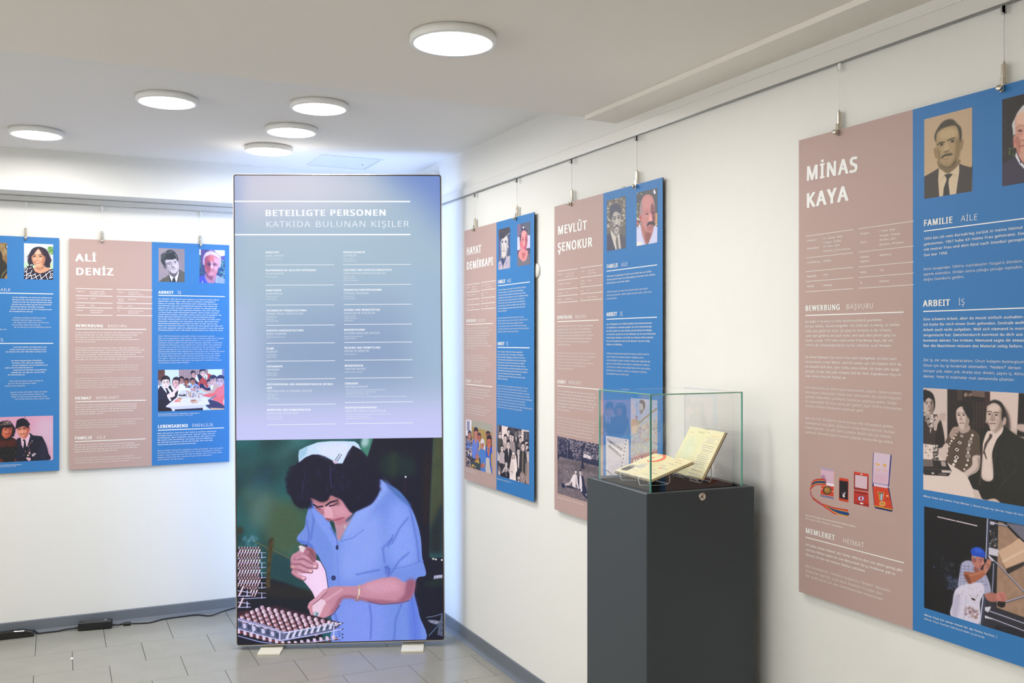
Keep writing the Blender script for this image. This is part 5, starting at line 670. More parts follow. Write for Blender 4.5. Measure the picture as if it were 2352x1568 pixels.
    c.P([(705, 980), (760, 960), (830, 975), (830, 1045), (760, 1050), (720, 1020)], (170, 108, 96), 4); c.P([(820, 980), (860, 952), (900, 960), (922, 1000), (915, 1045), (870, 1050), (830, 1030)], (196, 122, 114), 4)
    for k in range(3): c.L([(860+k*18, 970+k*4), (880+k*14, 1040)], 5, (130, 76, 72), 2)
    return c.grain(8, 2)

def pic_medals():
    q = [(90, 60), (1720, 60), (1720, 1380), (90, 1380)]
    fr = (1840, 1020, 7.842); c = Canvas(BP['medal'], [(120, 70), (1700, 100), (1700, 1260), (120, 1360)], 640, fr, (190, 166, 150), alpha=True, seed=23)
    rd = (198, 58, 28)
    c.P([(355, 425), (597, 468), (597, 490), (350, 450)], (150, 156, 210), 1, 1, 1); c.P([(350, 448), (597, 486), (600, 740), (585, 990), (350, 935), (348, 800), (362, 760)], (214, 150, 120), 1, 1, 1); c.P([(358, 458), (590, 494), (590, 735), (590, 765), (480, 750), (430, 640), (360, 620)], (206, 170, 190), 2, 1, 1); c.P([(362, 570), (420, 560), (460, 690), (380, 640)], (150, 110, 140), 14, .8); c.P([(450, 690), (595, 720), (590, 770), (470, 745)], (236, 222, 234), 3, 1, 1)
    c.P([(365, 760), (590, 760), (585, 940), (355, 900)], rd, 2, 1, 1); c.P([(345, 905), (585, 950), (588, 990), (350, 940)], (112, 110, 150), 1, 1, 1); c.L([(355, 800), (400, 808)], 9, (236, 226, 232)); c.L([(540, 846), (590, 856)], 9, (236, 226, 232)); c.L([(470, 740), (560, 760)], 11, (190, 120, 160), 3)
    c.E(473, 830, 78, 78, (58, 48, 30), 1); c.E(473, 828, 60, 60, (150, 108, 44), 2, noise=60, cell=10); c.E(465, 820, 30, 30, (186, 142, 70), 8, .7)
    def ribbon(p, w, cols):
        for k, (t, col, ww) in enumerate(cols): c.L([(x, y+w*t) for x, y in p], ww, col, 1)
    c.P([(175, 790), (178, 720), (220, 650), (300, 622), (430, 632), (440, 740), (330, 735), (250, 745), (190, 800)], (176, 40, 30), 2); c.P([(182, 770), (190, 720), (235, 668), (310, 645), (430, 655), (435, 720), (330, 715), (240, 728)], (224, 140, 50), 2); c.P([(190, 755), (205, 705), (250, 672), (320, 658), (432, 668), (435, 706), (330, 700), (235, 715)], (22, 40, 110), 2); c.L([(205, 728), (260, 690), (330, 672), (425, 672)], 7, (30, 110, 110), 1); c.L([(300, 690), (430, 700)], 7, (30, 110, 110), 1)
    c.L([(172, 800), (175, 900), (215, 975), (300, 1040), (380, 1090)], 34, (176, 46, 36), 2); c.L([(168, 820), (170, 900), (210, 975)], 8, (130, 130, 200), 1); c.L([(178, 800), (184, 900), (225, 960), (300, 1020)], 9, (226, 140, 90), 1); c.L([(190, 860), (225, 950), (290, 1010)], 6, (70, 30, 30), 1)
    c.L([(300, 1000), (400, 1080), (520, 1115)], 16, (206, 90, 60), 2); c.L([(310, 1015), (380, 1085), (430, 1100)], 11, (130, 130, 206), 2)
    c.P([(380, 1080), (520, 1115), (680, 1150), (835, 1175), (848, 1200), (845, 1330), (760, 1310), (620, 1270), (500, 1190), (420, 1135)], (190, 44, 26), 1.5, 1); c.P([(430, 1105), (600, 1160), (846, 1215), (846, 1300), (700, 1275), (600, 1230), (500, 1165)], (228, 156, 50), 1.5); c.P([(450, 1115), (600, 1170), (846, 1228), (846, 1284), (700, 1255), (600, 1210)], (24, 44, 120), 1.5); c.L([(470, 1125), (620, 1180), (842, 1240)], 8, (30, 120, 116), 1); c.L([(560, 1190), (700, 1248), (842, 1276)], 8, (30, 120, 116), 1)
    c.P([(690, 605), (730, 603), (845, 625), (858, 660), (855, 1050), (682, 1012), (685, 640)], rd, 1.5, 1, 1); c.P([(690, 650), (848, 672), (842, 1002), (690, 970)], (22, 14, 22), 1.5, 1, 1); c.P([(735, 875), (765, 890), (790, 860), (800, 880), (782, 920), (795, 940), (770, 960), (745, 930), (755, 905)], (222, 206, 214), 2); c.E(772, 950, 7, 12, (236, 200, 120), 1); c.P([(730, 850), (770, 860), (790, 830), (770, 900)], (70, 60, 74), 5, .8)
    c.P([(952, 490), (1220, 535), (1215, 855), (950, 815)], (140, 30, 22), 1.5, 1, 1); c.P([(952, 490), (1220, 535), (1218, 580), (952, 525)], (206, 52, 26), 1.5, 1, 1); c.P([(975, 545), (1195, 582), (1188, 812), (972, 772)], (206, 178, 190), 2, 1, 1); c.E(1088, 542, 17, 17, (226, 210, 200), 2); c.E(1088, 545, 7, 7, (90, 50, 40), 1)
    c.P([(950, 822), (1215, 865), (1225, 1130), (950, 1070)], (186, 46, 28), 1.5, 1, 1); c.P([(970, 850), (1190, 885), (1190, 910), (975, 875)], (120, 26, 20), 3, 1, 1); c.P([(950, 1030), (1222, 1080), (1225, 1132), (950, 1072)], (150, 26, 20), 1.5, 1, 1); c.L([(975, 860), (975, 1010)], 8, (120, 26, 20), 3)
    c.E(1083, 975, 60, 50, (40, 60, 150), 1); c.E(1083, 975, 48, 39, (230, 226, 236), 1); c.E(1083, 975, 24, 34, (190, 50, 50), 2); c.L([(1050, 975), (1115, 975)], 7, (40, 50, 110), 2, .8); c.E(1092, 1066, 34, 14, (230, 222, 222), 2, rot=10); c.L([(990, 822), (1210, 858)], 7, (200, 190, 190), 2, .8)
    c.P([(1310, 105), (1330, 100), (1590, 135), (1630, 170), (1632, 230), (1590, 745), (1570, 765), (1560, 750), (1300, 715), (1278, 690), (1300, 140)], (22, 28, 110), 1.5, 1, 1); c.P([(1330, 128), (1585, 162), (1612, 190), (1568, 735), (1290, 690), (1310, 150)], (206, 184, 202), 2, 1, 1); c.P([(1300, 500), (1590, 540), (1570, 735), (1292, 690)], (206, 164, 184), 40, .8, 1)
    c.P([(1345, 340), (1380, 345), (1400, 360), (1420, 350), (1410, 380), (1380, 375), (1350, 370)], (222, 160, 60), 1.5); c.P([(1480, 365), (1510, 350), (1535, 380), (1515, 415), (1485, 400)], (214, 156, 70), 1.5); c.E(1508, 385, 8, 9, (240, 210, 140), 1)
    for k, (x, y, w) in enumerate(((1330, 430, 100), (1330, 452, 100), (1345, 470, 70), (1448, 446, 112), (1460, 470, 90), (1480, 490, 60))): c.L([(x, y), (x+w, y+w*.14)], 7, (222, 150, 110), 2, .8)
    c.P([(1280, 730), (1300, 705), (1560, 770), (1590, 790), (1655, 1160), (1655, 1200), (1630, 1218), (1340, 1155), (1318, 1120)], (26, 30, 90), 1.5, 1, 1); c.P([(1310, 700), (1565, 745), (1560, 795), (1310, 752)], (214, 190, 212), 2, 1, 1); c.P([(1292, 752), (1570, 795), (1650, 1168), (1325, 1105)], (200, 58, 24), 1.5, 1, 1); c.L([(1320, 1108), (1650, 1180)], 13, (236, 190, 40), 1)
    c.P([(1378, 852), (1492, 870), (1492, 905), (1385, 888)], (206, 170, 100), 1, 1, 1); c.P([(1392, 864), (1480, 878), (1480, 896), (1396, 882)], (60, 24, 40), 1, 1, 1)
    for a, b, col in ((1400, 1418, (214, 196, 70)), (1418, 1435, (24, 18, 20)), (1435, 1455, (226, 216, 220)), (1455, 1478, (70, 160, 214)), (1478, 1500, (220, 120, 70))): c.P([(a, 895), (b, 900), (1440+(b-1450)*.6, 1020), (1440+(a-1450)*.6, 1010)], col, 1.5, 1, 1)
    c.E(1465, 1072, 58, 46, (214, 160, 84), 1); c.E(1465, 1070, 40, 30, (196, 138, 66), 3); c.L([(1440, 1075), (1490, 1065)], 9, (130, 80, 40), 3, .8); c.E(1555, 930, 24, 13, (222, 190, 120), 2, rot=15); c.L([(1540, 990), (1582, 996)], 20, (120, 50, 34), 3, .8); c.E(1600, 1105, 10, 10, (130, 50, 30), 2); c.E(1563, 1100, 7, 7, (130, 50, 30), 2)
    return c

PICS = [('backlit_photograph', 'LB', pic_icing_worker), ('portrait_photograph', 'hat', pic_curly_woman), ('portrait_photograph', 'hat', pic_veiled_portrait), ('group_photograph', 'hat', pic_couple_hat),
        ('portrait_photograph', 'table', pic_man_table), ('portrait_photograph', 'table', pic_white_haired), ('group_photograph', 'table', pic_dinner),
        ('portrait_photograph', 'women', pic_girl_scarf), ('portrait_photograph', 'women', pic_short_hair), ('group_photograph', 'women', pic_kitchen), ('group_photograph', 'women', pic_wedding),
        ('portrait_photograph', 'park', pic_garden_man), ('portrait_photograph', 'park', pic_bald_man), ('park_photograph', 'park', pic_park), ('poster_print', 'park', pic_poster), ('painting_print', 'park', pic_lute_player),
        ('portrait_photograph', 'medal', pic_dark_suit), ('portrait_photograph', 'medal', pic_grey_man), ('group_photograph', 'medal', pic_bar_couple), ('work_photograph', 'medal', pic_fitter), ('medal_photograph', 'medal', pic_medals)]
# ---------------------------------------------------------------- helpers
def tag(o, label=None, cat=None, group=None, kind=None):
    for k, v in (('label', label), ('category', cat), ('group', group), ('kind', kind)):
        if v: o[k] = v
    return o
def empty(name, loc, label=None, cat=None, group=None, rot=0):
    o = bpy.data.objects.new(name, None); COL.objects.link(o); o.location = loc; o.rotation_euler = (0, 0, rot); o.empty_display_size = .05
    return tag(o, label, cat, group)
class MB:
    def __init__(s): s.v = []; s.f = []; s.sm = []
    def add(s, vs, fs, smooth=0):
        n = len(s.v); s.v += [tuple(map(float, p)) for p in vs]; s.f += [tuple(i+n for i in f) for f in fs]; s.sm += [smooth]*len(fs); return s
    def box(s, c, d, M=None, bev=0):
        x, y, z = d[0]/2, d[1]/2, d[2]/2
        if bev:
            b = bev; P = []
            for sx in (-1, 1):
                for sy in (-1, 1):
                    for sz in (-1, 1): P += [(sx*(x-b), sy*(y-b), sz*z), (sx*(x-b), sy*y, sz*(z-b)), (sx*x, sy*(y-b), sz*(z-b))]
            F = []; ix = lambda a, b_, c_, k: ((a > 0)*4+(b_ > 0)*2+(c_ > 0))*3+k
            for q in (-1, 1):
                F.append([ix(-1, -1, q, 0), ix(1, -1, q, 0), ix(1, 1, q, 0), ix(-1, 1, q, 0)][::q]); F.append([ix(-1, q, -1, 1), ix(1, q, -1, 1), ix(1, q, 1, 1), ix(-1, q, 1, 1)][::-q]); F.append([ix(q, -1, -1, 2), ix(q, 1, -1, 2), ix(q, 1, 1, 2), ix(q, -1, 1, 2)][::q])
            for a in (-1, 1):
                for b_ in (-1, 1):
                    F.append([ix(-1, a, b_, 0), ix(1, a, b_, 0), ix(1, a, b_, 1), ix(-1, a, b_, 1)][::a*b_]); F.append([ix(a, -1, b_, 0), ix(a, 1, b_, 0), ix(a, 1, b_, 2), ix(a, -1, b_, 2)][::-a*b_]); F.append([ix(a, b_, -1, 1), ix(a, b_, 1, 1), ix(a, b_, 1, 2), ix(a, b_, -1, 2)][::a*b_])
                    for c_ in (-1, 1): F.append([ix(a, b_, c_, 0), ix(a, b_, c_, 1), ix(a, b_, c_, 2)][::a*b_*c_])
        else:
            P = [(sx*x, sy*y, sz*z) for sx in (-1, 1) for sy in (-1, 1) for sz in (-1, 1)]
            F = [(0, 1, 3, 2), (4, 6, 7, 5), (0, 4, 5, 1), (2, 3, 7, 6), (0, 2, 6, 4), (1, 5, 7, 3)]
        P = [Vector(p) for p in P]
        if M is not None: P = [M @ p for p in P]
        return s.add([p+Vector(c) for p in P], F)
    def prism(s, pts, A, B):
        """closed outline pts (3-D), swept from offset A to offset B"""
        n = len(pts); A = Vector(A); B = Vector(B)
        return s.add([Vector(p)+A for p in pts]+[Vector(p)+B for p in pts], [tuple(range(n))[::-1], tuple(range(n, 2*n))]+[(i, (i+1) % n, n+(i+1) % n, n+i) for i in range(n)])
    def lathe(s, prof, c=(0, 0, 0), M=None, n=32, smooth=1):
        c = Vector(c); P = []; m = len(prof)
        for i in range(n):
            t = 2*math.pi*i/n
            for r, z in prof:
                p = Vector((r*math.cos(t), r*math.sin(t), z)); P.append((M @ p if M is not None else p)+c)
        return s.add(P, [(i*m+j, ((i+1) % n)*m+j, ((i+1) % n)*m+j+1, i*m+j+1) for i in range(n) for j in range(m-1)], smooth)
    def disc(s, r, c, M=None, n=32, flip=0):
        c = Vector(c); P = [Vector((r*math.cos(2*math.pi*i/n), r*math.sin(2*math.pi*i/n), 0)) for i in range(n)]
        f = tuple(range(n)); return s.add([(M @ p if M is not None else p)+c for p in P], [f[::-1] if flip else f])
    def cyl(s, a, b, r, n=16, r2=None):
        a = Vector(a); b = Vector(b); d = b-a; M = d.to_track_quat('Z', 'Y').to_matrix(); L = d.length; r2 = r if r2 is None else r2
        s.lathe([(r, 0), (r2, L)], a, M, n); s.disc(r, a, M, n, 1); s.disc(r2, b, M, n); return s
    def tube(s, pts, r, n=8, res=6):
        P = [Vector(p) for p in pts]; C = []
        for i in range(len(P)-1):
            a, b, c, d = P[max(i-1, 0)], P[i], P[i+1], P[min(i+2, len(P)-1)]
            for k in range(res):
                t = k/res; C.append(.5*((2*b)+(c-a)*t+(2*a-5*b+4*c-d)*t*t+(3*b-a-3*c+d)*t**3))
        C.append(P[-1]); V = []
        up = None
        for i, p in enumerate(C):
            d = (C[min(i+1, len(C)-1)]-C[max(i-1, 0)]).normalized()
            if up is None: up = d.orthogonal().normalized()
            up = (up-d*up.dot(d)).normalized(); q = d.cross(up)
            V += [p+(up*math.cos(2*math.pi*j/n)+q*math.sin(2*math.pi*j/n))*r for j in range(n)]
        m = len(C)
        return s.add(V, [(i*n+j, i*n+(j+1) % n, (i+1)*n+(j+1) % n, (i+1)*n+j) for i in range(m-1) for j in range(n)]+[tuple(range(n))[::-1], tuple(range((m-1)*n, m*n))], 1)
    def build(s, name, mat, parent=None, world=True):
        off = Vector((0, 0, 0)); Q = None
        if parent is not None and world:
            off, r = root_of(parent); Q = Matrix.Rotation(-r, 3, 'Z')
        me = bpy.data.meshes.new(name); V = [Vector(p)-off for p in s.v]
        if Q is not None: V = [Q @ p for p in V]
        me.from_pydata(V, [], s.f); me.materials.append(mat)
        if any(s.sm): me.polygons.foreach_set('use_smooth', [bool(k) for k in s.sm])
        me.update(); o = bpy.data.objects.new(name, me); COL.objects.link(o)
        if parent is not None: o.parent = parent
        return o
def root_of(p):
    l = Vector(p.location); r = p.rotation_euler.z
    while p.parent: p = p.parent; l += Vector(p.location); r += p.rotation_euler.z
    return l, r
def copy_tree(o, parent=None):
    c = o.copy(); COL.objects.link(c); c.parent = parent
    for ch in o.children: copy_tree(ch, c)
    return c

# ---------------------------------------------------------------- materials
def mat(name, col, rough=.5, metal=0., noise=0., nscale=20., bump=0., bscale=200., spec=.5, emit=0., coat=0.):
    m = bpy.data.materials.new(name); m.use_nodes = True; N = m.node_tree.nodes; Lk = m.node_tree.links; b = N['Principled BSDF']
    c = tuple(srgb(col))+(1,); b.inputs['Base Color'].default_value = c; b.inputs['Roughness'].default_value = rough; b.inputs['Metallic'].default_value = metal; b.inputs['Specular IOR Level'].default_value = spec
    if coat: b.inputs['Coat Weight'].default_value = coat
    tc = N.new('ShaderNodeTexCoord')
    if noise:
        n = N.new('ShaderNodeTexNoise'); n.inputs['Scale'].default_value = nscale; n.inputs['Detail'].default_value = 5; Lk.new(tc.outputs['Object'], n.inputs['Vector'])
        mx = N.new('ShaderNodeMix'); mx.data_type = 'RGBA'; mx.inputs[6].default_value = tuple(x*(1-noise) for x in c[:3])+(1,); mx.inputs[7].default_value = tuple(min(1, x*(1+noise)) for x in c[:3])+(1,)
        Lk.new(n.outputs['Fac'], mx.inputs[0]); Lk.new(mx.outputs[2], b.inputs['Base Color'])
    if bump:
        n = N.new('ShaderNodeTexNoise'); n.inputs['Scale'].default_value = bscale; n.inputs['Detail'].default_value = 3; Lk.new(tc.outputs['Object'], n.inputs['Vector'])
        bp = N.new('ShaderNodeBump'); bp.inputs['Strength'].default_value = bump; bp.inputs['Distance'].default_value = .002; Lk.new(n.outputs['Fac'], bp.inputs['Height']); Lk.new(bp.outputs[0], b.inputs['Normal'])
    if emit: b.inputs['Emission Color'].default_value = c; b.inputs['Emission Strength'].default_value = emit
    return m
def wall_mat(name, col, depth=.0008):
    """painted glass-fibre wallpaper: small raised dashes in staggered rows"""
    m = mat(name, col, .62, spec=.3); N = m.node_tree.nodes; Lk = m.node_tree.links; b = N['Principled BSDF']
    tc = N.new('ShaderNodeTexCoord'); sp = N.new('ShaderNodeSeparateXYZ'); Lk.new(tc.outputs['Object'], sp.inputs[0]); ad = N.new('ShaderNodeMath'); ad.operation = 'ADD'; Lk.new(sp.outputs[0], ad.inputs[0]); Lk.new(sp.outputs[1], ad.inputs[1])
    cb = N.new('ShaderNodeCombineXYZ'); Lk.new(ad.outputs[0], cb.inputs[0]); Lk.new(sp.outputs[2], cb.inputs[1])
    br = N.new('ShaderNodeTexBrick'); br.inputs['Scale'].default_value = 1; br.inputs['Brick Width'].default_value = .0082; br.inputs['Row Height'].default_value = .0052; br.inputs['Mortar Size'].default_value = .0011; br.inputs['Mortar Smooth'].default_value = .6
    br.inputs['Color1'].default_value = (1, 1, 1, 1); br.inputs['Color2'].default_value = (.75, .75, .75, 1); br.inputs['Mortar'].default_value = (0, 0, 0, 1); Lk.new(cb.outputs[0], br.inputs['Vector'])
    bp = N.new('ShaderNodeBump'); bp.inputs['Strength'].default_value = .17; bp.inputs['Distance'].default_value = depth; Lk.new(br.outputs['Color'], bp.inputs['Height']); Lk.new(bp.outputs[0], b.inputs['Normal'])
    return m
def clear_mat(name, tint, gloss=1.0, ior=1.5):
    """thin clear sheet: passes light straight through and reflects by Fresnel"""
    m = bpy.data.materials.new(name); m.use_nodes = True; N = m.node_tree.nodes; Lk = m.node_tree.links; N.clear()
    o = N.new('ShaderNodeOutputMaterial'); t = N.new('ShaderNodeBsdfTransparent'); t.inputs[0].default_value = tuple(tint)+(1,); g = N.new('ShaderNodeBsdfGlossy'); g.inputs['Roughness'].default_value = .02; g.inputs[0].default_value = (gloss, gloss, gloss, 1)
    fr = N.new('ShaderNodeFresnel'); mx = N.new('ShaderNodeMixShader'); ge = N.new('ShaderNodeNewGeometry')
    def mth(op, a, b, c=None):
        q = N.new('ShaderNodeMath'); q.operation = op
        for k, v in enumerate((a, b, c)):
            if v is None: continue
            if isinstance(v, (int, float)): q.inputs[k].default_value = v
            else: Lk.new(v, q.inputs[k])
        return q.outputs[0]
    Lk.new(mth('MULTIPLY_ADD', ge.outputs['Backfacing'], 1/ior-ior, ior), fr.inputs[0]); F = fr.outputs[0]     # same Fresnel from either side
    Lk.new(mth('DIVIDE', mth('MULTIPLY', F, 2.0), mth('ADD', F, 1.0)), mx.inputs[0])     # both faces of the sheet reflect
    Lk.new(t.outputs[0], mx.inputs[1]); Lk.new(g.outputs[0], mx.inputs[2]); Lk.new(mx.outputs[0], o.inputs[0])
    return m
def lamp_mat(name, col, strength):
    m = bpy.data.materials.new(name); m.use_nodes = True; N = m.node_tree.nodes; N.clear(); o = N.new('ShaderNodeOutputMaterial'); e = N.new('ShaderNodeEmission'); e.inputs[0].default_value = tuple(col)+(1,); e.inputs[1].default_value = strength; m.node_tree.links.new(e.outputs[0], o.inputs[0]); return m
def print_mat(name, cv, emit=0., under=None, rough=.55):
    im = bpy.data.images.new(name, cv.w, cv.h, alpha=cv.al is not None); a = np.ones((cv.h, cv.w, 4), np.float32); a[..., :3] = cv.out()/255.
    if cv.al is not None: a[..., 3] = np.clip(cv.al, 0, 1)
    im.pixels.foreach_set(a[::-1].ravel()); im.update(); im.pack()
    m = bpy.data.materials.new(name); m.use_nodes = True; N = m.node_tree.nodes; Lk = m.node_tree.links; b = N['Principled BSDF']; b.inputs['Roughness'].default_value = rough
    t = N.new('ShaderNodeTexImage'); t.image = im; t.extension = 'EXTEND'; out = t.outputs['Color']
    if under is not None:
        mx = N.new('ShaderNodeMix'); mx.data_type = 'RGBA'; mx.inputs[6].default_value = tuple(srgb(under))+(1,); Lk.new(t.outputs['Alpha'], mx.inputs[0]); Lk.new(out, mx.inputs[7]); out = mx.outputs[2]; im.alpha_mode = 'CHANNEL_PACKED'
    if emit:
        Lk.new(out, b.inputs['Emission Color']); b.inputs['Emission Strength'].default_value = emit; b.inputs['Base Color'].default_value = (.02, .02, .02, 1); b.inputs['Specular IOR Level'].default_value = .12
    else: Lk.new(out, b.inputs['Base Color'])
    return m
WALL = (229, 228, 224)
M_wall = wall_mat('white fibre wallpaper', WALL); M_ceil = mat('ceiling paint', (240, 235, 227), .75, bump=.15, bscale=90, spec=.2); M_ceilfar = mat('ceiling paint far', (236, 234, 231), .75, bump=.15, bscale=90, spec=.2)
M_trim = mat('white lacquer', (224, 222, 217), .35); M_lip = mat('aluminium lip', (150, 150, 150), .3, .8); M_base = mat('blue grey skirting', (106, 112, 120), .38, noise=.06, nscale=8); M_gap = mat('dark joint', (58, 56, 54), .9)
M_tile = mat('grey floor tile', (152, 150, 141), .27, noise=.09, nscale=7, bump=.12, bscale=60, spec=.5, coat=.1); M_border = mat('border tile', (164, 157, 143), .35, noise=.08, nscale=7)
M_brown = mat('dusty rose print', (180, 153, 147), .5, spec=.4); M_blue = mat('blue print', (50, 118, 182), .5, spec=.4); M_core = mat('board core', (34, 33, 36), .6); M_boardwhite = mat('board face', (206, 206, 206), .6)
M_ink = mat('white ink', (238, 238, 236), .5); M_ink2 = mat('white ink thin', (226, 224, 222), .5); M_chrome = mat('nickel', (206, 198, 184), .18, 1.); M_dark = mat('black plastic', (18, 18, 20), .42, bump=.1, bscale=300); M_cable = mat('black cable', (22, 22, 26), .45)
M_slate = mat('dark slate lacquer', (54, 61, 66), .45, bump=.08, bscale=500); M_cloth = mat('black velvet', (9, 9, 11), .95, bump=.4, bscale=900, spec=.02); M_silver = mat('silver frame', (196, 194, 190), .3, .7); M_gasket = mat('dark gasket', (58, 44, 46), .6)
M_foot = mat('cream foot plate', (232, 229, 214), .4); M_back = lamp_mat('cold light from the back of the box', (.42, .60, 1.0), BACK_GLOW); M_lampglow = lamp_mat('opal disc', (1.0, .985, .95), LAMP_POWER); M_lampbody = mat('white lamp ring', (240, 240, 238), .4)
M_glass = clear_mat('clear glass', (.985, .995, .99)); M_acryl = clear_mat('clear acrylic', (.95, .96, .97), 1, 1.5); M_nylon = mat('nylon wire', (240, 240, 240), .7); M_page = mat('cream paper', (232, 220, 178), .7); M_edge = mat('page edge', (214, 196, 148), .8, noise=.1, nscale=400); M_cover = mat('dark cover', (64, 44, 50), .6)
M_hatch = mat('hatch paint', (222, 224, 224), .6); M_acedge = mat('acrylic edge', (226, 230, 234), .2, spec=.8)
M_gedge = mat('green glass edge', (96, 178, 160), .12, spec=.8); M_gedge2 = mat('bright glass edge', (150, 206, 178), .15, spec=.8)

# ---------------------------------------------------------------- the room
XW, YB, XL, YR, ZN, ZF, YE = 1.79, 5.33, -2.9, -2.4, 2.236, 2.375, 2.93
def struct(o): o['kind'] = 'structure'; return o
fl = MB(); fl.box(((XL+XW)/2, (YR+YB)/2, -.053), (XW-XL+.3, YB-YR+.3, .1)); floor = struct(fl.build('floor', M_gap))
TX, TY, G = .3030, .2862, .0011
shapes = {}; pieces = []; far = MB(); R = random.Random(2)
def tile_mesh(wx, wy):
    k = (round(wx, 3), round(wy, 3))
    if k not in shapes:
        m = MB(); m.box((0, 0, -.002), (wx-2*G, wy-2*G, .004), bev=.0003); me = bpy.data.meshes.new('floor_tile'); me.from_pydata(m.v, [], m.f); me.materials.append(M_tile); shapes[k] = me
    return shapes[k]
j = 0; y1 = 5.225
rows = [(5.225, YB, 0)]
while y1 > YR: rows.append((y1-TY, y1, j)); y1 -= TY; j += 1
for (ya, yb, j) in rows:
    ya = max(ya, YR); off = .213 if j % 2 == 0 else .0655; k0 = int(math.floor((XL-off)/TX)); x = off+k0*TX
    while x < XW:
        a, b = max(x, XL), min(x+TX, XW); x += TX
        if b-a < .02: continue
        if ya > 1.45 and a > -1.62: pieces.append((a, b, ya, yb))
        else: far.box(((a+b)/2, (ya+yb)/2, -.002), (b-a-2*G, yb-ya-2*G, .004))
for (a, b, ya, yb) in pieces:
    o = bpy.data.objects.new('floor_tile', tile_mesh(b-a, yb-ya)); COL.objects.link(o); o.parent = floor; o.location = ((a+b)/2, (ya+yb)/2, R.uniform(-.0002, .0001))
far.build('floor_tiles_beyond', M_tile, floor)['kind'] = 'stuff'
def wallbox(name, c, d, m=None): b = MB(); b.box(c, d); return struct(b.build(name, m or M_wall))
wallbox('wall_right', (XW+.05, (YR+YB)/2, 1.25), (.1, YB-YR+.2, 2.6)); wallbox('wall_back', ((XL+XW)/2, YB+.05, 1.25), (XW-XL, .1, 2.6))
b = MB(); WZ0, WZ1, WY = .85, 2.1, ((-1.9, -.35), (0., 1.55), (1.9, 3.45))          # three unseen windows added to the left wall for fill light
b.box((XL-.05, (YR+YB)/2, (WZ0-.05)/2), (.1, YB-YR+.2, WZ0+.05)); b.box((XL-.05, (YR+YB)/2, (WZ1+2.55)/2), (.1, YB-YR+.2, 2.55-WZ1)); ys = [YR-.1]+[v for q in WY for v in q]+[YB+.1]
for k in range(0, 8, 2): b.box((XL-.05, (ys[k]+ys[k+1])/2, (WZ0+WZ1)/2), (.1, ys[k+1]-ys[k], WZ1-WZ0))
struct(b.build('wall_left', M_wall))
for k, (ya, yb) in enumerate(WY):
    b = MB(); yc, zc_ = (ya+yb)/2, (WZ0+WZ1)/2
    for y_ in (ya+.03, yc, yb-.03): b.box((XL-.06, y_, zc_), (.05, .06, WZ1-WZ0))
    for z_ in (WZ0+.03, WZ1-.03): b.box((XL-.06, yc, z_), (.05, yb-ya, .06))
    w_ = struct(b.build('added_window_%d' % (k+1), M_trim)); b = MB(); b.add([(XL-.06, ya, WZ0), (XL-.06, yb, WZ0), (XL-.06, yb, WZ1), (XL-.06, ya, WZ1)], [(0, 1, 2, 3)]); b.build('added_window_glass', M_glass, w_); b = MB(); b.box((XL+.03, yc, WZ0-.012), (.22, yb-ya+.1, .024)); b.build('added_window_sill', M_trim, w_)
wallbox('wall_rear', ((XL+XW)/2, YR-.05, 1.25), (XW-XL, .1, 2.6))
wallbox('ceiling', ((XL+XW)/2, (YE+YB)/2+.0, ZF+.06), (XW-XL+.2, YB-YE+.5, .12), M_ceilfar)
wallbox('ceiling_near', ((XL+XW)/2, (YR+YE)/2, (ZN+ZF+.1)/2), (XW-XL+.2, YE-YR, ZF+.1-ZN), M_ceil)
wallbox('trim_1', (1.725, (YR+2.905)/2, (2.221+ZN)/2), (.13, 2.905-YR, ZN-2.221), M_ceil)          # shallow box along the right wall
wallbox('trim_2', ((XL+XW)/2, (5.156+YB)/2, (2.173+ZF)/2), (XW-XL, YB-5.156, ZF-2.173))              # papered bulkhead over the back wall
# picture rails: white aluminium profile with a lip along its lower edge
def rail(name, A, B, out, z0, z1):
    A, B, out = Vector(A), Vector(B), Vector(out); b = MB()
    b.prism([A+out*.000+Vector((0, 0, z0+.004)), A+out*.010+Vector((0, 0, z0+.004)), A+out*.010+Vector((0, 0, z1-.003)), A+out*.006+Vector((0, 0, z1)), A+Vector((0, 0, z1))], (0, 0, 0), B-A)
    r = struct(b.build(name, M_trim)); l = MB(); l.prism([A+out*.003+Vector((0, 0, z0)), A+out*.013+Vector((0, 0, z0)), A+out*.013+Vector((0, 0, z0+.003)), A+out*.003+Vector((0, 0, z0+.004))], (0, 0, 0), B-A); l.build('rail_lip', M_lip, r); return r
rail('trim_3', (XW, YR, 0), (XW, YB, 0), (-1, 0, 0), 2.150, 2.193); rail('trim_4', (XL, YB, 0), (XW, YB, 0), (0, -1, 0), 2.142, 2.172)
def skirting(name, A, B, out):
    A, B, out = Vector(A), Vector(B), Vector(out); b = MB()
    P = [(0, .068), (.005, .068), (.007, .064), (.008, .018), (.012, .008), (.022, .002), (.024, 0), (0, 0)]
    b.prism([A+out*x+Vector((0, 0, z)) for x, z in P], (0, 0, 0), B-A); return struct(b.build(name, M_base))
skirting('baseboard_right', (XW, YR, 0), (XW, YB, 0), (-1, 0, 0)); skirting('baseboard_back', (XL, YB, 0), (XW, YB, 0), (0, -1, 0)); skirting('baseboard_left', (XL, YR, 0), (XL, YB, 0), (1, 0, 0)); skirting('baseboard_rear', (XL, YR, 0), (XW, YR, 0), (0, 1, 0))

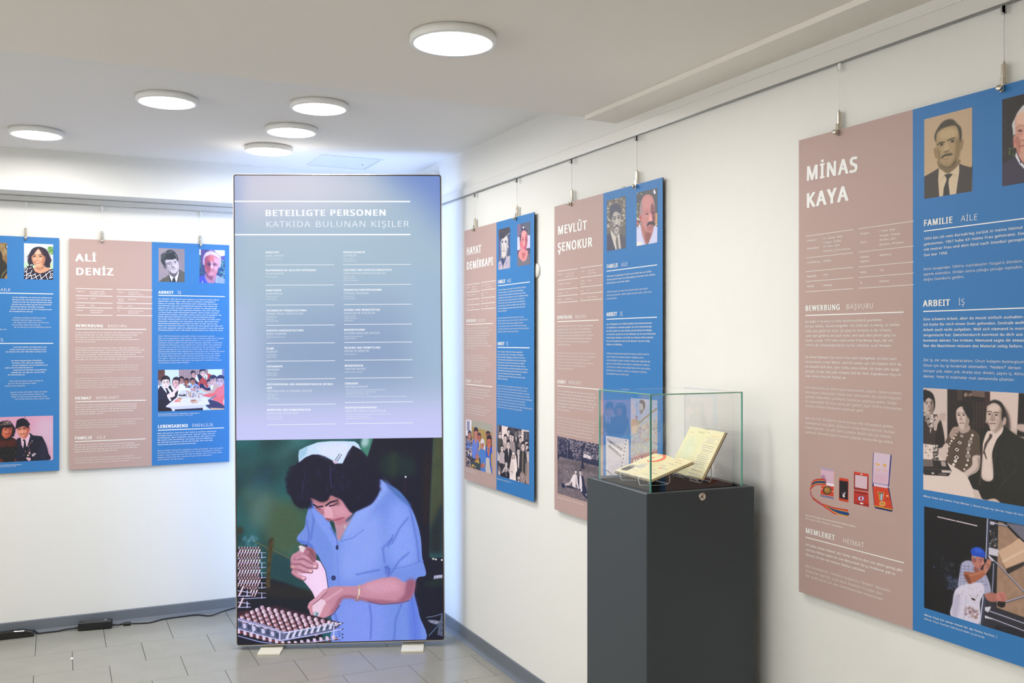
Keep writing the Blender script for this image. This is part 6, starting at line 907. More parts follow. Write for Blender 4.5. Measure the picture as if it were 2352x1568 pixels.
# ---------------------------------------------------------------- ceiling lamps
def lamp_proto():
    r = empty('ceiling_lamp', (0, 0, 0)); b = MB(); b.lathe([(.104, 0), (.104, -.003), (.1105, -.0032), (.1115, -.020), (.1095, -.0235), (.0955, -.0235), (.0950, -.0195)], n=64); b.build('housing', M_lampbody, r, False)
    d = MB(); d.disc(.0953, (0, 0, -.0205), n=64, flip=1); d.build('diffuser', M_lampglow, r, False)
    g = MB(); g.lathe([(.1036, -.0005), (.1036, -.0030)], n=48); g.build('shadow_gap', M_gap, r, False); return r
lp = lamp_proto(); used = False
LAMPS = [(.92, 2.29, ZN, 'large bright round ceiling lamp nearest to the camera, on the lower ceiling'), (.923, 3.69, ZF, 'round ceiling lamp just beyond the edge of the lower ceiling, right of the pair'), (.377, 3.84, ZF, 'round ceiling lamp just beyond the edge of the lower ceiling, left of the pair'),
         (.918, 4.16, ZF, 'round ceiling lamp in the middle of the three in a row towards the light box'), (.912, 4.62, ZF, 'round ceiling lamp farthest away, right above the top of the light box'), (-.079, 4.69, ZF, 'round ceiling lamp near the back wall, over the board with the curly-haired woman'),
         (-.03, 2.26, ZN, 'round ceiling lamp on the lower ceiling just above the top left corner of the photo')]
LAMPS += [(x, y, z, 'unseen round ceiling lamp '+t) for x, y, z, t in ((-1.35, 4.2, ZF, 'left of the hat couple board'), (-1.35, 2.2, ZN, 'on the lower ceiling left of the camera'), (-.2, .6, ZN, 'right above the camera'), (-1.9, .5, ZN, 'by the left wall, level with the camera'), (-2.3, 3.4, ZF, 'on the higher ceiling by the left wall'))]  # further lamps added out of view to fill the room with light
for x, y, z, lab in LAMPS:
    o = lp if not used else copy_tree(lp); used = True; o.location = (x, y, z); tag(o, lab, 'ceiling lamp', 'round ceiling lamps')

# ---------------------------------------------------------------- lettering
try: FONT = bpy.data.fonts.load(bpy.utils.system_resource('DATAFILES', path='fonts')+'/NotoSansHebrew-Regular.woff2')
except Exception: FONT = None
GL = {}
def glyph(ch, w):
    k = (ch, w)
    if k not in GL:
        c = bpy.data.curves.new('t', 'FONT'); c.body = ch; c.resolution_u = 2 if w == 2 else 1
        if FONT: c.font = FONT
        c.offset = (0., 0., 0., -.008)[w]; o = bpy.data.objects.new('t', c); COL.objects.link(o); dg = bpy.context.evaluated_depsgraph_get(); me = bpy.data.meshes.new_from_object(o.evaluated_get(dg))
        V = np.array([(v.co.x, v.co.y, 0) for v in me.vertices]) if me.vertices else np.zeros((0, 3)); me.calc_loop_triangles(); F = [tuple(p.vertices) for p in me.loop_triangles]
        c.body = ch+'H'; me2 = bpy.data.meshes.new_from_object(o.evaluated_get(bpy.context.evaluated_depsgraph_get())); c.body = 'H'; me3 = bpy.data.meshes.new_from_object(o.evaluated_get(bpy.context.evaluated_depsgraph_get()))
        if w in (1, 2) and len(V):      # bold: the outline struck several times, each a hair above the last
            S = ((-.016, 0), (.016, 0), (0, 0)) if w == 1 else ((-.040, -.014), (.040, .014), (-.040, .014), (.040, -.014), (-.015, 0), (.015, 0)); n0 = len(V); V0, F0 = V, F
            V = np.concatenate([V0+np.array(q+(.00005*k,)) for k, q in enumerate(S)]); F = [tuple(i+n0*k for i in f) for k in range(len(S)) for f in F0]
        adv = max(v.co.x for v in me2.vertices)-max(v.co.x for v in me3.vertices)
        GL[k] = (V, F, adv+(.0, .018, .062, .01)[w]); bpy.data.objects.remove(o); [bpy.data.meshes.remove(m) for m in (me, me2, me3)]; bpy.data.curves.remove(c)
    return GL[k]
def layout(text, w, track=0.):
    x = 0; out = []
    for ch in text:
        if ch == ' ': x += .27+track; continue
        V, F, a = glyph(ch, w); out.append((x, V, F)); x += a+track
    return out, x-track
CAPH = .714
class Print:
    """collects ink meshes on one plane and builds them as parts"""
    def __init__(s, plane, fr, root, lift=.0005, thick=None): s.pl, s.fr, s.root, s.lift = plane, fr, root, lift
    def uv(s, x, y): return np.array(s.pl.uv(s.fr[0]+x/s.fr[2], s.fr[1]+y/s.fr[2]))
    def run(s, mb, text, o, dx, dy, w, width=None, sx=None, track=0.):
        """o origin uv, dx unit along the line, dy up vector (length = em size)"""
        L, W = layout(text, w, track); em = np.linalg.norm(dy); k = sx if sx is not None else width/(W or 1)
        for x, V, F in L:
            if len(V) == 0: continue
            P = [s.pl.at(*(o+dx*k*(x+vx)+dy*vy), s.lift+vl) for vx, vy, vl in V]; mb.add(P, F)
        return k
    def head(s, name, items, ink=None):
        """items: (text, x0, y0, x1, y1, cap, weight)"""
        for t, x0, y0, x1, y1, cap, w in items:
            mb = MB(); a, b, c = s.uv(x0, y0), s.uv(x1, y1), s.uv(x0, y0-cap); d = b-a; L = np.linalg.norm(d); d /= L
            n = np.array((d[1], -d[0])); s.run(mb, t, a, d, n*abs((c-a).dot(n))/CAPH, w, L, track=.03 if cap > 0 and t.isupper() else 0)
            mb.build(name, ink or M_ink, s.root)
    def para(s, name, x, y0, y1, xr, k, w, lines, ends=None, ink=None):
        a = s.uv(x, y0); b = s.uv(x, y1); n = len(lines); pitch = (b[1]-a[1])/max(n-1, 1) if n > 1 else .0105; em = pitch*.80; mb = MB(); dx = np.array((1., 0)); dy = np.array((0, -em))
        if ends: sc = em*.93
        else: _, W = layout(lines[k], w); sc = (s.uv(xr, y0)[0]-a[0])/W
        for i, t in enumerate(lines):
            o = np.array((a[0], a[1]+(b[1]-a[1])*i/max(n-1, 1)))
            if ends: _, W = layout(t, w); o[0] = s.uv(ends[i], y0)[0]-W*sc
            s.run(mb, t, o, dx, dy, w, sx=sc)
        return mb.build(name, ink or (M_ink if w else M_ink2), s.root)
    def rules(s, name, segs, th, ink=None):
        for x0, y0, x1, y1 in segs:
            mb = MB(); a, b = s.uv(x0, y0), s.uv(x1, y1); h = abs(s.uv(x0, y0+th)[1]-a[1])/2; m = (a[1]+b[1])/2 if abs(a[1]-b[1]) < .006 else None
            ya, yb = (m, m) if m is not None else (a[1], b[1]); mb.add([s.pl.at(a[0], ya-h, s.lift), s.pl.at(a[0], ya+h, s.lift), s.pl.at(b[0], yb+h, s.lift), s.pl.at(b[0], yb-h, s.lift)], [(0, 1, 2, 3)]); mb.build(name, ink or M_ink, s.root)
def add_print(cv, plane, name, root, lift=.0004, inset=0., **kw):
    m = print_mat(cv_name(name), cv, **kw); b = MB(); q = [plane.at(cv.u0+inset, cv.v0+inset, lift), plane.at(cv.u0+inset, cv.v1-inset, lift), plane.at(cv.u1-inset, cv.v1-inset, lift), plane.at(cv.u1-inset, cv.v0+inset, lift)]
    b.add(q, [(0, 1, 2, 3)]); o = b.build(name, m, root); u = o.data.uv_layers.new(name='uv')
    for i, c in enumerate(((0, 1), (0, 0), (1, 0), (1, 1))): u.data[i].uv = c
    return o
def cv_name(n): return n.replace('_', ' ')

# ---------------------------------------------------------------- hanging boards
BOARDS = {'hat': 'board cut off by the left photo edge, with a couple, the man in a hat', 'table': 'rose and blue board left of the light box, with a dinner table photo',
          'women': 'rose and blue board nearest the light box on the right wall, with kitchen women', 'park': 'rose and blue board behind the glass case, with a black and white park photo',
          'medal': 'large rose and blue board at the right photo edge, with boxed medals'}
ROOTS = {}
BW0, BH0 = BW, BH
for key, lab in BOARDS.items():
    pl = BP[key]; BW, BH = BDIM.get(key, (BW0, BH0)); c = pl.at(BW/2, BH/2); root = empty('exhibition_board', c, lab, 'exhibition board', 'hanging exhibition boards'); ROOTS[key] = root; T = .0035
    def slab(u0, u1, n0, n1, name, m, e=0.): b = MB(); P = [pl.at(u0, 0+e, n0), pl.at(u1, 0+e, n0), pl.at(u1, BH-e, n0), pl.at(u0, BH-e, n0)]; b.add(P+[Vector(p)+Vector(pl.N*(n1-n0)) for p in P], [(0, 1, 2, 3), (7, 6, 5, 4), (0, 4, 5, 1), (1, 5, 6, 2), (2, 6, 7, 3), (3, 7, 4, 0)]); return b.build(name, m, root)
    slab(0, BW, -T, -.0004, 'board', M_core, .0004); slab(0, BW/2, -.0004, 0, 'rose_print', M_brown); slab(BW/2, BW, -.0004, 0, 'blue_print', M_blue)
    for u, v in ((.14, .12), (BW-.14, .12), (BW/2, BH-.12)):     # spacers that hold the board off the wall
        b = MB(); p = pl.at(u, v, -T); q = pl.at(u, v, -.0155); b.cyl(p, q, .012, 12); b.build('spacer', M_lampbody, root)
for name, key, f in PICS:
    if key != 'LB':
        cv = f(); add_print(cv, BP[key], name, ROOTS[key], .00025 if f is pic_medals else .0004, under=(180, 153, 147) if cv.al is not None else None)
# ---------------------------------------------------------------- the writing on the boards, line by line
def table(key, fr, cap, left, right, items, th):
    P = Print(BP[key], fr, ROOTS[key]); (xa, xb, ya, yb), (xc, xd, yc, yd) = left, right
    P.rules('table_rules', [(xa, p, xb, q) for p, q in zip(ya, yb)]+[(xc, p, xd, q) for p, q in zip(yc, yd)], th, M_ink2)
    P.head('table_text', [(t, a, b, c, d, cap, w) for t, a, b, c, d, w in items])
def two(P, a, b, rule, th): P.head('heading_text', [a, b]); P.rules('heading_rule', [rule], th)
# board with medals
M1, M2, M3 = [Print(BP['medal'], f, ROOTS['medal']) for f in ((1820, 230, 3.336), (1820, 680, 4.126), (1820, 1040, 2.970))]
M1.head('title_text', [('MİNAS', 107, 618, 510, 543, 132, 2), ('KAYA', 107, 825, 435, 765, 133, 2)])
table('medal', (1820, 230, 3.336), 18, (103, 466, (1042, 1210, 1313, 1389, 1467), (992, 1168, 1281, 1361, 1444)), (508, 930, (985, 1163, 1277, 1358, 1441), (927, 1118, 1239, 1325, 1413)),
      [('Geboren', 112, 1084, 187, 1076, 1), ('01. Januar 1930', 238, 1066, 385, 1050, 1), ('Yozgat, Türkei', 238, 1098, 375, 1082, 1), ('08. März 2021', 238, 1130, 368, 1117, 1), ('Bremen, Deutschland', 238, 1163, 444, 1144, 1), ('Gestorben', 112, 1144, 207, 1136, 1),
       ('Ausbildung', 112, 1250, 213, 1243, 1), ('Gießer', 238, 1238, 300, 1234, 1), ('Ankunft', 112, 1357, 185, 1352, 1), ('1971', 238, 1347, 276, 1345, 1), ('Arbeit', 112, 1433, 168, 1430, 1), ('Hachez', 238, 1425, 305, 1422, 1),
       ('Doğum', 521, 1030, 590, 1022, 0), ('1 Ocak 1930', 667, 1010, 788, 997, 0), ('Yozgat, Türkiye', 667, 1045, 830, 1028, 0), ('08 Mart 2021', 667, 1078, 800, 1064, 0), ('Bremen, Almanya', 667, 1113, 852, 1094, 0), ('Ölüm', 521, 1097, 570, 1092, 0),
       ('Meslek', 521, 1210, 588, 1204, 0), ('eğitimi', 521, 1242, 590, 1238, 0), ('dökümcü', 667, 1194, 762, 1186, 0), ('Geliş', 521, 1325, 568, 1322, 0), ('1971', 667, 1311, 707, 1309, 0), ('İş', 521, 1403, 536, 1402, 0), ('Hachez', 667, 1394, 741, 1391, 0)], 4)
two(M1, ('FAMILIE', 1008, 965, 1232, 938, 57, 2), ('AİLE', 1291, 930, 1421, 916, 57, 3), (1008, 1004, 1790, 904), 8)
M1.para('paragraph_text', 1008, 1072, 1196, 1768, 0, 1, ["1954 bin ich vom Koreakrieg zurück in meine Heimat", "gekommen. 1957 habe ich meine Frau geheiratet. Dann", "mit meiner Frau und dem Kind nach Istanbul gezogen.", "Das war 1958."])
M1.para('paragraph_text', 1006, 1303, 1383, 1772, 0, 0, ["Kore savaşından 1954'te memleketim Yozgat'a döndüm,", "eşimle evlendim. Ondan sonra çoluğu çocuğu topladım,", "doğru İstanbul'a geldim."])
two(M2, ('BEWERBUNG', 125, 140, 455, 127, 60, 2), ('BAŞVURU', 511, 122, 770, 114, 58, 3), (125, 182, 1055, 152), 9)
M2.para('paragraph_text', 123, 253, 474, 1020, 1, 1, ["Ich habe in Istanbul in einer Aluminiumfabrik gearbeitet.", "Ich war Gießer, Aluminiumgießer. Das Geld war zu wenig, es reichte", "nicht. Das gefiel mir nicht. Ich ging ins Ausland, in die Schweiz,", " aber dort gefiel es mir auch nicht, und nach zwei Jahren ging ich", "wieder zurück. 1971 holte mich meine Frau Birnaz Kaya, die seit", "1970 in der Schokoladenfabrik Hachez arbeitete, nach Bremen."])
M2.para('paragraph_text', 123, 586, 765, 1040, 1, 1, ["Als ihren Ehemann hat meine Frau mich nachgeholt. Ich kam nach", "Deutschland, es war Winter, und ich rannte rum. Ich bewarb mich da,", "ich bewarb mich dort, aber nichts, keine Arbeit. Ich habe sehr lange", "gesucht. Es war eine sehr schwere Zeit für mich. Irgendwann fing ich", "über meine Frau bei Hachez an."])
M2.para('paragraph_text', 123, 873, 1047, 1044, 0, 0, ["Ben İstanbul'da bir alüminyum fabrikasında çalıştım. Dökümcüydüm,", "alüminyum dökümcüsü. Parası azdı, yetmiyordu. Bu durum hoşuma", "gitmedi. Edemedim, yurtdışına, İsviçre'ye çalışmaya gittim. Orada", "da yapamadım. İki sene sonra geri geldim. Eşim 1970'te Almanya'ya,", "Hachez çikolata fabrikasına çalışmaya geldi."])
M2.para('paragraph_text', 123, 1162, 1294, 966, 0, 0, ["Beni de 1971'de bakımlı olarak buraya aldı. Almanya'ya geldim,", "dolanıyorum, kış günü. Gidiyorum oraya başvuruyorum, buraya", "başvuruyorum – iş yok. Çok iş aradım. Benim için çok sıkıntılı", "günlerdi. Sonunda bizim hanımın çalıştığı Hachez'de işçi olduk."])
two(M2, ('ARBEIT', 1242, 97, 1498, 88, 70, 2), ('İŞ', 1575, 84, 1637, 80, 70, 3), (1242, 145, 2210, 111), 10)
M2.para('paragraph_text', 1242, 230, 480, 2190, 5, 1, ["Eine schwere Arbeit, aber du musst einfach aushalten.", "Ich hatte für mich einen Dreh gefunden. Deshalb wollte", "Arbeit auch nicht aufgeben. Weil sich niemand in meine", "eingemischt hat. Zwischendurch konntest du dich aus", "konntest deinen Tee trinken. Niemand sagte dir etwas.", "Nur die Maschinen müssen das Material zeitig liefern."])
M2.para('paragraph_text', 1242, 614, 768, 2110, 3, 0, ["Zor iş, zor ama dayanacaksın. Onun kolayını bulmuştum.", "Onun için bu işi bırakmak istemedim. “Neden?” dersen", "karışan yok, eden yok. Arada otur dinlen, çayını iç. Kimse", "demez. Yeter ki makineler malı zamanında çıkarsın."])
M3.head('caption_text', [('Auszeichnungen des Koreaveterans Minas Kaya |', 91, 427, 437, 508, 12, 1), ("Kore gazisi Minas Kaya'nın madalyaları", 91, 449, 348, 512, 12, 0)])
two(M3, ('MEMLEKET', 91, 543, 292, 596, 42, 2), ('HEIMAT', 345, 611, 490, 648, 42, 3), (91, 573, 762, 750), 6)
M3.para('paragraph_text', 91, 630, 697, 752, 0, 1, ["Ich liebe meine Heimat, die Türkei. Weil es dort von allem genug gibt", "und das Wetter warm ist. Die Menschen? Na ja, Probleme gibt es", "überall. Ich bin mit meiner Heimat zufrieden."])
M3.para('paragraph_text', 91, 775, 840, 680, 0, 0, ["Ben memleketimi, Türkiye'yi seviyorum. “Neden?” diyeceksin.", "Çünkü her şeyi bol, sıcak hava. İnsanları? O kadar olur,", "her yerde sorun var. Ben memleketimden memnunum."])
M3.head('caption_text', [('Minas Kaya mit seiner Frau Birnaz |', 895, 297, 1226, 361, 14, 1), ('Minas Kaya eşi Birnaz Kaya ile beraber', 1233, 363, 1625, 438, 14, 0)])
M3.head('caption_text', [('Minas Kaya bei seiner Arbeit für die Firma Hachez |', 900, 1107, 1400, 1262, 15, 1), ('Minas Kaya Hachez fabrikasındaki iş yerinde', 900, 1133, 1312, 1264, 14, 0)])
# board with the dinner table
A, B, TA, TB, TC = [Print(BP['table'], f, ROOTS['table']) for f in ((0, 520, 4.127), (0, 800, 4.127), (165, 640, 9.8), (165, 780, 11.2), (355, 660, 8.712))]
A.head('title_text', [('ALİ', 718, 328, 920, 331, 84, 2), ('DENİZ', 718, 458, 1082, 462, 82, 2)])
table('table', (165, 640, 9.8), 27, (85, 918, (218, 380, 540, 650, 816), (238, 394, 551, 660, 824)), (1008, 1812, (240, 396, 548, 660, 824), (256, 410, 562, 670, 832)),
      [('Geboren', 110, 292, 290, 293, 1), ('18. Januar 1941', 412, 300, 735, 302, 1), ('Antakya, Türkei', 412, 346, 752, 348, 1), ('Ausbildung', 110, 452, 355, 456, 1), ('Lehrer', 412, 456, 555, 457, 1), ('Ankunft', 110, 608, 287, 609, 1), ('1967', 412, 611, 508, 612, 1), ('Arbeit', 110, 720, 246, 721, 1), ('Vulkan-Werft,', 412, 724, 712, 727, 1), ('Schuldienst', 412, 770, 668, 771, 1),
       ('Doğum', 1032, 311, 1172, 313, 0), ('18 Ocak 1941', 1268, 317, 1508, 319, 0), ('Antakya, Türkiye', 1268, 362, 1602, 366, 0), ('Meslek', 1032, 466, 1168, 467, 0), ('eğitimi', 1032, 510, 1172, 511, 0), ('öğretmen', 1266, 472, 1460, 474, 0), ('Geliş', 1032, 621, 1130, 622, 0), ('1967', 1266, 622, 1355, 623, 0), ('İş', 1032, 732, 1066, 732, 0), ('Vulkan Tersanesi,', 1266, 735, 1616, 739, 0), ('Öğretmenlik', 1266, 780, 1508, 782, 0)], 14)
two(TA, ('BEWERBUNG', 85, 1082, 708, 1088, 72, 2), ('BAŞVURU', 808, 1088, 1242, 1091, 72, 3), (82, 1130, 1676, 1138), 16)
TA.para('paragraph_text', 80, 1222, 1428, 1602, 0, 1, ["In den 1960er-Jahren war ich politisch sehr aktiv in einer linken Partei.", "Deshalb wurden wir von der rechten Demirel-Regierung verfolgt.", "Sie haben uns stark unter Druck gesetzt. Ich habe gedacht,", "ich muss für ein Jahr weg von hier. Ins Ausland. Aber Deutschland", "hatte ich nie im Sinn."])
TB.para('paragraph_text', 90, 222, 514, 1880, 1, 1, ["Ich las einen Artikel in der Zeitung, in dem stand, dass Arbeiter für", "Deutschland gesucht wurden. Voraussetzung: Berufsschulabschluss oder", "Abitur. Ohne mir große Hoffnungen zu machen, bin ich zum dortigen", "Arbeitsamt gegangen. Zögernd habe ich gefragt, ob es stimmt,", "dass man sich mit Abitur für eine Arbeit in Deutschland bewerben kann.", "Sie sagten Ja. Ich habe auf einmal gesagt: „Das ist es.“"])
TB.para('paragraph_text', 88, 675, 850, 1735, 0, 0, ["Altmışlı yıllarda ben sol bir partide çalışıyordum. Bundan dolayı sağcı", "Demirel hükümeti tarafından kovuşturmaya uğradık. Bize çok baskı", "yaptılar. Ben dedim ki “Buradan bir yıllığına kaçmalıyım, yurt dışına!”.", "Fakat Almanya aklımdan bile geçmedi."])
TB.para('paragraph_text', 86, 1008, 1245, 1865, 0, 0, ["Gazetede bir yazı okudum, orada Almanya için işçi aranıyor diye yazıyordu.", "Şartı: lise ve dengi okul mezunu olmak. Hiç fazla ümitlenmeden İş ve İşçi", "Bulma Kurumu'na gittim. Çekinerek “Bu doğru mu, lise mezunu olarak", "Almanya'ya işçi olarak yazılmak mümkün mü?” diye sordum. Bana “Evet!”", "dediler. Birden “Tamam, aradığım bu.” dedim."])
two(B, ('HEIMAT', 711, 484, 866, 482, 32, 2), ('MEMLEKET', 908, 481, 1126, 476, 33, 3), (712, 506, 1383, 490), 7)
B.para('paragraph_text', 712, 543, 627, 1300, 0, 1, ["Die Türkei ist mein Vaterland und meine Heimat ist Deutschland.", "Aber unsere Kinder sind Deutsche, wenn ich meinen Sohn frage.", "Im Urlaub fahren sie gerne hin. So wie die Deutschen im Urlaub", "nach Mallorca fliegen. Sie fliegen nach Alanya, nach Antakya,", "aber kommen wieder zurück."])
B.para('paragraph_text', 710, 690, 757, 1366, 0, 0, ["Türkiye benim vatanım, memleketim ise Almanya. Fakat bizim çocuklarımız", "Alman, eğer oğluma sorarsam. Tatil için severek oraya gidiyorlar.", "Aynı Almanların Mallorca'ya tatile gitmesi gibi. Onlar da Alanya'ya,", "Antalya'ya gidiyorlar ama tekrar geri geliyorlar."])
two(B, ('FAMILIE', 710, 862, 875, 857, 34, 2), ('AİLE', 916, 855, 1004, 852, 34, 3), (710, 882, 1380, 857), 7)
B.para('paragraph_text', 708, 921, 985, 1328, 1, 1, ["Wir waren vier Leute in einem Raum und waren wie Brüder.", "Ich war der Erste unter den Zimmergenossen, der geheiratet hat.", "Als ich aus dem Heim auszog, um mit meiner Frau zu wohnen,", "haben sie geheult. So nah standen wir uns."])
B.para('paragraph_text', 708, 1046, 1090, 1342, 1, 0, ["Bir odada dört kişiydik ve kardeş gibiydik. Oda arkadaşlarım", "arasında ilk evlenen ben oldum. Eşimle birlikte oturmak için yurttan", "taşındığımda hepsi ağladı. O kadar yakındık birbirimize."])
two(TC, ('ARBEIT', 78, 122, 382, 126, 66, 2), ('İŞ', 460, 124, 537, 126, 66, 3), (77, 157, 1405, 183), 15)
TC.para('paragraph_text', 75, 238, 862, 1375, 14, 1, ["Im Oktober 1967 bin ich nach Bremen zur Bremer Vulkan-Werft", "gekommen. Ich fragte: „Was soll ich arbeiten?“ „Schweißen“,", "haben sie gesagt. Aber ich konnte nicht schweißen. Wir haben", "drei Monate lang eine Schweißschule besucht. Dort haben wir", "gelernt, wie man schweißt. Damals suchten sie zweisprachige", "Lehrer für die Kinder der türkischen Arbeiter, die nach und nach", "zu ihren Eltern nach Deutschland kamen. Diese Kinder mussten", "unterrichtet werden, und dafür waren Lehrer wie ich geeignet, die", "beide Sprachen konnten und eine Lehrerausbildung hatten.",
    "Ich hatte mehrere Jahre in der Türkei unterrichtet. Ich habe mich", "beworben und bekam ein Schreiben. Da stand: „Wir haben Ihre", "Bewerbung bekommen, kommen Sie bitte an dem Tag zu uns,", "damit wir sprechen können.“ Das war für mich genial. Ich habe erst", "gar nicht geglaubt, dass ich aufgenommen werde. Es war eine große", "Erleichterung für mich. Die Arbeit auf der Werft war nichts für mich."])
TC.para('paragraph_text', 73, 982, 1515, 1400, 1, 0, ["Ekim 1967'de Bremen'e, buradaki Vulkan tersanesine geldim.", "“Ben ne iş yapacağım?” diye sordum. Bana “Kaynak yapacaksın” dediler.", "Fakat ben kaynak yapmasını bilmiyordum. Biz üç ay boyunca bir", "kaynakçı okuluna gittik. Orada kaynak yapmayı öğrendik. O zamanlar", "peyderpey Almanya'ya anne babalarının yanına gelen Türk işçilerinin", "çocukları için iki dil bilen öğretmen aranıyordu. Bu çocukların okula", "gitmesi gerekiyordu ve bu iş için de benim gibi, iki dil de bilen ve",
    "öğretmenlik eğitimi olan öğretmenler aranıyordu. Ben Türkiye'de birkaç", "yıl öğretmenlik yapmıştım. Müracaatta bulundum ve bir yazı aldım.", "Bu yazıda “Başvurunuzu aldık, konuyu konuşmak için şu gün lütfen", "bize gelin.” diyordu. Bu benim için çok iyi bir şeydi. İlk başta beni", "alacaklarına inanmadım. Bu benim için büyük bir rahatlama olacaktı.", "Tersanedeki iş bana göre değildi."])
B.head('caption_text', [('Gemeinschaftliches Essen im Wohnheim, 1970er-Jahre |', 1497, 627, 1895, 616, 11, 1), ("İşçi yurdunda birlikte yemek yerken, 1970'li yıllar", 1497, 642, 1828, 634, 10, 0)])
two(B, ('LEBENSABEND', 1496, 755, 1783, 745, 37, 2), ('EMEKLİLİK', 1822, 744, 2022, 737, 37, 3), (1496, 775, 2123, 752), 7)
B.para('paragraph_text', 1494, 810, 917, 2052, 0, 1, ["Mein Wunsch ist, dass ich in der Türkei in meinem Geburtsort", "beerdigt werde. Es ist so schön dort. Und wir haben dort ein", "Familiengrab. Mein Großvater, meine Eltern, alle liegen dort.", "Wir waren acht Geschwister, vier Jungs und vier Mädchen.", "Sie sind alle verstorben. Ich bin der Einzige, der noch lebt.", "Und ich bin jetzt das Familienoberhaupt."])
B.para('paragraph_text', 1494, 975, 1060, 2118, 0, 0, ["Benim isteğim Türkiye'de, doğduğum yerde gömülmek. Orası çok güzel.", "Ve bizim orada bir aile mezarlığımız var. Benim büyükbabam, annem,", "babam, hepsi orada gömülü. Biz sekiz kardeştik, dört kız ve dört erkek.", "Diğerleri hepsi vefat etti, onlardan hayatta kalan tek benim.", "Şimdi ailenin reisi de benim."])
# board with the man in the hat
HA, HB, HC = [Print(BP['hat'], f, ROOTS['hat']) for f in ((0, 640, 9.8), (0, 790, 11.2), (0, 800, 4.127))]
two(HA, ('FAMILIE', -480, 268, -84, 274, 76, 2), ('AİLE', 8, 276, 240, 281, 76, 3), (-480, 310, 1197, 341), 18)
HA.para('paragraph_text', 0, 422, 742, 0, 0, 1, ["mit den Kolleginnen, die damals als ranführerinnen", "hält heute noch. Auch damals waren wir sehr gute", "standen uns sehr nah. An den Wochenenden trafen", "bei einer von uns. Jeden Tag neun bis neuneinhalb", "nach Hause kommen, die Kinder versorgen,", "kochen, und danach noch Zeit fürs Vergnügen finden.", "die Freundschaft war sehr gut."], ends=(1175, 1157, 1178, 1155, 1003, 1180, 750))
HA.para('paragraph_text', 0, 885, 1148, 0, 0, 0, ["arkadaşlarla dostluğumuz hâlâ devam ediyor.", "arkadaştık. Birbirimizi bugün de arıyoruz.", "yok, böylesi olmaz. Hafta sonları, her hafta sonu", "Her gün dokuz, dokuz buçuk saat çalış.", "git, evin işini yap ve sonra da eğlenmeye vakit bul.", "vakit vardı."], ends=(1048, 945, 1103, 918, 1155, 158))
two(HA, ('ARBEIT', -480, 1404, -120, 1403, 76, 2), ('İŞ', -20, 1402, 75, 1402, 76, 3), (-480, 1458, 1197, 1450), 18)
HB.para('paragraph_text', 0, 92, 212, 0, 0, 1, ["Leute und erzählten, die Vulkan-Werft sucht", "suchen auch Frauen, und die Bezahlung sei gut.", "„Ich bewerbe mich auch.“ Mein Mann arbeitete schon"], ends=(1205, 1198, 1198))
HB.para('paragraph_text', 0, 440, 808, 0, 0, 1, ["uns einem zweimonatigen Schweißkurs", "Im Februar 1971, haben wir angefangen", "ein paar Kolleginnen, die als Kranführerinnen", "sagten, dass ihre Arbeit bequem sei.", "Konkurrenz für die Arbeit als Kranführerin,", "niedriger war. Ich sagte mir: „Ich bin damit", "die Arbeit leichter ist.“"], ends=(1078, 1122, 1232, 860, 1212, 1155, 655))
HB.para('paragraph_text', 0, 970, 1092, 0, 0, 0, ["Vulkan tersanesi kaynakçı arıyor. Kadınları da", "para iyi!” “Ben de başvurayım!” dedim.", "kaynakçı olarak çalışıyordu."], ends=(1105, 940, 655))
HB.para('paragraph_text', 0, 1258, 1438, 0, 0, 0, ["kaynakçı kursuna tabi tuttular. Ondan sonra şubat", "çalışmaya. Vinç kullanan birkaç arkadaş vardı,", "dediler. O arada vinç işinde rekabet yoktu çünkü", "Ben “İş biraz kolay olsun, buna razıyım!” dedim."], ends=(1218, 1140, 1212, 1287))
HC.head('caption_text', [('Paar als Schützenkönigspaar |', -40, 1113, 215, 1103, 11, 1), ('nişancılar kralı ve eşi', -36, 1126, 148, 1119, 10, 0)])
# board with the kitchen women
W1, WA, WB, WC, WD, W2 = [Print(BP['women'], f, ROOTS['women']) for f in ((1040, 480, 4.614), (1064, 640, 7.128), (1064, 850, 13.07), (1138, 630, 9.8), (1138, 780, 8.711), (1040, 800, 4.355))]
W1.head('title_text', [('HAYAT', 148, 488, 303, 458, 97, 2), ('DEMİRKAPI', 148, 642, 430, 588, 95, 2)])
table('women', (1064, 640, 7.128), 17, (53, 272, (103, 228, 348, 435, 519), (70, 196, 322, 410, 498)), (295, 527, (66, 192, 320, 410, 497), (30, 158, 290, 383, 475)),
      [('Geboren', 58, 152, 105, 147, 1), ('16. März 1947', 136, 142, 213, 132, 1), ('Antakya, Türkei', 136, 182, 228, 170, 1), ('Ausbildung', 58, 276, 122, 270, 1), ('Schneiderin', 136, 266, 205, 260, 1), ('Ankunft', 58, 396, 101, 392, 1), ('1973', 136, 388, 162, 386, 1), ('Arbeit', 58, 482, 92, 479, 1), ('Hachez', 136, 476, 176, 473, 1),
       ('Doğum', 300, 118, 342, 112, 0), ('16 Mart 1947', 366, 105, 440, 96, 0), ('Antakya, Türkiye', 366, 145, 465, 132, 0), ('Meslek', 300, 242, 342, 240, 0), ('eğitimi', 300, 280, 343, 279, 0), ('terzi', 366, 236, 396, 233, 0), ('Geliş', 300, 370, 328, 368, 0), ('1973', 366, 362, 392, 361, 0), ('İş', 300, 460, 308, 460, 0), ('Hachez', 366, 456, 410, 454, 0)], 9)
two(WA, ('BEWERBUNG', 50, 712, 213, 704, 58, 2), ('BAŞVURU', 236, 703, 362, 697, 58, 3), (50, 750, 486, 730), 10)
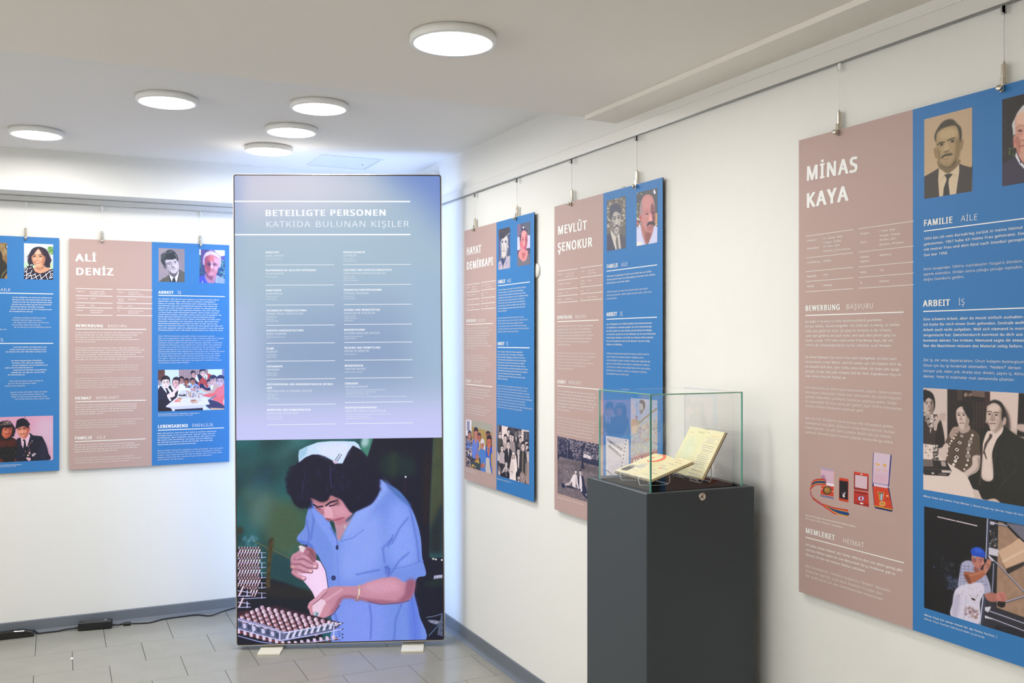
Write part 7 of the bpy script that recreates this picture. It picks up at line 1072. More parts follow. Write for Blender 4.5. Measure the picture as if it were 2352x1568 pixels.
WA.para('paragraph_text', 50, 820, 1142, 472, 7, 1, ["Ich bewarb mich für die Arbeit in Bochum. Ein Jahr habe ich", "gewartet, meine Tochter wurde in dieser Zeit geboren. Dann kamen", "meine Papiere für Deutschland. Unsere Gesundheitskontrollen", "in Istanbul waren gründlich absolviert. Sie sagten mir, dass ich", "am Mittwoch fliegen würde. Ich konnte nicht mehr in", "mein Heimatdorf zurück, um mich von meiner Tochter zu", "verabschieden. Ich dachte, ich könne mich noch richtig von", "meinem Kind und von meiner Mutter, meiner Familie verabschieden.", "Das war sehr schwer für mich."])
WA.para('paragraph_text', 46, 1258, 1495, 462, 3, 0, ["Yurt dışında çalışmak için başvurdum. Bir sene", "bekledim, bu arada kızım dünyaya geldi. Bir gün Almanya için", "kağıtlarım geldi. İstanbul'da sağlık muayenesinden geçtik.", "O anda “Bu çarşamba uçuyorsunuz!” dediler. Sonra vedalaşmak için", "kızıma köye gidemedim. Ben sanıyordum ki, annemden, ailemden", "vedalaşmak için zamanım olacak, annemle doğru", "düzgün vedalaşamadım. Bu benim için çok zor oldu."])
two(WB, ('HEIMAT', 78, 357, 248, 366, 98, 2), ('MEMLEKET', 300, 369, 555, 388, 98, 3), (78, 420, 880, 492), 22)
WB.para('paragraph_text', 78, 552, 860, 848, 2, 1, ["Mir sagt die Türkei: Wir haben ein eigenes Dorf mit der große", "Lebensfreude, die kann man nicht vergessen. Ich habe an", "meine Heimat mein Leben, doch am Ende meine Heimat verloren.", "Da ich hier heute lebe, Deutschland ist nicht die", "Türkei bleibt."])
WB.para('paragraph_text', 78, 1042, 1275, 800, 1, 0, ["Ben Türkiye derim. Bir zamanlar orada kendi bir evim", "vardı ve bana memleket sorarsan eğer “Hah, bu benim Türkiye”,", "hatırlar ve benim için köy bu hayattı. Orada biri de vardır,", "buraya nerde. Benim için memleket hâlâ Türkiye'dir."])
two(WC, ('FAMILIE', 60, 206, 225, 184, 92, 2), ('AİLE', 265, 180, 358, 166, 90, 3), (60, 264, 776, 163), 16)
WC.para('paragraph_text', 60, 368, 842, 738, 3, 1, ["Ahmet, mein Mann, kam im Juni 1974 nach Bremen, und nach", "einem Monat sagte er: „Ich will zurück.“ Ich habe gesagt:", "„Das geht nicht. Was werden die Leute denken, wenn du jetzt", "zurückgehst? Sie werden denken, dass ich hier schlechten Umgang", "habe. Das geht nicht, du gehst nicht zurück.“ In dieser Zeit,", "1975, kam meine Tochter Tülin zur Welt. Sie war 40 Tage alt,", "also noch keine zwei Monate, da haben wir sie in die Türkei zu", "meiner Schwiegermutter gebracht. Meine ältere Tochter war", "ja auch da geblieben."])
WC.para('paragraph_text', 58, 998, 1303, 762, 4, 0, ["Kocam Ahmet haziran 1974'te Bremen'e geldi ve bir ay sonra", "“Ben geri dönmek istiyorum” dedi. Ben “Bu olmaz. Sen şimdi dönersen", "insanlar ne düşünür? Burada kötü yola saptığımı düşünürler,", "sen geri gidemezsin!” dedim. Bu arada, 1975'te kızım Tülin dünyaya", "geldi. Daha 40 günlükken, iki aylık bile olmadan Türkiye'de kayınvalideme", "götürdük ve bıraktık. Büyük kızım zaten oradaydı."])
two(WD, ('ARBEIT', 45, 107, 182, 105, 75, 2), ('İŞ', 218, 104, 258, 104, 74, 3), (45, 156, 685, 157), 16)
WD.para('paragraph_text', 44, 250, 785, 652, 6, 1, ["Am 16. November 1973 bin ich in Bremen angekommen.", "Es war ein Freitag. Und am 19. November, einem Montag,", "habe ich bei Hachez angefangen zu arbeiten. Wir hatten eine", "sehr schlechte Zeit und verdienten bei Hachez sehr wenig Geld.", "Alle hatten eine zweite Arbeit nach Feierabend. Ich habe bei", "Perten geschuftet, später im Parkhotel in der Küche. Nicht nur", "am Leben nach einem oder zwei Jahren gekündigt und bei Siemens", "oder Nordmende angefangen, weil diese Firmen besser bezahlten.", "Aber es war trotzdem gut. Wir hatten ja sonst nichts.", "Ich dachte immer, wenn ich Hachez verlasse, werde ich nichts", "finden und verhungern."])
WD.para('paragraph_text', 42, 925, 1352, 680, 2, 0, ["16 Kasım 1973'te Bremen'e geldim. Bir cuma günüydü. Ve 19 Kasım,", "pazartesi günü Hachez'de çalışmaya başladım. Çok kötü zamanlar", "geçirdik. Hachez'de çok az para kazanıyorduk. Paydostan sonra herkes", "başka bir işte daha çalışıyordu. Ben önce Perten'de çalıştım, daha sonra", "Parkhotel'in mutfağında. Pek çoğumuz bir ya da iki yıl sonra, iş sözleşmesini", "feshedip Siemens ve Nordmende veya benzeri bir işe başladı.", "Çünkü o firmalar daha iyi para veriyordu. Yine de ben Hachez'i", "sevdim. Çünkü başka bir şansımız yoktu. Ben hep “Eğer Hachez'den çıkarsam", "bir daha iş bulamam ve aç kalırım” diye düşünüyordum."])
W2.head('caption_text', [('Hayat Demirkapı mit Kolleginnen |', 128, 1208, 222, 1232, 9, 1), ('Hayat Demirkapı iş arkadaşlarıyla', 128, 1223, 243, 1256, 9, 0)]); W2.head('caption_text', [('Hochzeitsfeier, 1967 |', 443, 1305, 508, 1324, 12, 1), ('düğün fotoğrafı, 1967', 511, 1324, 584, 1345, 12, 0)])
# board with the park photo
S1, PA, PB, PC, PD, S2, PP = [Print(BP['park'], f, ROOTS['park'], l) for f, l in (((1260, 400, 3.732), .0005), ((1274, 600, 7.84), .0005), ((1274, 780, 6.533), .0005), ((1386, 600, 11.2), .0005), ((1386, 730, 9.224), .0005), ((1260, 780, 3.732), .0005), ((1360, 880, 6.533), .0006))]
S1.head('title_text', [('MEVLÜT', 80, 518, 332, 470, 88, 2), ('ŞENOKUR', 80, 664, 378, 617, 90, 2)])
table('park', (1274, 600, 7.84), 21, (55, 420, (185, 350, 515, 632, 747), (127, 300, 472, 594, 715)), (465, 865, (123, 296, 468, 591, 711), (62, 240, 422, 547, 675)),
      [('Geboren', 62, 250, 140, 240, 1), ('27. Januar 1948', 193, 236, 345, 216, 1), ('Amasya, Türkei', 193, 285, 341, 263, 1), ('Ausbildung', 62, 416, 170, 408, 1), ('Klempner', 193, 404, 285, 395, 1), ('Ankunft', 62, 582, 138, 576, 1), ('1971', 193, 570, 232, 567, 1), ('Arbeit', 62, 698, 121, 694, 1), ('Vulkan-Werft', 193, 690, 320, 682, 1),
       ('Doğum', 472, 194, 540, 186, 0), ('27 Ocak 1948', 590, 178, 718, 162, 0), ('Amasya, Türkiye', 590, 227, 752, 207, 0), ('Meslek', 472, 362, 541, 357, 0), ('eğitimi', 472, 414, 541, 409, 0), ('tesisatçı', 590, 352, 674, 345, 0), ('Geliş', 472, 540, 523, 537, 0), ('1971', 590, 527, 628, 524, 0), ('İş', 472, 668, 490, 667, 0), ('Vulkan Tersanesi', 590, 651, 758, 640, 0)], 10)
two(PA, ('BEWERBUNG', 50, 1040, 322, 1027, 72, 2), ('BAŞVURU', 370, 1024, 574, 1012, 72, 3), (50, 1090, 793, 1053), 14)
PA.para('paragraph_text', 48, 1184, 1512, 690, 0, 1, ["Nach meinem Militärdienst bin ich in Ankara zum Arbeitsamt", "gegangen und habe mich für Arbeit in Ausland beworben.", "Meine Papiere kamen und da stand „Beruf: Rohrschlosser“.", "Dann haben wir mit anderen Kollegen zusammen im Stadtteil", "Beyşehir Kurse besucht: ein bisschen Deutsch, ein bisschen", "technisches Zeichnen, dies und das. Danach wurden wir", "medizinisch untersucht."])
PB.para('paragraph_text', 40, 207, 435, 612, 0, 0, ["Askerliği bitirdikten sonra Ankara'da İş ve İşçi Bulma Kurumu'na", "yurt dışında çalışmak için kaydoldum. Ondan sonra işte kağıdım", "çıktı. Orada “Rohrschlosser” (boru montajcısı) yazıyordu.", "Ondan sonra arkadaşlarla beraber Beyşehir'de iki aylık kursa", "katıldık. Biraz Almanca, biraz teknik resim, şu bu.", "Sonra muayeneye çağırdılar."])
two(PB, ('HEIMAT', 40, 652, 172, 660, 62, 2), ('MEMLEKET', 208, 662, 405, 676, 62, 3), (40, 693, 690, 743), 11)
PB.para('paragraph_text', 40, 775, 1050, 626, 1, 1, ["Wenn ich die Wahrheit sagen will, sieht es bei mir so aus wie in", "einer Karikatur: ein Bein hier und das andere dort. Eigentlich habe", "ich dort gar nichts. Keinen Cent, kein Erbe, das ich hinterlassen", "könnte. Einfach nichts. Aber ich habe zwei Bäume. Ich habe an die", "Umweltorganisation TEMA gespendet, und sie hat für mich zwei", "Bäume gepflanzt. Sonst habe ich nichts. Trotzdem, politisch ist", "Bremen meine Heimat."])
PB.para('paragraph_text', 40, 1168, 1400, 628, 0, 0, ["Valla gerçeği söylemem lazım, işte bir tarafta, hani var ya karikatürlerde,", "bir ayağım orada bir ayağım burada. Halbuki orada hiçbir şeyim yok.", "Hiçbir kuruşum, mirasım, ne bileyim arkamda bırakacağım bir şey yok.", "Ama iki tane ağacım var. TEMA Çevre vakfına bağış yapmıştım. Onun", "için iki tane ağacım var, benim için iki ağaç diktiler. Başka hiçbir", "şeyim yok. Öte yandan politik olarak Bremen benim memleketim."])
two(PC, ('FAMILIE', 88, 180, 382, 143, 120, 2), ('AİLE', 458, 132, 625, 110, 118, 3), (88, 262, 1385, 82), 20)
PC.para('paragraph_text', 88, 410, 580, 1345, 1, 1, ["1974 habe ich geheiratet. Ein Jahr zuvor hatten wir uns verlobt.", "Ich habe gleich meine Frau hierhergeholt. Sie konnte nicht arbeiten.", "Damals gab es noch keine Arbeit."])
PC.para('paragraph_text', 88, 808, 980, 1238, 1, 0, ["1974'te evlendim. Bir sene önce nişanlanmıştık. Sonra eşimi", "direk buraya getirdim. Eşimin çalışma durumu yoktu. Zaten iş de", "bulunamıyordu."])
two(PC, ('ARBEIT', 82, 1412, 355, 1398, 118, 2), ('İŞ', 428, 1394, 500, 1390, 116, 3), (82, 1495, 1380, 1428), 20)
PD.para('paragraph_text', 65, 150, 575, 1110, 3, 1, ["Alle 20 Mitglieder der IG-Metall wählten einen Vertrauensmann.", "Ich kandidierte und wurde gewählt. Als ich bei Versammlungen", "das Wort ergriff, um meine Rechte und die Rechte der Kollegen", "einzufordern, wurde ich von der Werkstatt, wo ich noch technischen", "Zeichnungen arbeitete, zum Schiff, zur schweren Arbeit verbannt.", "Von den Vorarbeitern und von den Meistern. Das war richtig", "Schikane und Mobbing."])
PD.para('paragraph_text', 65, 765, 1190, 998, 4, 0, ["IG-Metall sendikasında 20 üyeden bir tanesi sendika temsilcisi", "seçilir. Mesela ben sendika temsilcisi seçildikten sonra,", "orada aday­lığımı koydum, seçildim, ondan sonra toplantıda söz".replace('\u00ad', ''), "alıyorsun, kendi haklarını veya diğer iş arkadaşlarının haklarını", "savunmak için, ondan sonra atölyede teknik resme göre çalışan", "Mevlüt gemiye sürülüyor. Ustalar ve ustabaşılar tarafından.", "Bu gerçekten baskı ve yıldırmaydı."])
S2.head('caption_text', [('Mevlüt Şenokur im Bürgerpark |', 76, 1352, 200, 1386, 10, 1), ('Mevlüt Şenokur parkta', 204, 1387, 297, 1416, 10, 0)])
M_pink = mat('poster ink', (70, 58, 74), .6)
PP.head('poster_text', [('TÜRKÜLERDE', 222, 862, 458, 1022, 52, 2), ('ANADOLU', 246, 950, 438, 1108, 52, 2), ('ANADO', 212, 1312, 345, 1418, 40, 2)], M_pink); PP.head('painting_text', [('ruhi', 622, 1190, 800, 1165, 66, 2)], M_ink)
# ---------------------------------------------------------------- the free-standing light box
LBD = .10
lbo = LB.at(LBW/2, LBH, -LBD/2); lbr = empty('light_box', (lbo[0], lbo[1], 0), 'tall backlit light box with a credits list over a photo of a woman icing sweets', 'light box')
def lbslab(name, u0, u1, v0, v1, n0, n1, m, parent=lbr):
    b = MB(); P = [LB.at(u0, v0, n0), LB.at(u1, v0, n0), LB.at(u1, v1, n0), LB.at(u0, v1, n0)]; b.add(P+[LB.at(u0, v0, n1), LB.at(u1, v0, n1), LB.at(u1, v1, n1), LB.at(u0, v1, n1)], [(0, 1, 2, 3), (7, 6, 5, 4), (0, 4, 5, 1), (1, 5, 6, 2), (2, 6, 7, 3), (3, 7, 4, 0)]); return b.build(name, m, parent)
def ring(name, r, n0, n1, i, m, rad=.014, out=0.):
    """rounded rectangular frame: outer edge at distance out, inner edge i further in"""
    def loop(d, rr, n):
        P = []
        for cx, cy, a0 in ((d+rr, d+rr, 180), (LBW-d-rr, d+rr, 270), (LBW-d-rr, LBH-d-rr, 0), (d+rr, LBH-d-rr, 90)):
            for k in range(7): a = math.radians(a0+k*15); P.append(LB.at(cx+rr*math.cos(a), cy+rr*math.sin(a), n))
        return P
    L = [loop(out, rad, n0), loop(out, rad, n1), loop(out+i, max(rad-i, .002), n1), loop(out+i, max(rad-i, .002), n0)]; n = len(L[0]); b = MB()
    b.add(sum(L, []), [(k*n+j, k*n+(j+1) % n, ((k+1) % 4)*n+(j+1) % n, ((k+1) % 4)*n+j) for k in range(4) for j in range(n)], 0); return b.build(name, m, lbr)
ring('frame', None, -LBD, .0035, .0032, M_silver); ring('front_seal', None, -.02, .0022, .0042, M_gasket, .011, .0032)
def pic_upper():  # print gradient with the box's light falloff painted in
    c = Canvas(LB, [(535, 399.5), (1013, 402), (1017, 1005), (540, 1014)], 200, (0, 0, 1.), (166, 188, 208), seed=40); c.u0 = 0; c.u1 = LBW; c.v0 = 0; c.v1 = 1.2555; c.k = 200/LBW
    c.P([(535, 396), (760, 396), (760, 500), (535, 520)], (196, 196, 222), 40, .9, 1); c.P([(560, 410), (860, 410), (860, 470), (560, 480)], (212, 208, 220), 34, .9); c.P([(880, 396), (1020, 396), (1020, 560), (980, 480), (930, 430)], (108, 134, 204), 34, .9); c.P([(535, 400), (552, 400), (552, 700), (535, 760)], (150, 170, 214), 14, .8, 1)
    c.P([(560, 520), (980, 500), (980, 720), (560, 760)], (164, 188, 206), 50, .8); c.P([(600, 740), (940, 700), (960, 900), (600, 900)], (136, 158, 194), 55, .9); c.P([(940, 620), (1020, 640), (1020, 860), (960, 860)], (158, 184, 210), 24, .8); c.P([(535, 700), (580, 720), (590, 900), (535, 900)], (176, 192, 226), 24, .8)
    c.P([(530, 930), (1030, 920), (1030, 1020), (530, 1020)], (198, 200, 246), 34, 1, 1); return c
LBF = FRONT_GLOW
o = add_print(pic_upper(), LB, 'upper_print', lbr, .0006, .0045, emit=LBF); cvw = pic_icing_worker(); cvw.v0 = 1.2555-.009; cvw.v1 = LBH; add_print(cvw, LB, 'backlit_photograph', lbr, .0006, .0045, emit=LBF)
lbslab('back_cloth', .005, LBW-.005, .005, LBH-.005, -LBD+.004, -LBD+.001, M_back)
M_glow_ink = lamp_mat('backlit white ink', (.93, .95, 1.0), 1.05); M_glow_thin = lamp_mat('backlit thin ink', (.84, .89, .96), 1.0)
for k, P4 in enumerate(([(602, 1481.6), (653, 1481.6), (642, 1504.6), (591.6, 1504.6)], [(927.6, 1474.7), (974, 1474.7), (971.6, 1497.7), (922.6, 1497.7)])):
    b = MB(); z = .010; c0 = onz(*P4[3], 0); c1 = onz(*P4[2], 0); ux = LB.U*np.array((1, 1, 0)); ux /= np.linalg.norm(ux); n = np.array((LB.N[0], LB.N[1], 0)); L = .20; wdt = .104
    mid = (c0+c1)/2; q = [mid-ux*wdt/2, mid+ux*wdt/2, mid+ux*wdt/2-n*L, mid-ux*wdt/2-n*L]; b.prism([tuple(p) for p in q], (0, 0, 0), (0, 0, z)); f = b.build('foot_plate', M_foot, lbr); bv = f.modifiers.new('b', 'BEVEL'); bv.width = .002; bv.segments = 2
    b = MB(); pm = mid-n*.165; b.box((pm[0], pm[1], .018), (.05, .03, .018), Matrix.Rotation(math.atan2(ux[1], ux[0]), 3, 'Z')); b.build('foot_bracket', M_silver, lbr)
E1, E2 = Print(LB, (520, 380, 4.356), lbr, .0011), Print(LB, (520, 720, 4.356), lbr, .0011)
E1.rules('title_rule', [(69, 362, 1838, 357), (71, 695, 1842, 688)], 14, M_glow_ink); E1.head('title_text', [('BETEILIGTE PERSONEN', 388, 505, 1605, 500, 74, 2)], M_glow_ink); E1.head('title_text', [('KATKIDA BULUNAN KIŞILER', 392, 618, 1830, 613, 75, 3)], M_glow_ink)
CR = [(E1, 392, 995, 1076, 992, [('DIREKTION', 878, 528)], ('GENEL MÜDÜR', 913, 571), [('Prof. Dr. Anna Greve', 941, 552)]), (E1, 393, 1197, 1079, 1193, [('KAUFMÄNNISCHE GESCHÄFTSFÜHRUNG', 1057, 898)], ('TİCARİ MÜDÜR', 1091, 574), [('Nima Pirooznia', 1120, 515)]),
      (E1, 396, 1397, 1081, 1392, [('KURATOREN', 1258, 550)], ('KÜRATÖRLER', 1292, 561), [('Dr. Bora Akşen', 1319, 516), ('Orhan Çalışır', 1342, 500)]), (E1, 399, 1599, 1084, 1593, [('TECHNISCHE PROJEKTLEITUNG', 1459, 802)], ('TEKNİK PROJE YÖNETİCİLERİ', 1492, 768), [('Olaf Ruprecht', 1520, 509), ('Anke Otto', 1541, 482), ('Silke Nienstedt', 1562, 519)]),
      (E2, 401, 297, 1086, 291, [('AUSSTELLUNGSGESTALTUNG', 178, 774)], ('SERGİ TASARIMI', 212, 601), [('Aheads GmbH, Bremen', 240, 587)]), (E2, 402, 477, 1088, 469, [('FILME', 359, 478)], ('FİLMLER', 392, 511), [('Dirk Meißner', 420, 509), ('Orhan Çalışır', 441, 507)]),
      (E2, 404, 657, 1090, 649, [('FOTOGRAFIE', 538, 565)], ('FOTOĞRAF', 571, 535), [('Martin Luther', 600, 515), ('Moritz Marzi', 621, 509)]), (E2, 406, 912, 1093, 903, [('RESTAURIERUNG UND KONSERVATORISCHE BETREU-', 716, 1076), ('UNG', 752, 458)], ('RESTORASYON VE KORUMA DESTEĞİ', 784, 858), [('Olaf Ruprecht', 813, 517), ('Anke Otto', 834, 490), ('Silke Nienstedt', 856, 526)]),
      (E2, 408, 1112, 1095, 1103, [('MARKETING UND KOMMUNIKATION', 971, 845)], ('PAZARLAMA VE İLETİŞİM', 1005, 718), [('Anne-Katrin Endler', 1034, 561), ('Alexandra Albrecht', 1056, 560)]),
      (E1, 1169, 993, 1847, 987, [('ÜBERSETZUNGEN', 877, 1388)], ('ÇEVİRİLER', 911, 1301), [('Orhan Çalışır', 938, 1271), ('Silviya Dimitrova', 958, 1302)]), (E1, 1171, 1193, 1850, 1187, [('LEKTORAT DER AUSSTELLUNGSTEXTE', 1054, 1656)], ('SERGİ METİNLERİNİN EDİTÖRLÜĞÜ', 1087, 1601), [('Monika Thiele', 1115, 1282), ('Silviya Dimitrova', 1136, 1304), ('Alexandra Albrecht', 1157, 1322)]),
      (E1, 1174, 1392, 1853, 1385, [('VERANSTALTUNGSPROGRAMM', 1253, 1554)], ('ETKİNLİK PROGRAMI', 1287, 1428), [('Orhan Çalışır', 1314, 1275), ('Dr. Bora Akşen', 1336, 1292)]), (E1, 1177, 1591, 1856, 1584, [('AUFBAU UND WERKSTÄTTEN', 1453, 1537)], ('KURULUM VE ATÖLYELER', 1486, 1488), [('Aheads GmbH', 1514, 1292), ('Holger Neumann', 1535, 1310), ('Fred Rausch', 1556, 1272)]),
      (E2, 1179, 290, 1859, 281, [('MEDIENTECHNIK', 171, 1387)], ('İLETİŞİM ARAÇLARI DESTEĞİ', 205, 1534), [('Aheads GmbH, Bremen', 234, 1363), ('Gerald Notbom', 255, 1301)]), (E2, 1181, 468, 1862, 460, [('BILDUNG UND VERMITTLUNG', 350, 1545)], ('EĞİTİM VE ÖĞRETİM', 384, 1427), [('Katrin Rickerts', 412, 1298)]),
      (E2, 1184, 647, 1865, 637, [('WERBEGRAFIK', 530, 1369)], ('TANITIM GRAFIĞI', 563, 1393), [('Aheads GmbH, Bremen', 590, 1368)]), (E2, 1186, 889, 1867, 880, [('FÖRDERER', 709, 1319)], ('DESTEKLEYENLER', 741, 1416), [('- Die Unternehmensverbände im Lande Bremen e.V.', 767, 1592), ('- Die Senatskanzlei des Landes Bremen', 789, 1496), ('- Gefördert im Programm 360°', 810, 1429), ('- Fonds für Kulturen der neuen Stadtgesellschaft der Kulturstiftung des Bundes.', 833, 1810)]),
      (E2, 1188, 1103, 1870, 1089, [('KOOPERATIONSPARTNER', 949, 1504)], ('İŞBİRLİĞİ YAPILAN KURULUŞLAR', 982, 1597), [('- DOMiD e.V. Dokumentationszentrum und Museum über', 1010, 1650), ('  die Migration in Deutschland', 1033, 1430), ('- Kulturforum Türkei e.V., Bremen', 1054, 1455)])]
for Pp, x, ry, rx, ry2, hd, sub, nm in CR:
    Pp.head('credit_heading', [(t, x, y, x1, y-2, 22, 2) for t, y, x1 in hd], M_glow_ink); Pp.head('credit_text', [(sub[0], x, sub[1], sub[2], sub[1]-3, 22, 0)]+[(t, x, y, x1, y-2, 13, 0) for t, y, x1 in nm], M_glow_thin); Pp.rules('credit_rule', [(x, ry, rx, ry2)], 6, M_glow_thin)

# ---------------------------------------------------------------- clamps and wires that carry the boards
def hanger_proto():
    """front faces -Y; origin on the board's top edge at its front face"""
    r = empty('picture_hanger', (0, 0, 0)); b = MB(); b.cyl((0, .004, .004), (0, .004, .044), .0062, 20); b.cyl((0, .004, .044), (0, .004, .050), .0030, 12, .0018); b.build('clamp_body', M_chrome, r, False)
    b = MB(); b.box((0, -.0035, .000), (.009, .003, .030), bev=.0008); b.box((0, .0075, .000), (.009, .003, .026), bev=.0008); b.build('clamp_jaw', M_chrome, r, False)
    b = MB(); b.lathe([(.0001, -.0155), (.0050, -.0155), (.0062, -.0145), (.0062, -.0075), (.0050, -.0065), (.0030, -.0060), (.0030, -.0045)], (0, 0, -.007), Matrix.Rotation(-math.pi/2, 3, 'X') @ Matrix.Scale(-1, 3, (0, 0, 1)) if 0 else Matrix(((1, 0, 0), (0, 0, 1), (0, -1, 0))), 20); b.build('thumb_screw', M_chrome, r, False)
    return r
hp = hanger_proto(); first = True
def add_hanger(pos, rot, ztop, label, wall):
    global first
    h = hp if first else copy_tree(hp); first = False; h.location = pos; h.rotation_euler = (0, 0, rot); tag(h, label, 'picture hanger', 'clamps and wires holding the boards')
    dz = ztop-pos[2]; b = MB(); dx = .006; off = -wall   # hook hangs on the rail lip
    b.tube([(0, .004, .048), (0, .004+off*.4, .048+(dz-.048)*.5), (dx*.3, .004+off, dz-.012)], .0006, 6, 3); b.build('wire', M_nylon, h, False)
    b = MB(); b.box((dx*.3, .004+off, dz-.012), (.009, .004, .020), bev=.0008); b.tube([(dx*.3, off+.002, dz-.020), (dx*.3, off-.006, dz-.018), (dx*.3, off-.007, dz-.009)], .0016, 6, 3); b.build('rail_hook', M_lampbody, h, False)
for y, lab in ((1.816, 'clamp over the rose half of the board with the boxed medals'), (1.354, 'clamp over the blue half of the board with the boxed medals'), (3.194, 'clamp over the rose half of the board behind the glass case'), (2.741, 'clamp over the blue half of the board behind the glass case'), (4.128, 'clamp over the rose half of the board with the kitchen women'), (3.674, 'clamp over the blue half of the board with the kitchen women')):
    add_hanger((1.774, y*1.0051, 1.9817), -math.pi/2, 2.150, lab, .002)
for x, lab in ((-.138, 'clamp over the curly-haired woman\'s portrait on the left board'), (.208, 'clamp over the rose half of the board with the dinner table photo'), (.691, 'clamp over the blue half of the board with the dinner table photo'), (-.585, 'clamp over the rose half of the leftmost board, outside the picture')):
    add_hanger((x, 5.314, 1.968), 0, 2.142, lab, .001)

# ---------------------------------------------------------------- pedestal with the glass case
zt = 1.052; pF, pL, pR = onz(1485, 1134, zt), onz(1351, 1094, zt), onz(1733, 1117, zt)
ex = (pR-pF); wx = np.linalg.norm(ex); ex /= wx; ey = np.array((-ex[1], ex[0], 0)); wy = .346; ang = math.atan2(ex[1], ex[0])
pc = pF+ex*wx/2+ey*wy/2; ped = empty('display_pedestal', (pc[0], pc[1], 0), 'dark slate pedestal with a chrome lock, carrying the glass case', 'pedestal', rot=ang); RZ = Matrix.Rotation(ang, 3, 'Z')
def loc(a, b_, z): p = pF+ex*a+ey*b_; return (p[0], p[1], z)
b = MB(); b.box(loc(wx/2, wy/2, .529), (wx, wy, 1.046), RZ, bev=.0015); b.build('body', M_slate, ped)
b = MB(); b.box(loc(wx/2, wy/2, .003), (wx-.02, wy-.02, .006), RZ); b.build('plinth', M_gap, ped)
lk = onz(1612, 1140, 1.02); t = None
rr = ray(1612, 1140); tt = (pF-CAM).dot(ey)/rr.dot(ey); lp_ = CAM+rr*tt
Ml = Matrix(((ex[0], 0, -ey[0]), (ex[1], 0, -ey[1]), (0, 1, 0))); c0 = lp_
b = MB(); b.lathe([(.0105, 0), (.0105, .0025), (.0095, .0035), (.0001, .0035)], c0, Ml, 32); lko = b.build('lock', M_chrome, ped)
b = MB(); b.box(tuple(c0-ey*.0038+ex*(-.002)), (.0016, .0008, .006), RZ); b.cyl(tuple(c0-ey*.0034-ex*.002), tuple(c0-ey*.0042-ex*.002), .0022, 12); b.build('keyhole', M_gap, lko)
cF, cL, cR = onz(1494, 1130, 1.054), onz(1378, 1098, 1.054), onz(1704, 1114, 1.054)
ang = -math.radians(1.7); ex = np.array((math.cos(ang), math.sin(ang), 0)); ey = np.array((-ex[1], ex[0], 0)); RZ = Matrix.Rotation(ang, 3, 'Z'); pF = cF   # the case stands a touch turned on its pedestal
ca, cb = 0., 0.; cw = (cR-cF).dot(ex); cd = (cL-cF).dot(ey); H = .258; TG = .0058; z0 = 1.0525
case = empty('glass_case', loc(ca+cw/2, cb+cd/2, z0), 'clear glass case with green edges standing on the slate pedestal', 'display case', rot=ang)
def cpane(a0, a1, b0, b1, za, zb, name, m): q = MB(); q.box(loc((a0+a1)/2, (b0+b1)/2, (za+zb)/2), (a1-a0, b1-b0, zb-za), RZ); return q.build(name, m, case)
def sheet(pts, name): q = MB(); q.add([loc(*p) for p in pts], [(0, 1, 2, 3)]); return q.build(name, M_glass, case)
a0, a1, b0, b1, zc = ca, ca+cw, cb, cb+cd, z0+H
sheet([(a0, b0, z0), (a1, b0, z0), (a1, b0, zc), (a0, b0, zc)], 'glass_pane'); sheet([(a0, b1, z0), (a0, b0, z0), (a0, b0, zc), (a0, b1, zc)], 'glass_pane'); sheet([(a1, b0, z0), (a1, b1, z0), (a1, b1, zc), (a1, b0, zc)], 'glass_pane'); sheet([(a1, b1, z0), (a0, b1, z0), (a0, b1, zc), (a1, b1, zc)], 'glass_pane'); sheet([(a0, b0, zc), (a1, b0, zc), (a1, b1, zc), (a0, b1, zc)], 'glass_lid')
for x, y in ((a0, b0), (a1, b0), (a0, b1), (a1, b1)):
    sx = 1 if x == a0 else -1; sy = 1 if y == b0 else -1; e = .0036; far_ = (x, y) == (a1, b1)
    cpane(min(x, x+sx*e), max(x, x+sx*e), min(y, y+sy*e), max(y, y+sy*e), z0, zc, 'glass_edge', M_acryl if far_ else M_gedge)
for y in (b0, b1): s_ = 1 if y == b0 else -1; cpane(a0, a1, min(y, y+s_*.003), max(y, y+s_*.003), zc-.0022, zc+.0012, 'glass_edge', M_gedge2 if y == b0 else M_acryl)
for x in (a0, a1): s_ = 1 if x == a0 else -1; cpane(min(x, x+s_*.003), max(x, x+s_*.003), b0, b1, zc-.0022, zc+.0012, 'glass_edge', M_gedge2 if x == a0 else M_acryl)
q = MB(); q.box(loc((a0+a1)/2, (b0+b1)/2, z0+.0011), (a1-a0-.012, b1-b0-.012, .0022), RZ); q.build('velvet_floor', M_cloth, ped)

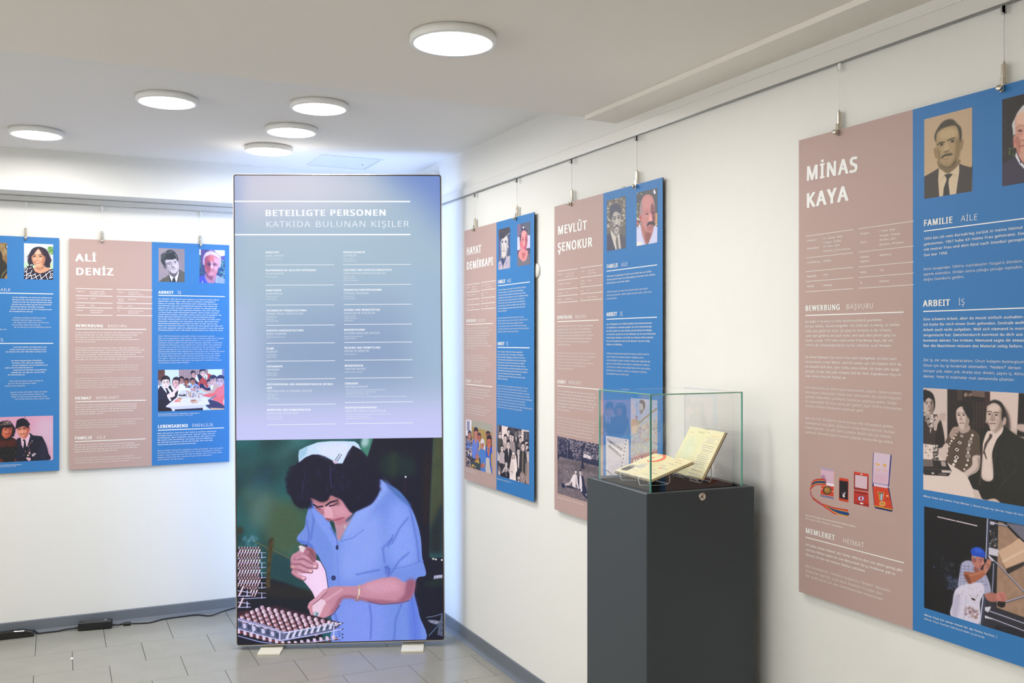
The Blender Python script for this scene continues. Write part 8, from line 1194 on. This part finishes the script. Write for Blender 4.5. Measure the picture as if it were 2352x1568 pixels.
# ---------------------------------------------------------------- two open passports on clear stands
FB = (1340, 860, 4.612)
def page_canvas(pl, u0, v0, u1, v1, seed):
    c = Canvas.__new__(Canvas); c.pl = pl; c.fr = FB; c.u0, c.u1, c.v0, c.v1 = u0, u1, v0, v1; c.k = 420/(u1-u0); c.w = 420; c.h = int(round((v1-v0)*c.k)); c.im = np.zeros((c.h, c.w, 3)); c.im[:] = (233, 222, 180); c.al = None; c.rng = np.random.default_rng(seed)
    c.m = lambda pts: np.array([(x*c.w, y*c.h) for x, y in pts]); c.s = c.w/1.; return c      # unit page coordinates
def scrib(c, x0, x1, y, n, col, amp=.012, wd=.008, a=.7):
    P = [(x0+(x1-x0)*i/n, y+(c.rng.random()-.5)*amp*2) for i in range(n+1)]; c.L(P, wd, col, 0, a)
def pass_a_left():
    c = page_canvas(PA_, 0, 0, WA_/2, HA_, 51); c.im[:] = (232, 220, 176)
    t = np.linspace(-2.3, 2.3, 22); cx, cy = .55, .20
    c.P([(cx+.30*math.cos(a), cy+.20*math.sin(a)) for a in t]+[(cx-.06+.24*math.cos(a), cy+.155*math.sin(a)) for a in t[::-1]], (236, 110, 76), 0, .9, 1)
    c.P([(cx-.20+.09*(1 if i % 2 == 0 else .42)*math.cos(i*math.pi/5), cy+.07*(1 if i % 2 == 0 else .42)*math.sin(i*math.pi/5)) for i in range(10)], (236, 110, 76), 0, .9, 1)
    c.P([(.10, .55), (.9, .55), (.9, .93), (.10, .93)], (236, 226, 190), .01, 1, 1); c.P([(.12, .62), (.52, .62), (.52, .90), (.12, .90)], (190, 184, 166), 0, 1, 1); c.P([(.16, .72), (.3, .68), (.46, .72), (.5, .90), (.14, .90)], (70, 68, 66), .004); c.E(.31, .69, .07, .05, (160, 150, 136), .004)
    for y in (.62, .70, .80): scrib(c, .58, .86, y, 24, (90, 90, 120))
    c.L([(.05, .47), (.95, .47)], .006, (170, 160, 150)); c.E(.62, .6, .16, .1, (150, 150, 170), .03, .4); return c
def pass_a_right():
    c = page_canvas(PA_, WA_/2, 0, WA_, HA_, 52)
    for y in (.1, .2, .32, .44, .56, .68, .8, .9): c.L([(.08, y), (.92, y)], .004, (190, 176, 140), 0, .8)
    for x0, x1, y in ((.2, .62, .09), (.5, .8, .18), (.3, .7, .29), (.18, .5, .41), (.55, .85, .52), (.2, .45, .64), (.5, .8, .76), (.3, .6, .87)): scrib(c, x0, x1, y, 22, (70, 76, 110), .016, .009)
    c.E(.46, .52, .07, .03, (226, 120, 90), .02, .7); c.L([(.5, .05), (.5, .3)], .004, (180, 166, 130)); return c
def pass_b_left():
    c = page_canvas(PB_, 0, 0, WA_/2, HA_, 53); c.im[:] = (228, 224, 182); c.E(.5, .5, .36, .3, (216, 222, 190), .08, .8); scrib(c, .12, .45, .12, 20, (226, 130, 110), .006, .008); scrib(c, .62, .92, .08, 14, (140, 150, 100), .02, .012)
    for y in (.2, .25, .3): scrib(c, .45, .5, y, 4, (110, 110, 130), .006, .008)
    return c
def pass_b_right():
    c = page_canvas(PB_, WA_/2, 0, WA_, HA_, 54); c.im[:] = (230, 223, 182); scrib(c, .08, .3, .07, 10, (110, 130, 120), .02, .01); scrib(c, .42, .85, .12, 30, (226, 110, 90), .005, .009)
    c.L([(.1, .16), (.92, .16), (.92, .27), (.1, .27), (.1, .16)], .005, (120, 116, 160)); 
    for y in (.19, .22, .25): scrib(c, .3, .7, y, 30, (110, 106, 160), .004, .007)
    for i, y in enumerate((.33, .37, .42, .56, .60, .64, .68, .78, .86, .93)): scrib(c, .14+(i % 3)*.06, .84, y, 40, (120, 110, 170) if i % 2 else (90, 90, 130), .006, .010)
    for y in (.46, .51, .72, .74): scrib(c, .3, .8, y, 16, (90, 96, 120), .02, .008)
    t = np.linspace(0, 2*math.pi, 30); c.L([(.3+.16*math.cos(a), .78+.07*math.sin(a)) for a in t], .006, (130, 120, 180), 0, .7); c.L([(.12, .95), (.9, .95), (.92, .3)], .004, (150, 146, 180), 0, .6); return c
def easel_book(BLp, BRp, z, sp_top, sp_base, WD, HT, label, slabel, pages, gl, prefix):
    BLw, BRw = onz(*BLp, z), onz(*BRp, z); e = (BRw-BLw)/np.linalg.norm(BRw-BLw)
    Sp = onz(*sp_base, z); r = ray(*sp_top); t = (Sp-CAM).dot(e)/r.dot(e); top = CAM+r*t; vd = top-Sp; vd -= e*vd.dot(e); vd /= np.linalg.norm(vd)
    c0 = {'A': BRw-e*WD, 'B': BRw-e*WD}[prefix]; O = c0+vd*HT; pl = Plane(O, e, -vd); return pl, e, vd, c0
WA_, HA_ = .203, .140
PA_, eA, vA, cA = easel_book((1410.5, 1084.4), (1496, 1107), 1.073, (1545, 1053.6), (1450.6, 1094.2), WA_, HA_, '', '', None, None, 'A')
PB_, eB, vB, cB = easel_book((1577.4, 1093), (1615.4, 1104), 1.068, (1629.5, 988), (1577.4, 1093), WA_, HA_, '', '', None, None, 'B')
HB_ = .146
def make_book(pl, ht, label, pages, bend=.004):
    c = pl.at(WA_/2, ht); root = empty('passport', c, label, 'passport', 'open passports in the glass case'); hw = WA_/2
    for side in (0, 1):
        u0 = side*hw; N = 8; b = MB(); top = []; P = []
        for i in range(N+1):
            s = i/N; u = u0+hw*s; d = s if side else 1-s; n = .0065*math.sin(min(1, d*2.4)*math.pi/2)-.0025*d*d+.0025; P.append((u, n))
        for u, n in P: top.append(pl.at(u, .001, n)); 
        b.add([pl.at(u, 0, n) for u, n in P]+[pl.at(u, ht, n) for u, n in P], [(i, N+1+i, N+2+i, i+1) for i in range(N)], 1)
        o = b.build('left_page' if side == 0 else 'right_page', print_mat('passport page', pages[side](), rough=.7), root); uvl = o.data.uv_layers.new(name='uv'); k = 0
        for f in o.data.polygons:
            for li in f.loop_indices:
                vi = o.data.loops[li].vertex_index; i = vi % (N+1); uvl.data[li].uv = (i/N, 1 if vi <= N else 0)
        b = MB(); n = N+1; b.add([pl.at(u, .0, nn-.0003) for u, nn in P]+[pl.at(u, ht, nn-.0003) for u, nn in P]+[pl.at(u, .0, 0) for u, nn in P]+[pl.at(u, ht, 0) for u, nn in P],
              [(n+i, 3*n+i, 3*n+i+1, n+i+1) for i in range(N)]+[(i, i+1, 2*n+i+1, 2*n+i) for i in range(N)]+[(0, 2*n, 3*n, n), (N, n+N, 3*n+N, 2*n+N)]); b.build('page_block', M_edge, root)
    b = MB(); P = [pl.at(-.002, -.002, 0), pl.at(WA_+.002, -.002, 0), pl.at(WA_+.002, ht+.002, 0), pl.at(-.002, ht+.002, 0)]; b.add(P+[tuple(np.array(p)-pl.N*.0012) for p in P], [(3, 2, 1, 0), (4, 5, 6, 7), (0, 1, 5, 4), (1, 2, 6, 5), (2, 3, 7, 6), (3, 0, 4, 7)]); b.build('cover', M_cover, root)
    return root
def make_stand(pl, ht, label, zb):
    """bent clear acrylic: back plate, lip with two upturned hooks, two legs and a foot rod"""
    c = pl.at(WA_/2, ht, -.003); root = empty('acrylic_stand', (c[0], c[1], zb), label, 'book stand', 'clear book stands in the glass case'); u0, u1 = .018, WA_-.012
    def q(name, P, m=M_acryl): b = MB(); b.add(P, [(0, 1, 2, 3)]); return b.build(name, m, root)
    q('back_plate', [pl.at(u0, .02, -.0035), pl.at(u0, ht+.004, -.0035), pl.at(u1, ht+.004, -.0035), pl.at(u1, .02, -.0035)])
    q('lip', [pl.at(u0, ht+.004, -.0035), pl.at(u0, ht+.004, .010), pl.at(u1, ht+.004, .010), pl.at(u1, ht+.004, -.0035)])
    for a, b_ in (((u0, .02, -.0035), (u0, ht+.004, -.0035)), ((u1, .02, -.0035), (u1, ht+.004, -.0035)), ((u0, .02, -.0035), (u1, .02, -.0035)), ((u0, ht+.004, .010), (u1, ht+.004, .010))):
        b = MB(); b.cyl(pl.at(*a), pl.at(*b_), .0012, 8); b.build('polished_edge', M_acedge, root)
    for u in (.05, WA_-.05):
        p = pl.at(u, ht+.004, .010); p0 = pl.at(u, ht+.004, -.003); bk = pl.at(u, .055, -.0045); g = np.array((p0[0], p0[1], zb+.0030)); d = np.array((bk[0]-p0[0], bk[1]-p0[1], 0)); d /= np.linalg.norm(d)
        b = MB(); b.tube([tuple(p), tuple(p-d*.004+np.array((0, 0, -.006))), tuple(g-d*.004+np.array((0, 0, .003))), tuple(g+d*.006), tuple(np.array((bk[0], bk[1], 0))*np.array((1, 1, 0))+np.array((0, 0, zb+.0022))), tuple(bk)], .0012, 8, 6); b.build('leg', M_acedge, root)
    b = MB(); a = pl.at(.05, .058, 0); c2 = pl.at(WA_-.05, .055, 0); b.cyl((a[0], a[1], zb+.003), (c2[0], c2[1], zb+.003), .0016, 8); b.build('foot_rod', M_acedge, root); return root
make_book(PA_, HA_, 'open passport lying low with a red crescent emblem and a small portrait', (pass_a_left, pass_a_right))
PB_ = Plane(cB+vB*HB_, eB, -vB); make_book(PB_, HB_, 'open passport propped up steeply, pages covered in stamps', (pass_b_left, pass_b_right))
zf = z0+.0024
make_stand(PA_, HA_, 'clear acrylic stand under the low-lying passport with the red crescent', zf); make_stand(PB_, HB_, 'clear acrylic stand behind the steeply propped passport', zf)

# ---------------------------------------------------------------- small things in the room
# ceiling hatch over the corner
hc = [(1.183, 4.682), (1.500, 4.682), (1.500, 4.992), (1.183, 4.992)]; cx, cy = 1.3415, 4.837
hr = empty('ceiling_hatch', (cx, cy, ZF), 'small square access hatch in the ceiling behind the top of the light box', 'ceiling hatch')
b = MB()
for dx, dy, w_, d_ in ((0, -.150, .317, .012), (0, .150, .317, .012), (-.152, 0, .012, .288), (.152, 0, .012, .288)): b.box((cx+dx, cy+dy, ZF-.0025), (w_, d_, .005))
b.build('hatch_frame', M_hatch, hr); b = MB(); b.box((cx, cy, ZF-.0018), (.288, .284, .0030), bev=.0008); b.build('hatch_door', M_hatch, hr); b = MB(); b.box((cx, cy, ZF-.0003), (.296, .292, .0006)); b.build('hatch_gap', M_gap, hr); b = MB(); b.cyl((cx+.10, cy+.02, ZF-.0045), (cx+.10, cy+.02, ZF-.003), .004, 12); b.build('hatch_lock', M_gap, hr)
bx = empty('junction_box', (1.77, 4.80, 2.24), 'white flat box high on the right wall beside the top of the light box', 'junction box'); b = MB(); b.box((1.772, 4.80, 2.26), (.036, .31, .13), bev=.006); b.build('housing', M_trim, bx); b = MB(); b.box((1.7525, 4.80, 2.26), (.003, .29, .115), bev=.001); b.build('cover', M_trim, bx)
def cap(y, z, r, lab):
    e_ = empty('wall_cap', (XW, y, z), lab, 'cover cap'); b = MB(); b.lathe([(r, 0), (r, .004), (r*.93, .007), (r*.6, .009), (.0001, .0095)], (XW, y, z), Matrix(((0, 0, -1), (0, 1, 0), (1, 0, 0))), 40); b.build('cap', M_trim, e_); b = MB(); b.lathe([(r*1.03, 0), (r*1.03, .0008), (r, .0009)], (XW, y, z), Matrix(((0, 0, -1), (0, 1, 0), (1, 0, 0))), 40); b.build('rim', M_lip, e_)
cap(3.530, 1.742, .031, 'round white cover cap half hidden behind the board with the kitchen women'); cap(2.862, 1.966, .026, 'round white cover cap peeping over the top of the board behind the glass case')
# power supply, cables, power strip along the back wall
def g(x, y, z=.0045): p = onz(x, y, z); return (p[0], min(p[1], 5.300), z)
ad = empty('power_adapter', g(220, 1444, 0), 'black power brick lying on the floor against the back skirting', 'power adapter'); p0, p1 = np.array(g(179, 1450, 0)), np.array(g(257, 1443.5, 0)); ax = p1-p0; ax /= np.linalg.norm(ax); an = math.atan2(ax[1], ax[0]); ay = np.array((-ax[1], ax[0], 0)); mid = (p0+p1)/2+ay*.022; Ln = np.linalg.norm(p1-p0); Ra = Matrix.Rotation(an, 3, 'Z')
b = MB(); b.box((mid[0], mid[1], .0215), (Ln, .044, .040), Ra, bev=.004); b.build('housing', M_dark, ad)
b = MB(); b.box((mid[0], mid[1], .042), (Ln*.72, .034, .0008), Ra); b.build('sticker', mat('grey sticker', (58, 58, 60), .5, noise=.5, nscale=300), ad); b = MB(); q_ = mid+ax*Ln*.30; b.box((q_[0], q_[1], .0425), (.006, .010, .0008), Ra); b.build('white_mark', M_ink, ad)
for s_ in (-1, 1):
    b = MB(); e0 = mid+ax*s_*Ln/2
    b.cyl(tuple(e0+np.array((0, 0, .014))), tuple(e0+ax*s_*.028+np.array((0, 0, .011))), .0055, 12, .0035)
    for k in range(4): q_ = e0+ax*s_*(.006+k*.006)+np.array((0, 0, .0135-k*.0006)); b.cyl(tuple(q_-ax*.001), tuple(q_+ax*.001), .0066-k*.0007, 12)
    b.build('strain_relief', M_cable, ad)
eR = tuple(mid+ax*(Ln/2+.026)+np.array((0, 0, .0105))); eL = tuple(mid-ax*(Ln/2+.026)+np.array((0, 0, .0105)))
fe = np.array(g(292, 1432, .009)); b = MB(); hook = LB.at(.003, LBH-.06, -LBD+.01)
b.tube([eR, g(278, 1433), tuple(fe), g(318, 1431), g(345, 1429), g(375, 1421.5), g(410, 1414), g(452, 1411.5), g(482, 1413.5), (.80, 5.25, .02), (.85, 5.20, .045), (.885, 5.15, .065), tuple(np.array(hook)+np.array((.02, .06, -.02))), tuple(np.array(hook)+np.array((.01, .012, 0)))], .0036, 8, 8)
cbl = tag(b.build('power_cable', M_cable), 'thin black cable running from the power brick to the light box', 'cable'); b = MB(); d_ = np.array(g(300, 1431.5, .009))-fe; d_ /= np.linalg.norm(d_); b.cyl(tuple(fe-d_*.017), tuple(fe+d_*.017), .0098, 16); b.build('ferrite_core', M_dark, cbl)
b = MB(); b.tube([tuple(onz(77, 1446, .02)), g(88, 1450, .006), g(100, 1450.5), g(118, 1447.5), g(135, 1443.5), g(152, 1440.5, .008), eL], .0040, 8, 8); tag(b.build('power_cable', M_cable), 'short black mains lead between the power strip and the power brick', 'cable')
ps = empty('power_strip', g(40, 1458, 0), 'glossy black power strip on the floor at the left photo edge', 'power strip'); P0, P1 = np.array((-.42, 5.266, 0)), np.array((-.098, 5.266, 0)); ax = P1-P0; Lp = np.linalg.norm(ax); ax /= Lp; ay = np.array((-ax[1], ax[0], 0))
M_gloss = mat('glossy black', (14, 14, 15), .12, spec=.7); b = MB(); prof = [(0, 0), (Lp, 0), (Lp, .014), (Lp-.012, .026), (Lp-.045, .036), (Lp-.09, .038), (.08, .032), (.03, .028), (0, .02)]
b.prism([tuple(P0+ax*s_+np.array((0, 0, z_))) for s_, z_ in prof], (0, 0, 0), tuple(ay*.038)); o = b.build('housing', M_gloss, ps); bv = o.modifiers.new('b', 'BEVEL'); bv.width = .007; bv.segments = 3
for k in range(3): q_ = P0+ax*(.07+k*.085)+ay*.019; b = MB(); b.cyl(tuple(q_+np.array((0, 0, .0300+.0015*k))), tuple(q_+np.array((0, 0, .0345+.0015*k))), .014, 20); b.build('socket', M_dark, ps)
pg = empty('floor_plug', g(165, 1513, 0), 'tiny white plastic cap lying on a tile joint near the bottom left', 'plastic cap'); b = MB(); b.lathe([(.0001, .006), (.004, .006), (.006, .004), (.0075, .0012), (.0075, 0), (.0001, 0)], g(165, 1513, .0002), None, 20); b.build('cap', M_ink, pg)
